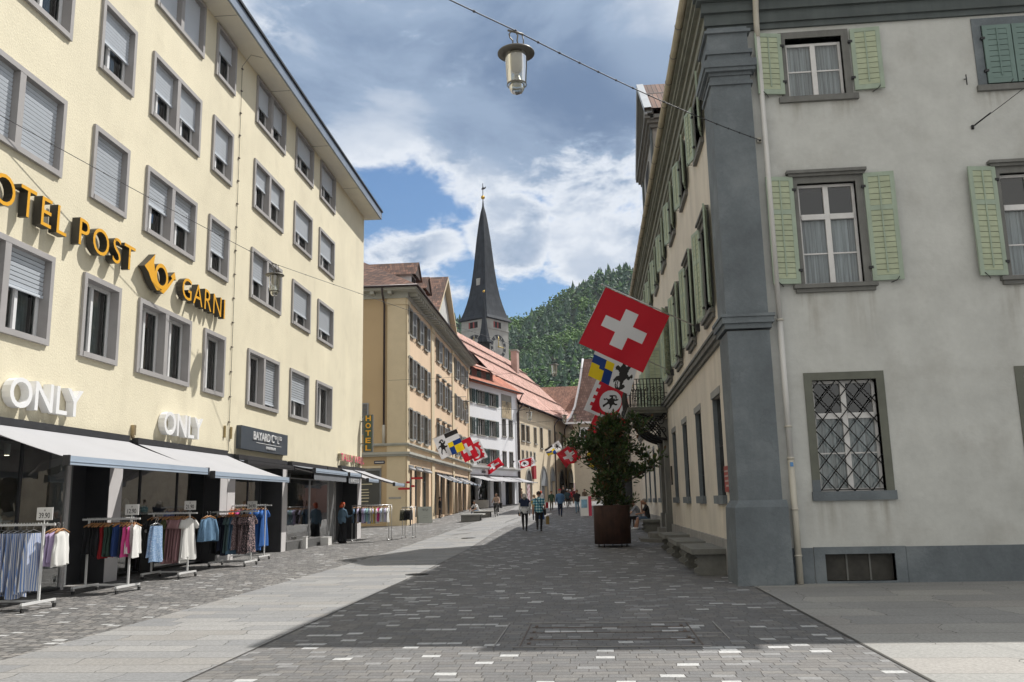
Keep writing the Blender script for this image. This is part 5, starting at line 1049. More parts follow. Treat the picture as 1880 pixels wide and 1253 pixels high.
mb = MB(CTm); mb.box(-.45, .45, -1.95, -1.55, 44.2, 45.6); mb.box(1.55, 1.95, -.45, .45, 41.5, 42.8); mb.build("spire_window", M_tow, sp)
mb = MB(CTm); mb.ell((0, 0, 63.0), (.42, .42, .42), 12, 8); mb.build("ball", mat("gold_ball", (.6, .38, .08), .3, .8, var=0), sp); mb = MB(CTm); mb.prism([(0, 0), (.7, .1), (.9, .5), (.3, .4), (.1, .8), (-.4, .2)], .05, Matrix.Translation((0, 0, 64.6)) @ Matrix.Rotation(PI / 2, 4, 'X')); mb.build("weathervane", M_black, sp)
def clock(T):
    mb = MB(T); n = 48; R1, R0_ = 2.35, 1.62
    for k in range(n):
        a, b = 2 * PI * k / n, 2 * PI * (k + 1) / n
        mb.add([(R1 * math.cos(a), R1 * math.sin(a), .03), (R1 * math.cos(b), R1 * math.sin(b), .03), (R0_ * math.cos(b), R0_ * math.sin(b), .03), (R0_ * math.cos(a), R0_ * math.sin(a), .03)], [(0, 1, 2, 3)], 0)
    for k in range(12):
        a = PI / 2 - 2 * PI * k / 12; nn = [2, 1, 2, 3, 2, 1, 2, 3, 4, 2, 1, 2][k]
        for q in range(nn):
            o = (q - (nn - 1) / 2) * .17; c, s = math.cos(a), math.sin(a); p = [(c * r - s * (o + d), s * r + c * (o + d), .05) for r, d in ((1.7, -.045), (1.7, .045), (2.26, .045), (2.26, -.045))]; mb.add(p, [(0, 1, 2, 3)], 1)
    cl = mb.build("clock_face", [mat("clock_black", (.03, .03, .032), .5, var=0), mat("clock_numerals", (.5, .5, .47), .6, var=0)], ch)
    mb = MB(T); mb.tube([(0, -.3, .12), (0, 2.0, .12)], [.06, .05], 5); mb.tube([(-.3, 0, .12), (1.5, -.1, .12)], [.08, .07], 5); mb.build("clock_hand", mat("gold_hand", (.6, .45, .12), .4, .3, var=0), cl)
for T in (CTm @ Matrix.Translation((0, -h - .02, 31.6)) @ Matrix.Rotation(PI / 2, 4, 'X'), CTm @ Matrix.Translation((-h - .02, 0, 31.6)) @ Matrix.Rotation(-PI / 2, 4, 'Z') @ Matrix.Rotation(PI / 2, 4, 'X'), CTm @ Matrix.Translation((h + .02, 0, 31.6)) @ Matrix.Rotation(PI / 2, 4, 'Z') @ Matrix.Rotation(PI / 2, 4, 'X')): clock(T)
mb = MB(CTm)
for s in (-1.0, .1): 
    for (x, y, sx, sy) in ((s, -h - .06, 1, 0),): mb.box(x, x + .8, y, y + .05, 35.3, 36.5, 0); mb.box(x - .35, x - .02, y - .01, y + .05, 35.3, 36.5, 1)
    mb.box(h + .01, h + .06, s, s + .8, 35.3, 36.5, 0); mb.box(h + .01, h + .07, s - .35, s - .02, 35.3, 36.5, 1); mb.box(-h - .06, -h - .01, s, s + .8, 35.3, 36.5, 0)
mb.build("belfry_window", [M_dark, mat("red_shutter", (.3, .06, .05), .6)], ch)
# small ridge turret
TT = TR(-18.1, 150, 0, .5); tu = empty("ridge_turret", "small dark pointed turret with gold ball standing before the church tower", "turret", TT)
mb = MB(TT); mb.box(-.7, .7, -.7, .7, 20, 29.4); mb.build("lantern", M_dark, tu); mb = MB(TT); mb.lathe([(1.35, 29.4), (1.05, 30.1), (.62, 32.0), (.34, 34.6), (.13, 37.4), (.04, 38.6)], n=8, smooth=False); s_ = mb.build("spire", M_sla, tu)
mb = MB(TT); mb.ell((0, 0, 38.7), (.22, .22, .22), 10, 6); mb.build("ball", mat("gold_ball", (.6, .38, .08)), tu)
# ---------------------------------------------------------------- houses closing the street
def gable_house(name, T, w, d, h, rh, label, wm, rm, wins=(), ridge_x=True, ov=.5, shut=None):
    e = empty(name, label, "building", T)
    mb = MB(T); mb.box(0, w, 0, d, 0, h); mb.build("wall", wm, e)
    mb = MB(T)
    if ridge_x: mb.add([(-ov, -ov, h), (w + ov, -ov, h), (w + ov, d / 2, h + rh), (-ov, d / 2, h + rh), (-ov, d + ov, h), (w + ov, d + ov, h)], [(0, 1, 2, 3), (3, 2, 5, 4), (0, 3, 4), (1, 5, 2)])
    else: mb.add([(-ov, -ov, h), (w / 2, -ov, h + rh), (w + ov, -ov, h), (-ov, d, h), (w / 2, d, h + rh), (w + ov, d, h)], [(0, 1, 4, 3), (1, 2, 5, 4), (0, 2, 1)])
    r = mb.build("roof", rm, e); set_uv(r, (1, 0, 0) if ridge_x else (0, 1, 0), (0, .7, .7) if ridge_x else (.7, 0, .7))
    for (x, z, a, b) in wins:
        mb = MB(T); mb.box(x - a / 2 - .15, x + a / 2 + .15, -.08, 0, z - .15, z + b + .15, 0); mb.box(x - a / 2, x + a / 2, -.1, -.08, z, z + b, 1); mb.box(x - .05, x + .05, -.13, -.1, z, z + b, 2); q = mb.build("window", [M_sand, M_darkp, M_wht], e)
        if shut: mb = MB(T); mb.box(x - a / 2 - .7, x - a / 2 - .15, -.12, -.02, z, z + b); mb.box(x + a / 2 + .15, x + a / 2 + .7, -.12, -.02, z, z + b); mb.build("shutter", shut, q)
    return e
hs1 = gable_house("tiled_house", TR(-9.5, 150, 0, -.03), 17, 16, 14.2, 8.0, "long house with weathered brownish red tiled roof below the forest", M_cream2, t_red)
mb = MB(WM[hs1.name]); mb.box(7.6, 8.6, 5.5, 6.5, 18, 22.0); mb.box(7.5, 8.7, 5.4, 6.6, 22, 22.3); mb.build("chimney", M_wr, hs1)
mb = MB(WM[hs1.name]); mb.add([(6, -.8, 14.2), (12.5, -.8, 14.2), (12.5, 4.2, 18.4), (6, 4.2, 18.4)], [(0, 1, 2, 3)]); mb.add([(12.5, -.8, 14.2), (12.9, -.8, 14.4), (11.6, 4.2, 18.8), (11.2, 4.2, 18.6)], [(0, 1, 2, 3)], 1); q = mb.build("lean_to_roof", [t_old, t_pink], hs1); set_uv(q, (1, 0, 0), (0, .7, .7))
gable_house("small_gabled_house", TR(-5.2, 138, 0, .1), 5.2, 8, 11.6, 4.2, "small house with orange red roof and white gable at the street bend", M_wr, t_pink, ((1.3, 9.4, .9, 1.3), (3.6, 9.4, .9, 1.3)), True)
# mansard house with curved white verge
MT = TR(-2.75, 120, 0, -.05); mh = empty("mansard_house", "pale house with steep curved brown tiled roof edged in white", "building", MT)
mb = MB(MT); mb.box(0.3, 13, 0, 12, 0, 12.2); mb.build("wall", mat("buff_render", (.50, .45, .36), .9, var=.06), mh)
pr = [(-.6, 12.2), (.3, 12.9), (1.3, 14.5), (2.0, 16.5), (2.7, 18.8), (3.3, 21.5)]
mb = MB(MT); vs = []
for y, z in pr: vs += [(-.6 + (y + .6) * .62, y, z), (14, y, z)]
fs = [(2 * k, 2 * k + 1, 2 * k + 3, 2 * k + 2) for k in range(len(pr) - 1)]; n = len(vs)
for y, z in pr: vs += [(-.6 + (y + .6) * .62, 12 - y, z)]
fs += [(2 * k, 2 * k + 2, n + k + 1, n + k) for k in range(len(pr) - 1)]
mb.add(vs, fs); q = mb.build("roof", tile_mat("mauve_tiles", (.16, .10, .085), (.22, .14, .115), (.29, .19, .155), .3, .4), mh); set_uv(q, (1, 0, 0), (0, .3, .9))
mb = MB(MT); mb.tube([(-.62 + (y + .6) * .62, y - .1, z + .05) for y, z in pr], .16, 6); mb.box(-.7, 14, -.75, -.55, 12.0, 12.25); mb.build("verge", M_wr, mh)
for c in (1.9, 4.5, 7.5): mb = MB(MT); mb.box(c - .8, c + .8, -.25, 0, 9.6, 11.5, 0); mb.box(c - .55, c + .55, -.27, -.25, 9.8, 11.2, 1); mb.box(c - .04, c + .04, -.3, -.27, 9.8, 11.2, 0); mb.build("window", [M_wr, M_darkp], mh)
# pink house beyond the corner building
PT = TR(2.25, 79, 0, .0); pk = empty("pink_house", "tall pink house with shop at street level behind the potted tree", "building", PT)
mb = MB(PT); mb.box(0, 14, 0, 14, 0, 19.0); mb.build("wall", mat("pink_render", (.50, .33, .30), .92, var=.06, streak=.05), pk)
mb = MB(PT); mb.box(-.15, 14, -.2, 0, 5.6, 5.9, 0); mb.box(-.05, 14, -.1, 0, .8, 5.6, 0); mb.box(.3, 1.9, -.12, -.1, 1.0, 4.6, 1); mb.box(2.2, 3.9, -.12, -.1, 1.0, 4.6, 1); mb.box(0, 5, -.8, -.1, 4.6, 4.8, 0); mb.build("shopfront", [M_sand, M_darkp], pk)
mb = MB(PT); mb.add([(-.6, -.6, 19), (14, -.6, 19), (14, 6, 23), (5, 6, 23), (-.6, 14, 19)], [(0, 1, 2, 3), (0, 3, 4)]); mb.box(-.7, 14, -.7, -.5, 18.8, 19.1, 1); q = mb.build("roof", [t_old, M_corn], pk); set_uv(q, (1, 0, 0), (0, .7, .7))
for (x, z) in ((1.0, 7.6), (3.3, 7.6), (1.0, 11.2), (3.3, 11.2), (1.0, 15), (3.3, 15)): 
    mb = MB(PT); mb.box(x - .65, x + .65, -.06, 0, z - .15, z + 2.1, 0); mb.box(x - .45, x + .45, -.07, -.06, z, z + 1.9, 1); w = mb.build("window", [M_sand, M_darkp], pk); mb = MB(PT); mb.box(x + .5, x + 1.0, -.1, -.061, z, z + 1.9); mb.box(x - 1.0, x - .66, -.1, -.061, z, z + 1.9); mb.build("shutter", M_grn, w)
# row behind the hotel and side street so the gaps are closed
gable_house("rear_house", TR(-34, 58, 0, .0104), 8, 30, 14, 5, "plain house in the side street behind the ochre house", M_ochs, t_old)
# building mass behind the corner building row
gable_house("next_house", TR(3.4, 51.5, 0, 0), 14, 26, 12.5, 5, "cream house beyond the corner building with brown roof", M_cren, t_brown, (), False)
# ---------------------------------------------------------------- wooded hill
def hill_z(x, y):
    t = (y - 300) / 500; base = 1.5 + max(0, y - 300) * .33
    sk = 104 + 0.42 * (x + 45) + 6 * math.sin(x * .03) ; return min(base * (1 + .004 * (x + 40)), base)  # slope
def hz(x, y):
    n = noise.noise(Vector((x * .012, y * .012, 3.3))) * 9 + noise.noise(Vector((x * .04, y * .04, 8.3))) * 3
    top = 102 + .20 * (x + 45) + 5 * math.sin(x * .05 + 1); s = (y - 330) / 190.0
    s = max(0, min(1.15, s)); return 1.5 + (top) * (s ** 1.0) * (1 if s <= 1 else 1) + n * min(1, s * 3)
M_hill = mat("hill_ground", (.035, .055, .02), .95, var=.3, vscale=.02)
mb = MB(); vs = []; fs = []; nx, ny = 60, 30
for j in range(ny + 1):
    for i in range(nx + 1): x = -260 + 720 * i / nx; y = 320 + 260 * j / ny; vs.append((x, y, hz(x, y)))
for j in range(ny):
    for i in range(nx): k = j * (nx + 1) + i; fs.append((k, k + 1, k + nx + 2, k + nx + 1))
mb.add(vs, fs, None, True); mb.build("hill", M_hill, kind='structure')
def leafmat(name, cols, rough=.7, scale=.6):
    m = bpy.data.materials.new(name); m.use_nodes = True; nt = m.node_tree; N = nt.nodes.new; L = nt.links.new; b = nt.nodes['Principled BSDF']; b.inputs['Roughness'].default_value = rough; b.inputs['Specular IOR Level'].default_value = .3
    g = N('ShaderNodeNewGeometry'); r = N('ShaderNodeValToRGB'); e = r.color_ramp.elements; e[0].color = (*cols[0], 1); e[1].color = (*cols[-1], 1)
    for i in range(1, len(cols) - 1): x = e.new(i / (len(cols) - 1)); x.color = (*cols[i], 1)
    L(g.outputs['Random Per Island'], r.inputs[0]); L(r.outputs[0], b.inputs['Base Color']); return m
Mf = [leafmat("forest_broadleaf", [(.045, .105, .03), (.06, .14, .035), (.08, .16, .04), (.05, .115, .035)]), leafmat("forest_dark", [(.03, .07, .04), (.04, .085, .045), (.05, .10, .05)]), leafmat("forest_bright", [(.10, .20, .035), (.125, .235, .045), (.085, .17, .035)])]
rf = random.Random(11); mb = MB()
def conifer(x, y, z, h, r):
    nt_ = 7
    for k in range(nt_):
        t = k / nt_; rr = r * (1 - t) ** .8 * rf.uniform(.75, 1.15) + .25; zz = z + h * (.05 + t * .80); ang = rf.random() * 6; n = 8; m = 1 if rf.random() < .75 else 0
        ring = [(x + rr * rf.uniform(.55, 1.3) * math.cos(ang + 2 * PI * j / n), y + rr * rf.uniform(.55, 1.3) * math.sin(ang + 2 * PI * j / n), zz - rf.uniform(-.02, .09) * h) for j in range(n)]
        mb.add(ring + [(x + rf.uniform(-.3, .3), y + rf.uniform(-.3, .3), zz + h * rf.uniform(.16, .24)), (x, y, zz)], [(j, (j + 1) % n, n) for j in range(n)] + [((j + 1) % n, j, n + 1) for j in range(n)], m)
def broad(x, y, z, h, r, m):
    for c in range(rf.randint(16, 24)):
        a = rf.random() * 6.28; q = rf.random() ** .6 * r * .75; cz = z + h * rf.uniform(.3, .95); s = r * rf.uniform(.16, .32) * (1.15 - .5 * (cz - z) / h)
        cx, cy = x + q * math.cos(a), y + q * math.sin(a); vs = []; n = 6
        P = [(0, 0, 1), (0, 0, -1)] + [(math.cos(2 * PI * j / n + c), math.sin(2 * PI * j / n + c), rf.uniform(-.4, .5)) for j in range(n)]
        vs = [(cx + p[0] * s * rf.uniform(.7, 1.3), cy + p[1] * s * rf.uniform(.7, 1.3), cz + p[2] * s * rf.uniform(.7, 1.2)) for p in P]
        mb.add(vs, [(0, 2 + j, 2 + (j + 1) % n) for j in range(n)] + [(1, 2 + (j + 1) % n, 2 + j) for j in range(n)], m)
cnt = 0
for j in range(46):
    y = 335 + j * 5.2
    x = -60 - j * .8
    while x < 70 + j * 1.2:
        xx, yy = x + rf.uniform(-2, 2), y + rf.uniform(-2.4, 2.4); z = hz(xx, yy) - 1.0
        nn = noise.noise(Vector((xx * .03, yy * .03, 1.0)))
        up = (yy - 335) / 240
        if nn + up * .62 > .40 + rf.uniform(-.22, .22): conifer(xx, yy, z, rf.uniform(8, 13.5), rf.uniform(2.6, 3.8))
        else: broad(xx, yy, z, rf.uniform(6, 10), rf.uniform(2.6, 4.4), 2 if noise.noise(Vector((xx * .05, yy * .05, 5))) > .12 else 0)
        x += rf.uniform(3.2, 5.0); cnt += 1
mb.build("forest", Mf, label="wooded hillside of mixed conifers and bright broadleaf trees behind the town", cat="forest", kind="stuff")

# ---------------------------------------------------------------- air between the street and the far hill
mb = MB(); mb.box(-400, 500, -60, 640, -1.2, 235); hz_m = bpy.data.materials.new("haze_air"); hz_m.use_nodes = True; nt = hz_m.node_tree; nt.nodes.clear()
pv = nt.nodes.new('ShaderNodeVolumePrincipled'); pv.inputs['Density'].default_value = .00011; pv.inputs['Color'].default_value = (.80, .88, 1.0, 1); pv.inputs['Anisotropy'].default_value = .2
om = nt.nodes.new('ShaderNodeOutputMaterial'); nt.links.new(pv.outputs[0], om.inputs['Volume']); hzo = mb.build("haze", hz_m, label="thin blue summer haze between the street and the wooded hill", cat="haze", kind="stuff")
# ---------------------------------------------------------------- street lamps hung on span wires
M_lampm = mat("lamp_metal", (.16, .15, .13), .45, .6, var=.2, vscale=8); M_frost = glass_mat("lamp_glass", (.86, .85, .78), .8, .12, .12)
M_refl = mat("lamp_reflector", (.62, .64, .62), .22, .8, var=.05); M_wire = mat("black_wire", (.03, .03, .035), .5, .3)
def lantern(x, y, z, label, s=1.0, top='wire', name="hanging_lamp", nseg=28):
    """z = height of the wire above the lamp"""
    T = TR(x, y, z) @ Matrix.Scale(s, 4); e = empty(name, label, "street lamp", TR(x, y, z)); W0 = T
    mb = MB(T); mb.lathe([(.03, -.30), (.14, -.305), (.27, -.335), (.285, -.35), (.285, -.37), (.20, -.365), (.16, -.36)], n=nseg); mb.build("lamp_cap", M_lampm, e)
    mb = MB(T); mb.lathe([(.172, -.37), (.165, -.60), (.148, -.86)], n=nseg, cap=False); mb.build("lamp_glass", M_frost, e)
    mb = MB(T); mb.lathe([(.150, -.86), (.152, -.885), (.146, -.89)], n=nseg, cap=False, m=1); mb.lathe([(.118, -.885), (.112, -.95), (.085, -1.0), (.04, -1.02), (.001, -1.022)], n=nseg, cap=False, m=0); mb.lathe([(.02, -1.02), (.018, -1.035), (.001, -1.036)], n=8, m=1, cap=False); mb.build("lamp_bowl", [M_frost, M_lampm], e)
    mb = MB(T); mb.lathe([(.125, -.37), (.13, -.50), (.07, -.66), (.03, -.68)], n=nseg, m=1, cap=False); mb.lathe([(.03, -.68), (.06, -.76), (.10, -.86)], n=nseg, m=0, cap=False); mb.build("reflector", [M_refl, mat("lamp_inner", (.42, .41, .38), .5, .4, var=.1)], e)
    mb = MB(T)
    if top == 'wire':
        mb.tube([(-.045, 0, -.30), (-.045, 0, -.14), (-.085, 0, -.09), (-.10, 0, -.03), (-.07, 0, .02), (-.05, 0, .0)], .012, 6); mb.tube([(.05, 0, -.30), (.02, 0, -.14), (.035, 0, -.06), (.0, 0, .0)], .012, 6); mb.tube([(-.12, 0, .04), (0, 0, 0), (.12, 0, -.05)], .018, 6)
        mb.tube([(.11, 0, -.29), (.12, 0, -.15), (.10, 0, -.05)], .01, 5)
    else: mb.tube([(0, 0, -.30), (0, 0, 0), (top[0], top[1], 0)], .025, 6)
    mb.build("hanger", M_lampm, e); return e
lantern(-.80, 10.6, 7.74, "big hanging glass lantern overhead, topmost against the blue grey sky", .86)
lantern(-9.42, 25.0, 8.92, "glass lantern hanging in front of the yellow hotel wall", 0.98)
lantern(-1.95, 49, 9.60, "small glass lantern hanging in front of the wooded hill", 1.0, nseg=16)
def wire(name, label, pts, r, sag=0, clips=0, col=None):
    mb = MB(); full = []
    for (a, b) in zip(pts, pts[1:]):
        a, b = Vector(a), Vector(b); n = 16
        for k in range(n + (b == Vector(pts[-1]))): t = k / n; p = a.lerp(b, t); p.z -= sag * 4 * t * (1 - t); full.append(p)
    mb.tube(full, r, 5)
    if clips:
        L_ = 0
        for a, b in zip(full, full[1:]):
            L_ += (b - a).length
            if L_ > clips: L_ = 0; mb.ell(b, (r * 2.2, r * 2.2, r * 2.2), 6, 4)
    return mb.build(name, col or M_wire, loc=pts[0], label=label, cat="wire")
wire("span_wire", "twisted black span wire carrying the topmost lantern to the corner building", [(-8.2, -.5, 6.5), (-.80, 10.6, 7.76), (3.64, 17.04, 8.72)], .009, .09, .26)
wire("span_wire", "thin wire running past the hotel facade with two lanterns on it", [(-10.92, 12.4, 8.9), (-9.42, 25.0, 8.92), (-1.95, 49, 9.66)], .008, .06, 1.1)
wire("span_wire", "pale horizontal wire crossing the street from the ochre house", [(-11.9, 50.5, 8.9), (-1.95, 49, 8.95), (2.7, 47, 8.9)], .008, .05)
wire("span_wire", "thin wire strung high across the street in front of the white house", [(-11.5, 86, 9.2), (1.9, 80, 9.4)], .012, .2)
# lamps fixed on brackets farther up
lantern(-10.9, 76, 10.9, "glass lantern on a bracket between the ochre and the white house", 1.15, (-1.4, 0), "bracket_lamp", 14)
lantern(-6.9, 99, 12.2, "glass lantern on a bracket at the corner of the arched cream house", 1.5, (-1.0, 2), "bracket_lamp", 14)
lantern(-2.6, 88, 10.6, "left one of two lanterns hanging above the street bend", 1.25, nseg=14); lantern(-1.55, 88, 10.6, "right one of two lanterns hanging above the street bend", 1.25, nseg=14)
wire("span_wire", "wire holding the two lanterns above the street bend", [(-9.6, 90, 11.2), (-2.6, 88, 10.6), (-1.55, 88, 10.6), (2.2, 80, 11.0)], .014)
# ---------------------------------------------------------------- flags
M_fr = mat("flag_red", (.50, .008, .022), .75, var=.04, vscale=2); M_fw = mat("flag_white", (.66, .66, .68), .8, var=.03); M_fb = mat("flag_blue", (.008, .04, .20), .75, var=.03); M_fy = mat("flag_yellow", (.75, .55, .01), .75, var=.03); M_fk = mat("flag_black", (.02, .018, .018), .75, var=.03)
for m_ in (M_fr, M_fw, M_fb, M_fy, M_fk):   # thin cloth lets light through
    nt = m_.node_tree; b = nt.nodes['Principled BSDF']; o = nt.nodes['Material Output']; tl = nt.nodes.new('ShaderNodeBsdfTranslucent'); ad = nt.nodes.new('ShaderNodeMixShader'); ad.inputs[0].default_value = .4
    lk = b.inputs['Base Color'].links
    if lk: nt.links.new(lk[0].from_socket, tl.inputs[0])
    nt.links.new(b.outputs[0], ad.inputs[1]); nt.links.new(tl.outputs[0], ad.inputs[2]); nt.links.new(ad.outputs[0], o.inputs[0])
FM = [M_fr, M_fw, M_fb, M_fy, M_fk]
IBEX = [(.20, .10), (.27, .12), (.33, .24), (.38, .30), (.45, .36), (.52, .33), (.58, .22), (.56, .10), (.64, .10), (.66, .24), (.66, .36), (.72, .42), (.84, .40), (.92, .46), (.90, .52), (.80, .50), (.71, .53), (.68, .60), (.78, .64), (.88, .74), (.84, .80), (.74, .72), (.64, .70), (.56, .74), (.54, .82), (.48, .88), (.38, .86), (.30, .78), (.36, .74), (.44, .76), (.42, .68), (.34, .60), (.22, .62), (.14, .54), (.10, .58), (.08, .50), (.14, .46), (.24, .54), (.34, .50), (.32, .40), (.24, .30), (.18, .22)]
HORN = [(.48, .86), (.56, .92), (.68, .92), (.76, .84), (.76, .74), (.72, .66), (.70, .68), (.72, .76), (.70, .84), (.64, .88), (.57, .87), (.50, .80)]
def inpoly(x, y, P):
    c = False; j = len(P) - 1
    for i in range(len(P)):
        if (P[i][1] > y) != (P[j][1] > y) and x < (P[j][0] - P[i][0]) * (y - P[i][1]) / (P[j][1] - P[i][1]) + P[i][0]: c = not c
        j = i
    return c
def ibex(u, v): return inpoly(u, v, IBEX) or inpoly(u, v, HORN) or inpoly(u + .07, v + .02, HORN)
def d_swiss(u, v):
    a, b = abs(u - .5), abs(v - .5); return 1 if (a < .10 and b < .315) or (b < .10 and a < .315) else 0
def d_canton(u, v):   # u along pole, v down
    if v > .5:
        if ibex((u - .0), (1 - v) / .5 * 1.0) : return 4
        return 1
    if u < .5:
        x, y = u / .5 - .5, v / .5 - .5; q = (x > 0) ^ (y > 0)
        if abs(x) < .11 or abs(y) < .11:
            return 2 if ((x > 0) if abs(y) >= .11 else (y > 0)) ^ (abs(x) < .11 and abs(y) < .11) else 3
        return 3 if q else 2
    return 4 if u < .75 else 1
def d_canton_r(u, v):
    if u < .5:
        if v < .22: return 4 if u < .25 else 4
        if v < .42: return 1
        x, y = u / .5 - .5, (v - .42) / .58 - .5
        if abs(x) < .12: return 3 if y > 0 else 2
        if abs(y) < .12: return 3 if x < 0 else 2
        return 2 if (x > 0) == (y > 0) else 3
    return 4 if ibex(1 - (u - .5) / .5, .05 + v * .85) else 1
def d_canton2(u, v):   # per pale black and silver / quarterly blue and yellow, and ibex beside
    if u < .46: return 4 if (0.02 < u and ibex(u / .46, 1 - (v - .10) / .8 if .1 < v < .9 else 2)) else 1
    if v < .44: return 4 if v < .2 else 1
    x, y = (u - .46) / .54 - .5, (v - .44) / .56 - .5
    if abs(x) < .12: return 3 if y > 0 else 2 if abs(y) > .12 else 3
    if abs(y) < .12: return 2 if x < 0 else 3
    return 3 if (x > 0) == (y > 0) else 2
def d_city(u, v):    # red battlemented border around white shield with the ibex
    a, b = u, v
    if a < .10 or a > .93 or b < .08 or b > .92: return 1
    if a < .18: return 1 if int((b - .08) / .105) % 2 else 0
    x, y = (a - .60) / .30, (b - .52) / .32
    if x * x + y * y < 1 and b > .2:
        return 4 if ibex(.5 + x * .6, .5 - y * .62) else 1
    return 0
def flag(tip, base, L0, L1, H, design, label, nx=56, ny=50, perp=True, wave=.05, group=None, drop=None, rod=True, col=None, seed=0, pole_r=.018):
    tip, base = Vector(tip), Vector(base); d = (tip - base).normalized(); Lp = (tip - base).length
    e = empty("flag", label, "flag", Matrix.Translation(base), group)
    mb = MB(); mb.tube([base, tip], [pole_r, pole_r * .8], 8); mb.ell(tip, (pole_r * 1.8,) * 3, 8, 6); mb.build("pole", M_steel, e)
    mb = MB(); mb.box(base.x - .02 - abs(.06), base.x + .06, base.y - .06, base.y + .06, base.z - .1, base.z + .1); mb.build("pole_bracket", M_black, e)
    n = d.cross(Vector((0, 0, 1))).normalized(); dn = d.cross(n).normalized()
    if dn.z > 0: dn = -dn
    if drop is not None: dn = Vector(drop).normalized()
    mb = MB(); vs = []; nn = n
    for j in range(ny + 1):
        v = j / ny
        for i in range(nx + 1):
            u = i / nx; p = base + d * (L0 + (L1 - L0) * (1 - u)) + dn * (H * v + .03)
            w = wave * (v ** .8) * (math.sin(u * 7.5 + v * 2.2 + seed) + .5 * math.sin(u * 15 + v * 4 + seed * 2)); p = p + nn * w + Vector((0, 0, 1)) * (.25 * w * math.sin(3 * u + seed)); vs.append(p)
    b = len(mb.v); mb.v += vs
    for j in range(ny):
        for i in range(nx):
            k = j * (nx + 1) + i; mb.f.append([k, k + 1, k + nx + 2, k + nx + 1]); mb.mi.append(design((i + .5) / nx, (j + .5) / ny)); mb.sm.append(True)
    mb.build("cloth", FM, e)
    if rod:
        q = base + d * L1; mb = MB(); mb.tube([q, q + dn * (H + .05)], .008, 6); mb.build("side_rod", M_steel, e)
    return e
# corner building, three big flags one behind the other (tip far from the wall)
flag((.42, 21.7, 7.02), (2.78, 21.7, 5.80), .78, 2.55, 1.60, d_swiss, "large Swiss flag on the corner building, nearest of the red flags", 72, 64, wave=.03)
flag((.42, 28.9, 6.96), (2.78, 28.9, 5.72), 1.20, 2.72, 1.30, d_canton_r, "flag with blue and yellow quarters and a black ibex, behind the large Swiss flag", 100, 80, wave=.04, seed=1.5, drop=(-.30, 0, -.95), rod=False)
flag((.30, 36.0, 6.72), (2.78, 36.0, 5.65), 1.15, 2.62, 1.50, lambda u, v: d_city(u, v), "red and white battlemented flag with an ibex above the potted tree", 100, 90, wave=.05, seed=2.6, drop=(-.42, 0, -.9), rod=False)
for k, (yy, des, lab) in enumerate(((46.5, d_swiss, "Swiss flag half hidden by the leaves at the top of the potted tree"), (56, d_swiss, "Swiss flag hanging behind the upper left leaves of the potted tree"), (64, d_canton_r, "flag with yellow quarter showing left of the potted tree"), (72, d_swiss, "small Swiss flag behind the middle of the potted tree"), (84, d_canton_r, "small pale flag low behind the potted tree"))):
    flag((.3, yy, 6.6), (2.5, yy, 5.5), .6, 2.3, 1.8, des, lab, 30, 26, wave=.12, seed=k * 1.3)
# ochre house, left side
flag((-9.7, 63.0, 7.03), (-12.0, 63.0, 6.1), .55, 2.4, 1.62, lambda u, v: d_canton2(1 - u, v), "flag with black ibex and blue and yellow quarters on the ochre house", 90, 80, wave=.05, rod=False)
flag((-9.65, 70.5, 7.05), (-12.1, 70.5, 5.95), 1.25, 2.5, 1.72, d_swiss, "Swiss flag in the row on the ochre house", 72, 60, wave=.05, seed=1, rod=False)
flag((-9.8, 77.5, 7.35), (-12.2, 77.5, 6.2), 1.1, 2.45, 1.75, lambda u, v: d_city(u, v), "red flag with white battlements behind the Swiss flag of the ochre house", 80, 70, wave=.06, seed=2, rod=False)
flag((-9.5, 92.5, 6.6), (-11.75, 93.2, 5.25), .3, 2.3, .95, d_swiss, "Swiss flag blowing sideways on the white house", 50, 40, wave=.25, seed=3, rod=False)
flag((-6.2, 99.0, 6.8), (-8.9, 99.8, 6.2), .5, 2.4, 1.0, lambda u, v: d_city(u, v), "small red and white flag at the corner of the white house", 40, 30, wave=.3, seed=4, rod=False)
flag((-4.0, 114.0, 9.6), (-7.2, 114.4, 7.7), 1.2, 3.4, 1.1, lambda u, v: d_canton2(u, v), "flag with black, blue and yellow fields flying from the cream house", 50, 40, wave=.3, seed=5, rod=False)
flag((-2.4, 119.5, 9.6), (-6.0, 120, 7.3), 1.4, 4.0, 2.3, d_swiss, "Swiss flag flying from the far part of the cream house", 50, 50, wave=.35, seed=6, rod=False)
# ---------------------------------------------------------------- potted tree
PX, PY = .60, 30.6; pz = G(PX, PY)
pt = empty("potted_tree", "dark leafy evergreen in a tall round rusted steel planter on the shaded setts", "potted tree", TR(PX, PY, pz))
mb = MB(TR(PX, PY, pz)); mb.lathe([(.001, .10), (.62, .10), (.62, 1.36), (.60, 1.38), (.58, 1.36), (.58, 1.28), (.001, 1.28)], n=48, cap=False)
mb.build("planter", mat("corten_steel", (.052, .023, .015), .8, .2, var=.35, vscale=3, streak=.35, bump=.2, dirt=((.035, .018, .014), .7, 2.5)), pt)
mb = MB(TR(PX, PY, pz))
for a in range(5): c, s = .5 * math.cos(a * 1.256 + .3), .5 * math.sin(a * 1.256 + .3); mb.tube([(c, s, 0), (c, s, .1)], .02, 6)
mb.build("planter_foot", M_black, pt)
mb = MB(TR(PX, PY, pz)); mb.lathe([(.001, 1.30), (.57, 1.285)], n=24, cap=False); mb.build("soil", mat("soil", (.03, .02, .015), .95), pt)
rt = random.Random(21); mb = MB(TR(PX, PY, pz)); tips = []
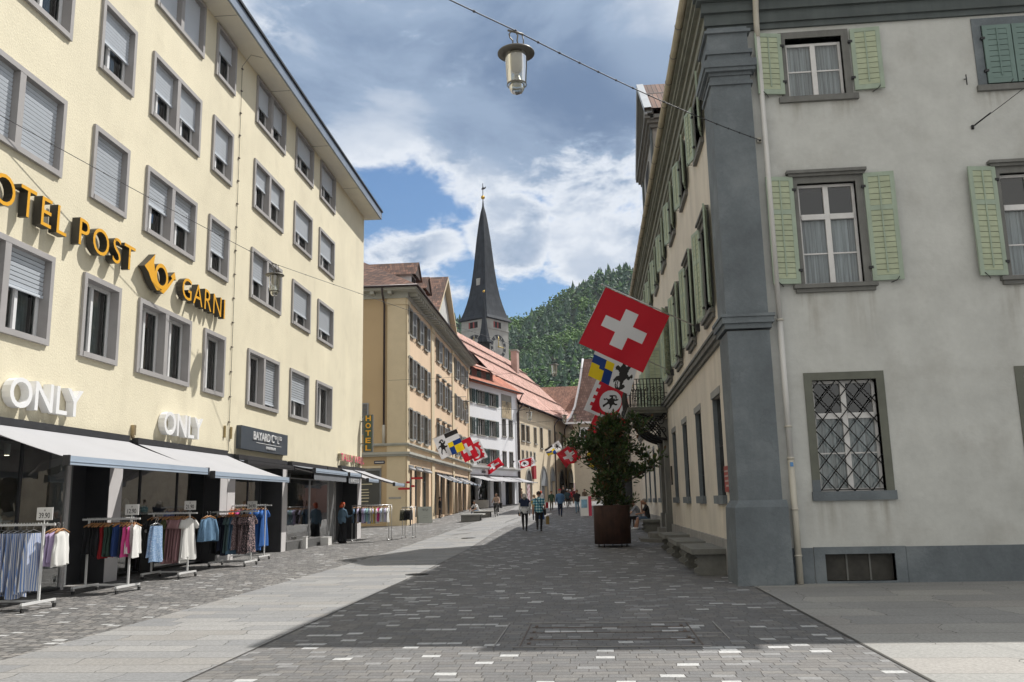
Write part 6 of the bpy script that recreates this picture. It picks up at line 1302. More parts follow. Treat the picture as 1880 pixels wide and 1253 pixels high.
def branch(p, d, L, r, depth):
    pts = [p]; q = p.copy(); dd = d.copy(); n = 5
    for k in range(n):
        dd = (dd + Vector((rt.uniform(-.18, .18), rt.uniform(-.18, .18), rt.uniform(-.02, .14)))).normalized(); q = q + dd * L / n; pts.append(q.copy())
    mb.tube(pts, [r * (1 - .6 * k / n) for k in range(n + 1)], 6)
    tips.append((q, dd)); 
    if depth > 0:
        for k in range(rt.randint(3, 4)):
            j = rt.randint(2, n); a = rt.random() * 6.28; nd = (dd * .55 + Vector((math.cos(a), math.sin(a), rt.uniform(.0, .6))) * .8).normalized(); branch(pts[j], nd, L * rt.uniform(.45, .7), r * .5, depth - 1)
    else:
        tips.append((pts[3], dd))
trunk = [Vector((0, 0, 1.25)), Vector((.02, .01, 2.2)), Vector((-.03, .03, 3.2)), Vector((.03, 0, 3.9)), Vector((-.02, 0, 4.45))]
mb.tube(trunk, [.05, .045, .035, .022, .01], 8)
for k in range(54):
    t = (k + .5) / 54; z = 1.35 + 3.0 * t; a = k * 2.4 + rt.uniform(-.3, .3); prof_r = interp([(0, .62), (.2, .86), (.45, .92), (.65, .72), (.85, .46), (1.01, .22)], t) * rt.uniform(.5, 1.15); i = min(3, int((z - 1.25) / .95)); c = trunk[i].lerp(trunk[i + 1], ((z - 1.25) / .95) % 1)
    branch(Vector((c.x, c.y, z - .15)), Vector((math.cos(a), math.sin(a), .35 + .5 * t)).normalized(), max(.3, prof_r), .014, 1)
# two stray limbs reaching right and one left, as on the real tree
for p, d, L in (((0, 0, 2.6), (1, .2, .85), 1.35), ((0, 0, 1.9), (1, -.1, .42), 1.45), ((0, 0, 2.0), (.9, 0, .1), 1.2), ((0, 0, 2.9), (-1, .1, .25), 1.35), ((0, 0, 2.3), (-.9, -.3, .4), 1.3)): branch(Vector(p), Vector(d).normalized(), L, .018, 2)
mb.build("branch", mat("bark", (.06, .045, .035), .9, var=.2), pt)
M_leaf = leafmat("magnolia_leaf", [(.035, .070, .022), (.055, .10, .03), (.04, .078, .026), (.10, .15, .04), (.036, .072, .026), (.065, .10, .032), (.14, .07, .035), (.05, .09, .03)], .32)
nt = M_leaf.node_tree; _b = nt.nodes['Principled BSDF']; _t = nt.nodes.new('ShaderNodeBsdfTranslucent'); _m = nt.nodes.new('ShaderNodeMixShader'); _m.inputs[0].default_value = .25; nt.links.new(_b.inputs['Base Color'].links[0].from_socket, _t.inputs[0]); nt.links.new(_b.outputs[0], _m.inputs[1]); nt.links.new(_t.outputs[0], _m.inputs[2]); nt.links.new(_m.outputs[0], nt.nodes['Material Output'].inputs[0])
mb = MB(TR(PX, PY, pz))
def leaf(p, d, L, w):
    d = d.normalized(); s = d.cross(Vector((rt.uniform(-1, 1), rt.uniform(-1, 1), 1))).normalized(); n = d.cross(s)
    P = [p, p + d * L * .3 + s * w * .8, p + d * L * .65 + s * w, p + d * L - n * L * .12, p + d * L * .65 - s * w, p + d * L * .3 - s * w * .8, p + d * L * .5 - n * w * .25]
    mb.add(P, [(0, 1, 6), (1, 2, 6), (2, 3, 6), (3, 4, 6), (4, 5, 6), (5, 0, 6)])
for q, d in tips:
    for k in range(rt.randint(13, 19)):
        o = Vector((rt.gauss(0, 1), rt.gauss(0, 1), rt.gauss(0, 1))).normalized(); dd = (d * .6 + o + Vector((0, 0, .15))); leaf(q + o * rt.uniform(0, .15) - d * rt.uniform(0, .3), dd, rt.uniform(.09, .20), rt.uniform(.024, .046))
mb.build("crown", M_leaf, pt)
# ---------------------------------------------------------------- clothes rails in front of the shops
M_rail = mat("white_steel", (.70, .70, .69), .35, .1, var=.05); M_wood = mat("hanger_wood", (.36, .17, .06), .5, var=.15); M_rub = mat("rubber", (.02, .02, .02), .7); M_card = mat("white_card", (.72, .71, .69), .7, var=.02); M_ink = mat("ink", (.03, .03, .03), .6, var=0)
def rack(x0, x1, y, H, label, price=None, m=None, foot=.9, px=None, posts=(0.06, 0.94)):
    g = G((x0 + x1) / 2, y); e = empty("clothes_rail", label, "clothes rail", TR((x0 + x1) / 2, y, g)); T = Matrix.Translation((0, y, g)); m = m or M_rail; xs = [x0 + (x1 - x0) * t for t in posts]
    mb = MB(T)
    for x in xs: mb.box(x - .017, x + .017, -.017, .017, .13, H)
    mb.build("upright", m, e) if False else None
    for x in xs: mb = MB(T); mb.box(x - .017, x + .017, -.017, .017, .15, H + .02); mb.build("upright", m, e)
    mb = MB(T); mb.box(x0 - .08, x1 + .12, -.02, .02, H, H + .035); n = 26
    for k in range(n): x = x0 + (x1 - x0) * (k + .5) / n; mb.tube([(x, -.022, H + .03), (x, 0, H + .05), (x, .022, H + .03)], .006, 4)
    mb.build("top_rail", m, e)
    mb = MB(T); mb.box(xs[0], xs[1], -.02, .02, .13, .165); mb.build("base_bar", m, e)
    for x in xs: mb = MB(T); mb.box(x - .02, x + .02, -foot / 2, foot / 2, .11, .15); mb.build("foot", m, e)
    for x in xs:
        for s in (-1, 1):
            mb = MB(T); yy = s * (foot / 2 - .03); mb.box(x - .025, x + .025, yy - .03, yy + .03, .07, .112, 1); M = Matrix.Translation((x, yy + .02, .042)) @ Matrix.Rotation(PI / 2, 4, 'Y'); mb.add([M @ Vector((.042 * math.cos(a), .042 * math.sin(a), z)) for z in (-.014, .014) for a in [2 * PI * j / 14 for j in range(14)]], [tuple(range(14))[::-1], tuple(range(14, 28))] + [(j, (j + 1) % 14, 14 + (j + 1) % 14, 14 + j) for j in range(14)], 0); mb.build("wheel", [M_rub, M_steel], e)
    if price:
        pc = MB(T); x = px or xs[1]; pc.tube([(x, 0, H + .03), (x, 0, H + .10)], .008, 6, m=1); pc.box(x - .14, x + .14, -.008, .008, H + .09, H + .30, 0); pc.build("price_card", [M_card, M_rail], e)
        mb = MB(T)
        for t, sz, zz in ((price, .10, H + .125), ("ab", .036, H + .24)):
            vs, fs, nz = text_mesh(t, 1, .05, bold=.01); xs_ = [v.x for v in vs]; wd = (max(xs_) - min(xs_)) * sz * .9; b = len(mb.v)
            for v in vs: mb.v.append(Vector((x - wd / 2 + (v.x - min(xs_)) * sz * .9, -.009 - (v.z + .025) * .01, zz + v.y * sz * 1.25)))
            for f in fs: mb.f.append([q + b for q in f]); mb.mi.append(0); mb.sm.append(False)
        mb.build("price", M_ink, e)
    return e
def stripes_mat(name, c1, c2, freq):
    m = bpy.data.materials.new(name); m.use_nodes = True; nt = m.node_tree; N = nt.nodes.new; L = nt.links.new; b = nt.nodes['Principled BSDF']; b.inputs['Roughness'].default_value = .9
    t = N('ShaderNodeTexCoord'); w = N('ShaderNodeTexWave'); w.bands_direction = 'Y'; w.inputs['Scale'].default_value = freq; w.inputs['Distortion'].default_value = .4; r = N('ShaderNodeValToRGB'); r.color_ramp.interpolation = 'CONSTANT'; e = r.color_ramp.elements; e[0].color = (*c1, 1); e[1].position = .55; e[1].color = (*c2, 1); L(t.outputs['Object'], w.inputs[0]); L(w.outputs[0], r.inputs[0]); L(r.outputs[0], b.inputs[0]); return m
def print_mat(name, c1, c2, sc):
    m = bpy.data.materials.new(name); m.use_nodes = True; nt = m.node_tree; N = nt.nodes.new; L = nt.links.new; b = nt.nodes['Principled BSDF']; b.inputs['Roughness'].default_value = .9
    t = N('ShaderNodeTexCoord'); v = N('ShaderNodeTexNoise'); v.inputs['Scale'].default_value = sc; v.inputs['Detail'].default_value = 2; r = N('ShaderNodeValToRGB'); r.color_ramp.interpolation = 'CONSTANT'; e = r.color_ramp.elements; e[0].color = (*c1, 1); e[1].position = .54; e[1].color = (*c2, 1); L(t.outputs['Object'], v.inputs[0]); L(v.outputs[0], r.inputs[0]); L(r.outputs[0], b.inputs[0]); return m
CM = dict(stripe=stripes_mat("blue_stripes", (.16, .25, .50), (.66, .66, .66), 9), white=mat("cloth_white", (.70, .69, .66), .9, var=.04), lilac=mat("cloth_lilac", (.45, .36, .55), .9), black=mat("cloth_black", (.012, .012, .014), .9), red=mat("cloth_red", (.28, .01, .015), .9), green=mat("cloth_green", (.03, .06, .045), .9), blue=mat("cloth_blue", (.02, .05, .18), .9), navy=mat("cloth_navy", (.015, .02, .045), .9),
          pink=mat("cloth_pink", (.62, .07, .26), .9), olive=mat("cloth_olive", (.07, .075, .03), .9), rose=mat("cloth_rose", (.34, .19, .20), .9), denim=mat("cloth_denim", (.10, .19, .30), .9, var=.15, vscale=20), ldenim=print_mat("cloth_light_print", (.16, .27, .45), (.40, .50, .62), 60), floral=print_mat("cloth_floral", (.02, .02, .028), (.42, .30, .30), 38), floral2=print_mat("cloth_floral_rose", (.16, .10, .11), (.45, .36, .36), 45), teal=mat("cloth_teal", (.09, .15, .16), .9), royal=mat("cloth_royal", (.03, .13, .42), .9), orange=mat("cloth_orange", (.60, .12, .02), .9), pale=mat("cloth_pale_blue", (.42, .52, .68), .9), lav=mat("cloth_lavender", (.50, .46, .62), .9), cream=mat("cloth_cream", (.60, .50, .40), .9), yellow=mat("cloth_yellow", (.65, .52, .15), .9), mint=mat("cloth_mint", (.30, .48, .45), .9), camo=print_mat("cloth_camo", (.05, .055, .035), (.14, .13, .09), 20))
WORD = dict(stripe="blue and white striped", white="white", lilac="lilac", black="black", red="dark red", green="dark green", blue="blue", navy="navy", pink="bright pink", olive="olive", rose="dusty rose", denim="denim blue", ldenim="pale blue printed", floral="dark floral", floral2="rose floral", teal="grey teal", royal="royal blue", orange="orange", pale="pale blue", lav="lavender", cream="cream", yellow="yellow", mint="mint", camo="camouflage")
rg = random.Random(9)
def garment(x, y, ztop, kind, L, col, where, rot=0, wmul=1.0):
    """hangs in the plane across the rail; x position on the rail"""
    T = TR(x, y, ztop, rot); nm = dict(top="sleeveless_top", tee="tshirt", dress="dress", skirt="trousers", jacket="jacket", shorts="shorts")[kind]
    mb = MB(T); n = 22; rows = 11; w0 = {'skirt': .17, 'shorts': .17}.get(kind, .20) * wmul; w1 = {'dress': .30, 'skirt': .25, 'top': .23, 'tee': .24, 'jacket': .25, 'shorts': .22}[kind] * wmul; zt = -.10 if kind not in ('skirt', 'shorts') else -.12; vs = []; ph = rg.random() * 6
    for i in range(rows + 1):
        t = i / rows; z = zt - L * t
        if kind in ('skirt', 'shorts'): w = w0 + (w1 - w0) * t
        else: w = (.06 + (w0 - .06) * min(1, t / .08)) if t < .08 else (w0 * (1 - .12 * math.sin(PI * min(1, (t - .08) / .45))) + (w1 - w0) * t ** 1.3)
        zz = z + (0 if t > .08 else 0)
        for j in range(n):
            a = 2 * PI * j / n; am = .012 + .03 * t; r_ = 1 + 0.0
            d = .022 + .03 * t + am * math.sin(j * 2 * PI / n * 5 + ph + t * 1.5)
            vs.append((max(.008, d) * math.sin(a) * .9, w * math.cos(a) + .01 * math.sin(7 * t + ph), zz + (.012 * math.sin(3 * a + ph) if i == rows else 0)))
    mb.add(vs, [(i * n + j, i * n + (j + 1) % n, (i + 1) * n + (j + 1) % n, (i + 1) * n + j) for i in range(rows) for j in range(n)], None, True)
    if kind in ('tee', 'dress', 'jacket'):
        sl_ = .17 if kind != 'jacket' else .50
        for s in (-1, 1): mb.tube([(0, s * w0 * .85, zt - .05), (.01, s * (w0 + .05), zt - .08 - sl_ * .45), (0, s * (w0 + .07), zt - .06 - sl_)], [.04, .05, .055], 8)
    g = mb.build(nm, CM[col], loc=(x, y, ztop), label="%s %s hanging on %s" % (WORD[col], nm.replace('_', ' ').replace('tshirt', 'T-shirt'), where), cat=nm.replace('_', ' ').replace('tshirt', 'T-shirt'), group="clothes on " + where)
    WM[g.name] = Matrix.Translation((x, y, ztop))
    mb = MB(T); mb.tube([(0, 0, -.055), (0, 0, -.02), (0, .02, .0), (0, .03, .03), (0, .0, .045), (0, -.02, .03)], .004, 4, m=1)
    if kind in ('skirt', 'shorts'): mb.tube([(0, -w0, -.11), (0, 0, -.06), (0, w0, -.11)], .006, 5, m=1)
    else: mb.tube([(0, -w0 * 1.05, -.125), (0, -.06, -.07), (0, 0, -.055), (0, .06, -.07), (0, w0 * 1.05, -.125)], .012, 6, m=0)
    mb.build("hanger", [M_wood, M_steel], g)
def fill(x0, x1, y, H, items, where):
    n = sum(k for _, _, _, k in items); i = 0; g = G((x0 + x1) / 2, y)
    for kind, L, col, k in items:
        for q in range(k): garment(x0 + (x1 - x0) * (i + .5) / n, y + rg.uniform(-.015, .015), H + g + .0, kind, L * rg.uniform(.90, 1.06), col, where, rg.uniform(-.28, .28)); i += 1
RK = [(-10.4, -9.08, 14.1, 1.36, "white clothes rail nearest the camera holding striped trousers", "39.90"), (-10.12, -9.12, 16.95, 1.40, "white clothes rail with dark tops and a pink and a white top at its end", "12.90"), (-10.45, -9.45, 20.2, 1.47, "white clothes rail with rose coloured and white dresses", "21.90"), (-10.56, -9.43, 24.0, 1.46, "white clothes rail with dark floral dresses in front of the entrance", "34.90")]
for r in RK: rack(*r[:4], r[4], r[5])
W_ = ["the clothes rail nearest the camera", "the rail with the pink top", "the rail with the rose dresses", "the rail with the floral dresses"]
fill(-10.2, -9.28, 14.1, 1.36, [("skirt", 1.02, "stripe", 8)], W_[0]); fill(-9.20, -9.0, 14.42, 1.36, [("top", .55, "lilac", 2), ("top", .60, "white", 2)], W_[0])
fill(-10.02, -9.05, 16.95, 1.40, [("top", .60, "black", 5), ("top", .6, "red", 2), ("top", .62, "green", 3), ("top", .6, "blue", 3), ("top", .6, "navy", 1), ("top", .58, "olive", 1), ("top", .58, "pink", 2), ("top", .60, "white", 2)], W_[1]); fill(-9.02, -8.95, 17.6, 1.38, [("skirt", .68, "ldenim", 2)], W_[1])
fill(-10.42, -9.48, 20.2, 1.47, [("dress", .98, "black", 5), ("dress", 1.0, "denim", 1), ("dress", 1.0, "olive", 2), ("dress", .98, "rose", 6), ("dress", .98, "white", 3)], W_[2]); fill(-9.36, -9.22, 20.75, 1.47, [("jacket", .55, "denim", 2)], W_[2])
fill(-10.53, -9.46, 24.0, 1.46, [("dress", .98, "black", 3), ("dress", 1.0, "navy", 2), ("dress", 1.0, "teal", 2), ("dress", .98, "denim", 2), ("dress", .98, "floral2", 4), ("dress", 1.0, "floral", 3)], W_[3])
rack(-11.3, -9.95, 26.4, 1.62, "white clothes rail in the entrance with red and royal blue dresses"); fill(-11.25, -10.0, 26.4, 1.62, [("tee", .6, "white", 1), ("tee", .6, "orange", 2), ("tee", .6, "pink", 2), ("tee", .6, "black", 3), ("dress", 1.15, "royal", 4)], "the rail in the entrance")
# T-shirt rails outside the last shop
def rail2(x0, x1, y, H, label, m=M_steel):
    g = G((x0 + x1) / 2, y); e = empty("clothes_rail", label, "clothes rail", TR((x0 + x1) / 2, y, g)); T = Matrix.Translation((0, y, g))
    for x in (x0 + .02, x1 - .02):
        for s in (-.28, .28): mb = MB(T); mb.tube([(x, s, .06), (x, s, H)], .013, 6); mb.build("upright", m, e)
    for s in (-.28, .28): mb = MB(T); mb.tube([(x0, s, H), (x1, s, H)], .018, 8); mb.build("top_rail", m, e)
    mb = MB(T)
    for x in (x0 + .02, x1 - .02): mb.tube([(x, -.4, .07), (x, .4, .07)], .014, 6)
    for x in (x0 + .02, x1 - .02): mb.tube([(x, -.28, H), (x, .28, H)], .018, 8)
    mb.build("base_bar", m, e)
    for x in (x0 + .02, x1 - .02):
        for s in (-.38, .38): mb = MB(T); mb.ell((x, s, .035), (.015, .035, .035), 8, 6); mb.build("wheel", M_rub, e)
rail2(-10.35, -8.72, 37.6, 1.52, "chrome clothes rail full of pastel T-shirts under the last awning")
its = [("tee", .62, c, 1) for c in ("denim", "black", "cream", "lav", "black", "lav", "lilac", "pale", "mint", "pale", "white", "lav", "yellow", "cream", "white", "pink", "pale", "white", "white", "lav", "white")]
fill(-10.3, -8.75, 37.32, 1.52, its, "the chrome rail of pastel T-shirts")
rail2(-8.45, -7.95, 38.9, 1.35, "small chrome rail with black shorts at the end of the row"); fill(-8.5, -8.0, 38.6, 1.35, [("shorts", .42, "camo", 2), ("shorts", .42, "black", 4)], "the small chrome rail")
# mannequins behind the glass
def mannequin(u, x, label, top):
    T = HT @ TR(x, u, .1, .3); mb = MB(T); mb.lathe([(.09, .9), (.16, .95), (.17, 1.05), (.12, 1.2), (.16, 1.38), (.17, 1.45), (.06, 1.5), (.045, 1.56)], n=14); mb.ell((0, 0, 1.68), (.085, .10, .125), 12, 8); mb.tube([(.0, .07, .95), (.02, .09, .5), (0, .09, .05)], [.085, .06, .04], 8); mb.tube([(.0, -.07, .95), (.03, -.09, .5), (0, -.09, .05)], [.085, .06, .04], 8); mb.tube([(0, .17, 1.42), (.02, .24, 1.15), (.08, .22, .9)], [.05, .04, .03], 8); mb.tube([(0, -.17, 1.42), (.02, -.24, 1.15), (.08, -.22, .9)], [.05, .04, .03], 8)
    loc = T @ Vector((0, 0, 0)); b = mb.build("mannequin", mat("mannequin_white", (.62, .60, .56), .4, var=0), loc=loc, label=label, cat="mannequin")
    mb = MB(T); mb.lathe([(.15, .88), (.20, .95), (.19, 1.1), (.15, 1.2), (.19, 1.40)], n=14, cap=False); mb.build("jacket", M_card, b)
    mb = MB(T); mb.lathe([(.14, 1.2), (.175, 1.34), (.165, 1.4)], n=12, cap=False); mb.build("top", mat("green_top", (.03, .30, .12), .8), b)
mannequin(4.3, -1.0, "white mannequin with white jacket and green top behind the shop window", 1); mannequin(-.9, -1.0, "pale mannequin in the shop window nearest the camera", 1)
mb = MB(HT); mb.box(-.35, -.31, 3.85, 4.6, .1, 1.5, 0); b_ = mb.build("window_board", mat("black_board", (.012, .012, .012), .7), loc=HT @ Vector((-.33, 4.2, .1)), label="black shop board with small white lettering in front of the mannequin", cat="board")
wall_text("ONLY", 4.0, 1.05, .09, .42, -.309, M_lgrey, b_)
# boards, benches, sign post, statue
def aboard(x, y, w, h, label, rz, mats_, txt=None):
    g = G(x, y); T = TR(x, y, g, rz); e = empty("sandwich_board", label, "board", T)
    for s in (-1, 1):
        mb = MB(T); a = .16; mb.add([(-w / 2, s * .22, .08), (w / 2, s * .22, .08), (w / 2, s * .03, h), (-w / 2, s * .03, h), (-w / 2, s * .25, .08), (w / 2, s * .25, .08), (w / 2, s * .06, h), (-w / 2, s * .06, h)], [(0, 1, 2, 3), (4, 5, 6, 7), (0, 1, 5, 4), (2, 3, 7, 6), (1, 2, 6, 5), (0, 3, 7, 4)], 0)
        if len(mats_) > 1: mb.add([(w * .22, s * .255, .08), (w / 2, s * .255, .08), (w / 2, s * .065, h), (w * .22, s * .065, h)], [(0, 1, 2, 3)], 1); mb.add([(-w * .4, s * .185, h * .45), (w * .12, s * .185, h * .45), (w * .12, s * .10, h * .85), (-w * .4, s * .10, h * .85)], [(0, 1, 2, 3)], 2)
        mb.build("panel", mats_, e)
    for s in (-1, 1):
        for q in (-1, 1): mb = MB(T); mb.tube([(q * w * .45, s * .26, 0), (q * w * .45, s * .22, .12)], .012, 5); mb.build("leg", M_steel, e)
    if txt:
        mb = MB(T)
        for t, zz, sz in txt:
            vs, fs, nz = text_mesh(t, sz, .01, align='CENTER', spacing=1.3); b = len(mb.v)
            for v in vs: mb.v.append(Vector((v.x, -.262 + .19 * (zz - .08) / (h - .08), zz + v.y)))
            for f in fs: mb.f.append([k + b for k in f]); mb.mi.append(0); mb.sm.append(False)
        mb.build("lettering", M_ink, e)
M_b1 = mat("grey_board", (.38, .40, .37), .6, var=.05)
aboard(-11.1, 57.6, .95, 1.15, "grey sandwich board reading VIU outside the ochre house", .5, [M_b1], (("VIU", .88, .2), ("------", .55, .12), ("------", .42, .12)))
aboard(-.50, 56.5, .72, 1.3, "white sandwich board with red edge and blue picture on the shaded street", 0, [M_card, mat("board_red", (.5, .03, .08), .6, var=0), mat("board_picture", (.20, .38, .52), .6, var=.4, vscale=4)])
M_conc = mat("concrete", (.20, .20, .195), .9, var=.1, vscale=2, bump=.3); M_conl = mat("pale_concrete", (.42, .42, .40), .9, var=.08, bump=.2)
def cbench(x, y, label):
    g = G(x, y); T = TR(x, y, g, .05); e = empty("concrete_bench", label, "bench", T)
    mb = MB(T); mb.box(-.75, .75, -1.2, 1.2, .40, .47); mb.build("seat", M_conl, e)
    for yy in (-1.0, .72): mb = MB(T); mb.box(-.68, .5, yy, yy + .3, 0, .398); mb.build("leg", M_conc, e)
cbench(-7.9, 57.6, "low concrete bench nearest the camera in the sunny street"); cbench(-8.1, 65, "low concrete bench behind the first one in the sunny street")
for k in range(2):
    pass
x, y = -11.45, 90.0; g = G(x, y); T = TR(x, y, g, .1)
mb = MB(T); mb.box(-.75, .75, -.75, .75, 0, .82); mb.box(-.66, .66, -.66, .66, .82, .83, 1); mb.build("stone_trough", [M_conl, mat("soil", (.03, .02, .015))], loc=(x, y, g), label="square pale stone block under the dark statue by the white house", cat="trough")
mb = MB(T); c = .83; mb.lathe([(.3, c), (.26, c + .1), (.16, c + .15)], n=10); mb.tube([(.05, .06, c + .1), (.12, .08, c + .5), (.02, .05, c + .85)], [.07, .085, .13], 8); mb.tube([(-.1, -.06, c + .1), (-.16, -.08, c + .5), (-.04, -.05, c + .85)], [.07, .085, .13], 8); mb.tube([(0, 0, c + .8), (.05, 0, c + 1.1), (.06, 0, c + 1.38)], [.17, .19, .15], 10); mb.ell((.1, 0, c + 1.56), (.10, .09, .13), 10, 8); mb.tube([(.1, .14, c + 1.35), (.38, .2, c + 1.25), (.52, .1, c + 1.45)], [.06, .05, .04], 6); mb.tube([(.05, -.14, c + 1.35), (-.22, -.22, c + 1.15), (-.30, -.1, c + .95)], [.06, .05, .04], 6)
mb.build("statue", mat("dark_bronze", (.025, .03, .026), .5, .5, var=.3), loc=(x, y, g + c), label="dark bronze figure statue standing on a pale stone block", cat="statue")
x, y = -11.75, 56.2; g = G(x, y); T = TR(x, y, g); e = empty("direction_signpost", "dark signpost with red arrow signs at the corner of the ochre house", "signpost", T); mb = MB(T); mb.tube([(0, 0, 0), (0, 0, 3.05)], .045, 8); mb.build("pole", M_anth, e); M_rd = mat("sign_red", (.42, .015, .02), .5, var=0)
for (zz, a, b) in ((3.0, .05, .75), (2.35, -.75, -.05), (2.75, -.22, -.05), (2.5, .05, .25)): mb = MB(T); mb.add([(a, -.02, zz - .07), (b, -.02, zz - .07), (b + .08 * (1 if b > 0 else 0), -.02, zz), (b, -.02, zz + .07), (a, -.02, zz + .07), (a - .08 * (1 if a < 0 else 0), -.02, zz)], [(0, 1, 2, 3, 4, 5)]); mb.box(a, b, -.015, .015, zz - .065, zz + .065); mb.build("arrow_sign", M_rd, e)
x, y = -6.9, 96.0
mb = MB(HT); mb.box(.7, .73, 17.1, 17.4, .02, .42); mb.box(.68, .74, 15.2, 15.32, .02, .75)
# two small white planters at the shop window foot
for u, h_, w_, l in ((15.55, .48, .13, "narrow white upright box standing at the foot of the display window"), (17.9, .36, .32, "wider white upright box at the foot of the display window")):
    p = HT @ Vector((.22, u, 0)); mb = MB(HT); mb.box(.14, .14 + w_, u, u + w_ * 1.6, 0, h_, 0); mb.box(.13, .15 + w_, u - .01, u + w_ * 1.6 + .01, h_, h_ + .02, 0); mb.build("display_box", M_card, loc=(p.x, p.y, 0), label=l, cat="box")
# ---------------------------------------------------------------- people
SK = mat("skin", (.46, .26, .18), .6, var=.05); SKd = mat("skin_tan", (.36, .19, .12), .6, var=.05); HB = mat("hair_brown", (.05, .03, .018), .7, var=.2, vscale=20); HG = mat("hair_grey", (.22, .20, .18), .8, var=.2, vscale=20); HBl = mat("hair_blond", (.22, .14, .07), .7, var=.2, vscale=20); HR = mat("hair_orange", (.50, .07, .01), .7, var=.2, vscale=20); SH = mat("shoe_dark", (.03, .025, .02), .6); SHw = mat("shoe_white", (.6, .6, .6), .6)
EYE = mat("eye_dark", (.02, .015, .01), .3, var=0)
def plaid():
    m = bpy.data.materials.new("plaid_shirt"); m.use_nodes = True; nt = m.node_tree; N = nt.nodes.new; L = nt.links.new; b = nt.nodes['Principled BSDF']; b.inputs['Roughness'].default_value = .9; t = N('ShaderNodeTexCoord'); s = N('ShaderNodeSeparateXYZ'); L(t.outputs['Object'], s.inputs[0]); fs_ = []
    for k in (0, 2):
        mm = N('ShaderNodeMath'); mm.operation = 'MULTIPLY'; mm.inputs[1].default_value = 52; L(s.outputs[k], mm.inputs[0]); q = N('ShaderNodeMath'); q.operation = 'SINE'; L(mm.outputs[0], q.inputs[0]); r = N('ShaderNodeMath'); r.operation = 'GREATER_THAN'; r.inputs[1].default_value = 0.1; L(q.outputs[0], r.inputs[0]); fs_.append(r.outputs[0])
    a = N('ShaderNodeMath'); a.operation = 'ADD'; L(fs_[0], a.inputs[0]); L(fs_[1], a.inputs[1]); h = N('ShaderNodeMath'); h.operation = 'DIVIDE'; h.inputs[1].default_value = 2; L(a.outputs[0], h.inputs[0]); r = N('ShaderNodeValToRGB'); r.color_ramp.interpolation = 'CONSTANT'; e = r.color_ramp.elements; e[0].color = (.02, .10, .14, 1); e[1].position = .9; e[1].color = (.60, .70, .62, 1); x = e.new(.4); x.color = (.10, .34, .46, 1); L(h.outputs[0], r.inputs[0]); L(r.outputs[0], b.inputs[0]); return m
PLAID = plaid()
def cloth(name, c): return mat("wear_" + name, c, .9, var=.08, vscale=6)
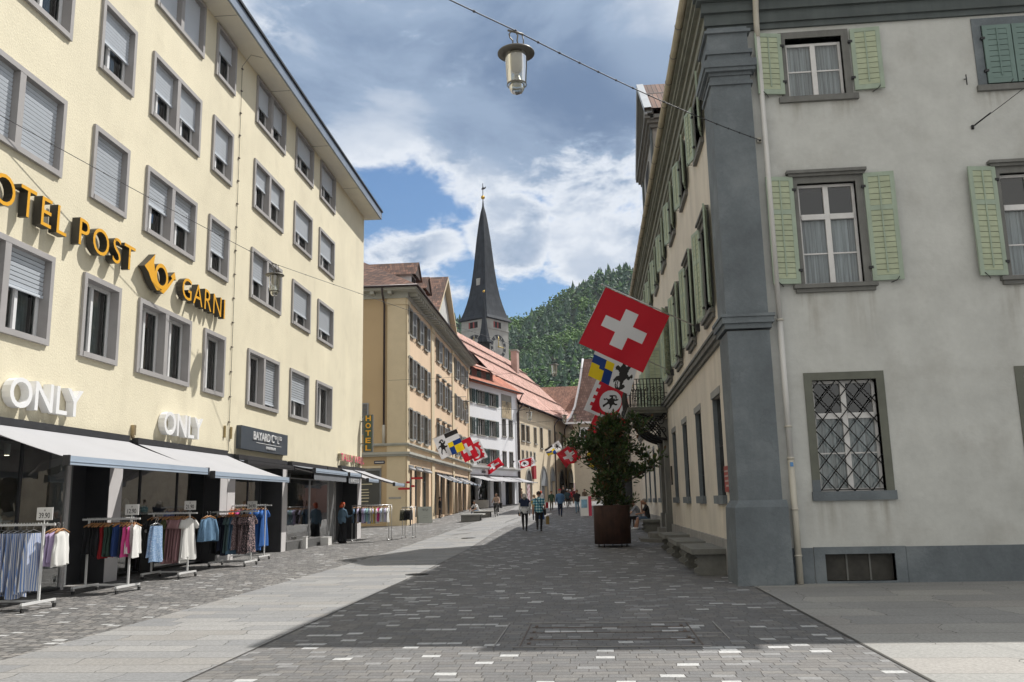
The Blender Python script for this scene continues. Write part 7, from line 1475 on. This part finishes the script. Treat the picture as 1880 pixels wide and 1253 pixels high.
def person(x, y, rz, label, H=1.75, pose='stand', top=None, low=None, shoe=None, hair=HB, skin=SK, sleeve='long', legs='long', step=0.0, hairlen=0, hat=None, zoff=None, arms=None, female=False, lean=0.0, group=None, skirt=False, jacket=None, wide=1.0):
    """figure faces local +y. built from one bone list fused into one surface"""
    g = G(x, y) if zoff is None else zoff; T = TR(x, y, g, rz); s = H / 1.75; top = top or cloth("grey", (.2, .2, .2)); low = low or cloth("dark", (.02, .022, .03)); shoe = shoe or SH
    mats = [skin, top, low, shoe, jacket or top, EYE]; B = []   # (points, radii, mat, flattening)
    hipz = .93 if pose in ('stand', 'walk') else .50 if pose == 'sit' else .98; sw = .175 if female else .205
    hipw = .085
    hip = Vector((0, 0, hipz)); chest = hip + Vector((0, .10 * lean if lean else 0, .30)); 
    if pose in ('sit', 'bike'): ln = .45 if pose == 'bike' else lean; chest = hip + Vector((0, .30 * math.sin(ln), .32 * math.cos(ln))); sh = hip + Vector((0, .50 * math.sin(ln), .50 * math.cos(ln))); neck = hip + Vector((0, .57 * math.sin(ln), .58 * math.cos(ln))); head = neck + Vector((0, .05 + .05 * math.sin(ln), .12))
    else: sh = hip + Vector((0, .0 + lean * .15, .48)); neck = sh + Vector((0, .0, .10)); head = neck + Vector((0, .015, .115))
    def seg(pts, rs, m, fl=1.0): B.append(([Vector(p) * 1.0 for p in pts], rs, m, fl))
    dd = (sh - hip).normalized()
    seg([hip - dd * .04, hip + dd * .06, chest * .5 + hip * .5 + dd * .02, chest, sh - dd * .03, sh + dd * .03], [.13 * wide, .145 * wide, (.115 if female else .13) * wide, .145 * wide, .125 * wide, .07], 1, .70)
    for q in (-1, 1): seg([sh - dd * .02, sh + Vector((q * sw * .8, 0, -.02))], [.08, .062], 1)
    seg([sh, neck + Vector((0, 0, .03))], [.055, .05], 0); 
    # head: skull, jaw, nose, ears
    seg([head + Vector((0, -.015, .035)), head + Vector((0, .005, -.01))], [.092, .088], 0); seg([head + Vector((0, .02, -.04)), head + Vector((0, .045, -.075))], [.066, .04], 0); seg([head + Vector((0, .09, .005)), head + Vector((0, .108, -.022))], [.012, .016], 0)
    for q in (-1, 1): seg([head + Vector((q * .088, -.005, .01)), head + Vector((q * .09, -.01, -.02))], [.014, .012], 0); seg([head + Vector((q * .034, .082, .012)), head + Vector((q * .034, .086, .012))], [.010, .008], 5)
    seg([head + Vector((-.022, .083, -.052)), head + Vector((.022, .083, -.052))], [.008, .008], 5)
    A = arms or {}
    for q in (-1, 1):
        S_ = sh + Vector((q * sw, 0, -.03)); a = A.get(q, 'down')
        if a == 'down': E_ = S_ + Vector((q * .05, -.04 + q * step * .12, -.29)); Hn = E_ + Vector((q * .01, .06 + q * step * .16, -.25))
        elif a == 'lap': E_ = S_ + Vector((q * .05, .12, -.25)); Hn = E_ + Vector((-q * .12, .22, -.04))
        elif a == 'face': E_ = S_ + Vector((q * .03, .16, -.24)); Hn = head + Vector((q * .05, .12, -.08))
        elif a == 'bars': E_ = S_ + Vector((q * .08, .14, -.24)); Hn = Vector((q * .27, .56, 1.08))
        elif a == 'knee': E_ = S_ + Vector((q * .06, .20, -.22)); Hn = E_ + Vector((-q * .10, .20, -.12))
        elif a == 'bag': E_ = S_ + Vector((q * .08, .0, -.28)); Hn = E_ + Vector((0, .10, -.24))
        elif a == 'fwd': E_ = S_ + Vector((q * .02, .12, -.26)); Hn = E_ + Vector((0, .26, .06))
        sm_ = {'long': 1, 'short': None, 'none': 0}[sleeve]
        if sleeve == 'short': M_ = S_.lerp(E_, .62); seg([S_, M_], [.062, .055], 1); seg([M_, E_], [.043, .040], 0); seg([E_, Hn], [.040, .028], 0)
        else: seg([S_, E_], [.060, .047], 1 if sleeve == 'long' else 0); seg([E_, E_.lerp(Hn, .93)], [.046, .034], 1 if sleeve == 'long' else 0); seg([E_.lerp(Hn, .85), Hn], [.028, .025], 0)
        f = (Hn - E_).normalized(); side = f.cross(Vector((q, 0, .01))).normalized(); pc = Hn + f * .045; seg([Hn, pc + f * .03], [.027, .034], 0, 1)
        for k in range(4):
            o = side * (-.027 + .018 * k); L_ = (.068, .078, .074, .058)[k]; p0 = pc + o + f * .04; inw = Vector((-q * .35, 0, 0)); p1 = p0 + (f + inw * .3).normalized() * L_ * .5; p2 = p1 + (f + inw * 1.2).normalized() * L_ * .5; seg([p0, p1, p2], [.0105, .0100, .0085], 0)
        th = (side * -1 + f * .6).normalized(); seg([pc - f * .02, pc + th * .045, pc + th * .055 + f * .03], [.014, .012, .010], 0)
    for q in (-1, 1):
        h0 = hip + Vector((q * hipw, 0, -.02))
        if pose == 'stand': K = h0 + Vector((q * .01, .015, -.44)); F = Vector((q * (hipw + .02), -.01, .09))
        elif pose == 'walk': o = step * q; K = h0 + Vector((0, .06 + o * .22, -.43)); F = Vector((q * hipw * .8, o * .36 - .04, .09 + (.07 if o < 0 else 0)))
        elif pose == 'sit': K = h0 + Vector((q * .07, .44, .0)); F = Vector((q * .17, .46 + (.12 if step and q > 0 else .04), .09))
        elif pose == 'bike': K = h0 + Vector((q * .06, .36, -.12 - (.12 if q > 0 else -.02))); F = Vector((q * .13, .14, .32 if q < 0 else .16))
        wd = .115 if skirt else .085
        if legs == 'long': seg([h0, K], [.088 * wide, .062 if not skirt else .10], 2); seg([K, F + Vector((0, 0, .02))], [.060 if not skirt else .10, .046 if not skirt else .13], 2)
        else: M_ = h0.lerp(K, .85); seg([h0, M_], [.09, .075], 2); seg([M_, K], [.056, .054], 0); seg([K, K.lerp(F, .4), F], [.052, .056, .036], 0)
        seg([F + Vector((0, -.03, -.035)), F + Vector((0, .07, -.052)), F + Vector((0, .155, -.060))], [.046, .038, .030], 3)
    # fuse
    mb = MB(); 
    for pts, rs, m, fl in B:
        p = [Vector((a.x / fl, a.y, a.z)) for a in pts] if fl != 1 else pts
        st = len(mb.v); ext = [pts[0]] + pts + [pts[-1]]
        d0 = (pts[1] - pts[0]).normalized(); d1 = (pts[-1] - pts[-2]).normalized()
        P = [pts[0] - d0 * rs[0] * .9, pts[0] - d0 * rs[0] * .5] + pts + [pts[-1] + d1 * rs[-1] * .5, pts[-1] + d1 * rs[-1] * .9]; R_ = [rs[0] * .35, rs[0] * .85] + list(rs) + [rs[-1] * .85, rs[-1] * .35]
        mb.tube(P, R_, 10)
        if fl != 1:
            for i in range(st, len(mb.v)): v = mb.v[i]; mb.v[i] = Vector((v.x * 1.32, pts[0].y * 0 + v.y * .80 + (pts[0].y * .2), v.z))
    me = bpy.data.meshes.new("person"); me.from_pydata([v * s for v in mb.v], [], mb.f); o = bpy.data.objects.new("person", me); COL.objects.link(o)
    md = o.modifiers.new("fuse", 'REMESH'); md.mode = 'VOXEL'; md.voxel_size = .0125 if y < 45 else .018; md.use_smooth_shade = True
    dg = bpy.context.evaluated_depsgraph_get(); me2 = bpy.data.meshes.new_from_object(o.evaluated_get(dg)); bpy.data.objects.remove(o); bpy.data.meshes.remove(me)
    # nearest bone decides what is worn there
    n = len(me2.polygons); C_ = np.empty(n * 3); me2.polygons.foreach_get("center", C_); C_ = C_.reshape(n, 3) / s; best = np.full(n, 1e9); mi = np.zeros(n, int)
    for pts, rs, m, fl in B:
        for i in range(len(pts) - 1):
            a, b = np.array(pts[i]), np.array(pts[i + 1]); Cc = C_.copy()
            if fl != 1: Cc[:, 0] /= 1.32; Cc[:, 1] = (Cc[:, 1] - a[1] * .2) / .80 if True else Cc[:, 1]
            ab = b - a; t = np.clip(((Cc - a) @ ab) / max(1e-9, ab @ ab), 0, 1); d = np.linalg.norm(Cc - a - t[:, None] * ab, axis=1) - (rs[i] + (rs[i + 1] - rs[i]) * t); d = d - (.004 if m == 5 else 0); k = d < best; best[k] = d[k]; mi[k] = m
    mi[(mi == 1) & (C_[:, 2] < hipz - .10) & (pose in ('stand', 'walk'))] = 2
    for mt in mats: me2.materials.append(mt)
    me2.polygons.foreach_set("material_index", mi.tolist()); me2.polygons.foreach_set("use_smooth", [True] * n); me2.name = "person"
    o = bpy.data.objects.new("person", me2); COL.objects.link(o); o.matrix_world = T; WM[o.name] = T; tag(o, label, "person", group)
    Ts = T @ Matrix.Scale(s, 4); hb = MB(Ts); rr = random.Random(int(x * 100)); k_ = 12
    def cap(c, r, mz, back=0.0):
        vs = []; n_ = 16
        for i in range(8):
            a = mz * i / 7
            for j in range(n_): b = 2 * PI * j / n_; low_ = (1.0 if math.sin(b) < .35 else .62); aa = a * low_; vs.append(c + Vector((r[0] * math.sin(aa) * math.cos(b), r[1] * math.sin(aa) * math.sin(b), r[2] * math.cos(aa))) * rr.uniform(.985, 1.02))
        hb.add(vs, [(i * n_ + j, (i + 1) * n_ + j, (i + 1) * n_ + (j + 1) % n_, i * n_ + (j + 1) % n_) for i in range(7) for j in range(n_)], 0, True)
    c = head + Vector((0, -.012, .03)); cap(c, Vector((.106, .112, .108)), 2.0)
    if hairlen: hb.tube([c + Vector((0, -.05, -.02)), c + Vector((0, -.085, -.12)), c + Vector((0, -.09, -.12 - hairlen))], [.085, .085, .05], 10)
    hb.build("hair", hair, o)
    if hat: hb = MB(Ts); cap_ = [(.112, .03), (.112, .08), (.09, .125), (.04, .142), (.001, .145)]; hb.lathe(cap_, head + Vector((0, -.01, 0)), 16, cap=False); hb.add([head + Vector((x_, y_, .035)) for x_, y_ in ((-.08, .07), (-.05, .19), (.05, .19), (.08, .07))] + [head + Vector((x_, y_, .045)) for x_, y_ in ((-.08, .07), (-.05, .19), (.05, .19), (.08, .07))], [(0, 1, 2, 3), (4, 5, 6, 7), (1, 2, 6, 5)]); hb.build("cap", hat, o)
    return o, Ts, head, sh
def held(name, label, cat, T, fn, m): mb = MB(T); fn(mb); return mb.build(name, m, loc=T.translation, label=label, cat=cat)
c_white = cloth("white", (.62, .62, .62)); c_navy = cloth("navy", (.012, .02, .05)); c_blk = cloth("black", (.012, .012, .014)); c_jean = cloth("jeans", (.05, .10, .20)); c_lj = cloth("light_jeans", (.16, .26, .36)); c_blue = cloth("blue", (.06, .13, .24)); c_brn = cloth("brown", (.12, .09, .06)); c_red = cloth("red", (.30, .01, .02)); c_gr = cloth("grey", (.22, .23, .25)); c_grn = cloth("green", (.04, .08, .05))
c_dj = cloth("denim", (.12, .20, .28))
# couple walking away (they face +y)
o, Ts, hd, sh = person(-3.18, 40.7, .05, "woman seen from behind in white top with navy sweater over her shoulders, walking away", 1.70, 'walk', c_white, c_blk, hair=HG, step=.45, hairlen=.10, female=True)
mb = MB(Ts); mb.tube([sh + Vector((-.24, -.02, -.06)), sh + Vector((-.12, -.05, .04)), sh + Vector((.12, -.05, .04)), sh + Vector((.24, -.02, -.06))], [.07, .09, .09, .07], 10); mb.box(-.20, .20, -.135, -.09, sh.z - .26, sh.z + .03); mb.build("sweater", c_navy, o)
held("handbag", "small black handbag hanging at the woman's left hip", "bag", Ts @ Matrix.Translation((-.24, .0, .82)), lambda m_: (m_.box(-.06, .06, -.12, .12, -.10, .08), m_.tube([(0, -.1, .08), (0, 0, .36), (0, .1, .08)], .008, 5)), c_blk)
o, Ts, hd, sh = person(-2.50, 40.45, -.05, "man seen from behind in blue and green plaid shirt, walking away beside the woman", 1.79, 'walk', PLAID, c_blk, hair=HB, sleeve='short', step=.35, wide=1.12)
mb = MB(Ts); mb.tube([sh + Vector((-.14, -.03, .07)), sh + Vector((-.02, -.15, -.12)), sh + Vector((.18, -.14, -.42)), sh + Vector((.22, -.02, -.55))], .013, 6); mb.build("bag_strap", c_blk, o)
held("shoulder_bag", "black shoulder bag on the plaid shirt man's right hip", "bag", Ts @ Matrix.Translation((.26, -.02, .84)), lambda m_: m_.box(-.05, .05, -.14, .14, -.13, .12), c_blk)
held("paper_bag", "brown paper carrier bag held by the man in the plaid shirt", "bag", TR(-2.12, 40.5, G(-2.1, 40.5) + .30), lambda m_: (m_.box(-.07, .07, -.10, .10, 0, .36), m_.tube([(0, -.05, .36), (0, 0, .46), (0, .05, .36)], .005, 4)), mat("kraft_paper", (.22, .15, .05), .9))
o, Ts, hd, sh = person(-3.45, 51.5, .0, "small person between the couple, in pale top with a yellow backpack", 1.52, 'walk', c_gr, c_navy, hair=HBl, step=.3)
mb = MB(Ts); mb.box(-.16, .16, -.30, -.13, .95, 1.33); mb.build("backpack", mat("yellow_bag", (.55, .38, .02), .8), o)
held("blue_bag", "dark blue carrier bag between the couple", "bag", TR(-3.0, 50.8, G(-3, 50.8) + .12), lambda m_: m_.box(-.16, .16, -.08, .08, 0, .55), cloth("bagblue", (.02, .05, .14)))
person(-2.2, 58.2, .0, "man in blue shirt and red cap walking away in the middle of the street", 1.80, 'walk', c_blue, c_navy, hair=HG, step=.5, hat=c_red, wide=1.1)
person(-1.25, 66.9, PI, "man in black T-shirt and light jeans walking towards the camera", 1.76, 'walk', c_blk, c_lj, hair=HB, sleeve='short', step=.4, skin=SKd, wide=1.1)
o, Ts, hd, sh = person(-3.62, 76.4, PI, "walker in grey green top with a red bag, behind the man in the blue shirt", 1.72, 'walk', c_grn, cloth("khaki", (.12, .11, .08)), hair=HB, step=.4)
held("red_bag", "red shopping bag held by the walker in grey green", "bag", TR(-4.0, 76.0, G(-4, 76) + .28), lambda m_: m_.box(-.12, .12, -.06, .06, 0, .5), c_red)
person(-3.0, 80.2, .2, "person in dark clothes walking just left of the man in the blue shirt", 1.60, 'walk', c_navy, c_blk, hair=HB, step=.4)
person(-2.5, 86, PI, "person in blue grey jacket and pale hat behind the man in the blue shirt", 1.78, 'walk', cloth("teal", (.05, .09, .11)), c_blk, hair=HG, step=.3, hat=c_white)
person(-2.46, 93, .0, "person in red top and dark trousers walking away in the distance", 1.62, 'walk', c_red, c_blk, hair=HG, step=.3, hairlen=.05)
person(-3.3, 98.0, PI, "tall walker in black jacket and grey trousers in the distance", 1.80, 'walk', c_blk, cloth("greyt", (.15, .16, .18)), hair=HB, step=.4)
person(-2.2, 97.0, .3, "person in dark maroon jacket in the distant group", 1.66, 'walk', cloth("maroon", (.10, .015, .02)), c_blk, hair=HBl, step=.3)
person(-.9, 92, .0, "person in brown jacket beside the potted tree in the distance", 1.68, 'walk', c_brn, c_blk, hair=HB, step=.3)
person(-7.75, 95.5, 1.3, "man in brown shirt walking near the white house", 1.80, 'walk', c_brn, cloth("bluet", (.05, .08, .13)), hair=HB, sleeve='short', step=.4)
person(-5.2, 88, .2, "woman in pale top with reddish hair walking beyond the couple", 1.66, 'walk', c_white, c_navy, hair=HR, step=.3, hairlen=.1, female=True)
# shopper at the rail
person(-10.72, 37.2, -.6, "woman with orange hair in denim jacket and wide black trousers at the clothes rail", 1.72, 'stand', c_dj, c_blk, hair=HR, female=True, skirt=True, arms={1: 'fwd', -1: 'down'}, hairlen=.02, wide=1.1)
# seated figures
person(-8.6, 65.4, 2.5, "man in white T-shirt and jeans sitting bent forward on the concrete bench", 1.76, 'sit', c_white, c_jean, hair=HB, sleeve='short', arms={1: 'knee', -1: 'knee'}, lean=.55, skin=SKd, zoff=G(-8.6, 65.4) - .02)
person(2.36, 39.6, PI / 2, "older man in black T-shirt and denim shorts sitting on the stone bench", 1.76, 'sit', c_blk, cloth("shorts", (.06, .10, .16)), SHw, HG, SKd, 'short', 'short', .5, arms={1: 'face', -1: 'lap'}, lean=.15, zoff=G(2.3, 39.6) + .05)
person(2.36, 40.35, PI / 2, "person with a hand at the face behind the man in black", 1.68, 'sit', cloth("rosea", (.25, .12, .10)), c_jean, SHw, HB, SK, 'short', 'long', 0, arms={1: 'face', -1: 'lap'}, lean=.1, zoff=G(2.3, 40.3) + .05)
person(2.1, 41.3, PI / 2, "person in grey T-shirt and black trousers sitting forward beside the planter", 1.74, 'sit', c_gr, c_blk, SHw, HB, SK, 'short', 'long', 0, arms={1: 'knee', -1: 'knee'}, lean=.45, zoff=G(2.1, 41.3) + .02)
for (x, y, l) in ((2.0, 41.3, "dark seat under the person in grey"),):
    g = G(x, y); mb = MB(TR(x, y, g)); mb.box(-.25, .3, -.3, .3, .38, .44); 
    for a in (-.22, .25):
        for b in (-.26, .24): mb.box(a, a + .04, b, b + .04, 0, .38)
    mb.build("low_stool", mat("dark_wood", (.05, .03, .022)), loc=(x, y, g), label=l, cat="stool")
person(-11.95, 68.3, -PI / 2, "waitress in black standing in the doorway of the ochre house", 1.62, 'stand', c_blk, c_blk, hair=HB, female=True)
# cyclist riding towards the camera
bx, by = -7.12, 64.9; bg = G(bx, by); BT = TR(bx, by, bg, PI - .05)
e = empty("bicycle", "dark city bicycle ridden towards the camera", "bicycle", BT)
def wheel(yc, steer=0):
    T = BT @ Matrix.Translation((0, yc, .34)); mb = MB(T); mb.tube([(0, .325 * math.cos(2 * PI * k / 28), .325 * math.sin(2 * PI * k / 28)) for k in range(29)], .018, 6, cap=False); w = mb.build("wheel", M_rub, e)
    mb = MB(T); mb.tube([(0, .305 * math.cos(2 * PI * k / 28), .305 * math.sin(2 * PI * k / 28)) for k in range(29)], .008, 5, cap=False)
    for k in range(14): a = 2 * PI * k / 14; mb.tube([(0, 0, 0), (0, .305 * math.cos(a), .305 * math.sin(a))], .0022, 3)
    mb.tube([(-.03, 0, 0), (.03, 0, 0)], .02, 6); mb.build("rim", M_steel, w)
wheel(.55); wheel(-.52)
mb = MB(BT); hd_ = (0, .42, .86); bb = (0, -.05, .32); st = (0, -.18, .86); mb.tube([hd_, bb], .018, 6); mb.tube([st, bb], .016, 6); mb.tube([(0, .42, .80), (0, -.16, .76)], .016, 6); mb.tube([bb, (0, -.52, .34)], .012, 6); mb.tube([st, (0, -.52, .34)], .01, 6); mb.tube([(0, .40, .95), (0, .43, .75), (0, .55, .34)], .016, 6); mb.build("frame", M_black, e)
mb = MB(BT); mb.tube([(-.29, .32, 1.06), (-.15, .38, 1.05), (0, .40, 1.0), (.15, .38, 1.05), (.29, .32, 1.06)], .014, 6); mb.build("handlebar", M_steel, e)
mb = MB(BT); mb.ell((0, -.2, .92), (.09, .13, .035), 10, 6); mb.build("saddle", M_rub, e)
mb = MB(BT); mb.box(-.14, .14, .46, .68, .80, .98); mb.build("basket", M_black, e)
person(bx, by + .18, PI - .05, "woman in beige top riding the bicycle towards the camera", 1.70, 'bike', cloth("beige", (.42, .30, .24)), c_blk, SHw, HB, SK, 'long', arms={1: 'bars', -1: 'bars'}, female=True, hairlen=.08, zoff=bg)
held("black_bag", "black bag hanging from the cyclist's handlebar", "bag", BT @ Matrix.Translation((-.36, .3, .62)), lambda m_: m_.box(-.09, .09, -.14, .14, 0, .36), c_blk)
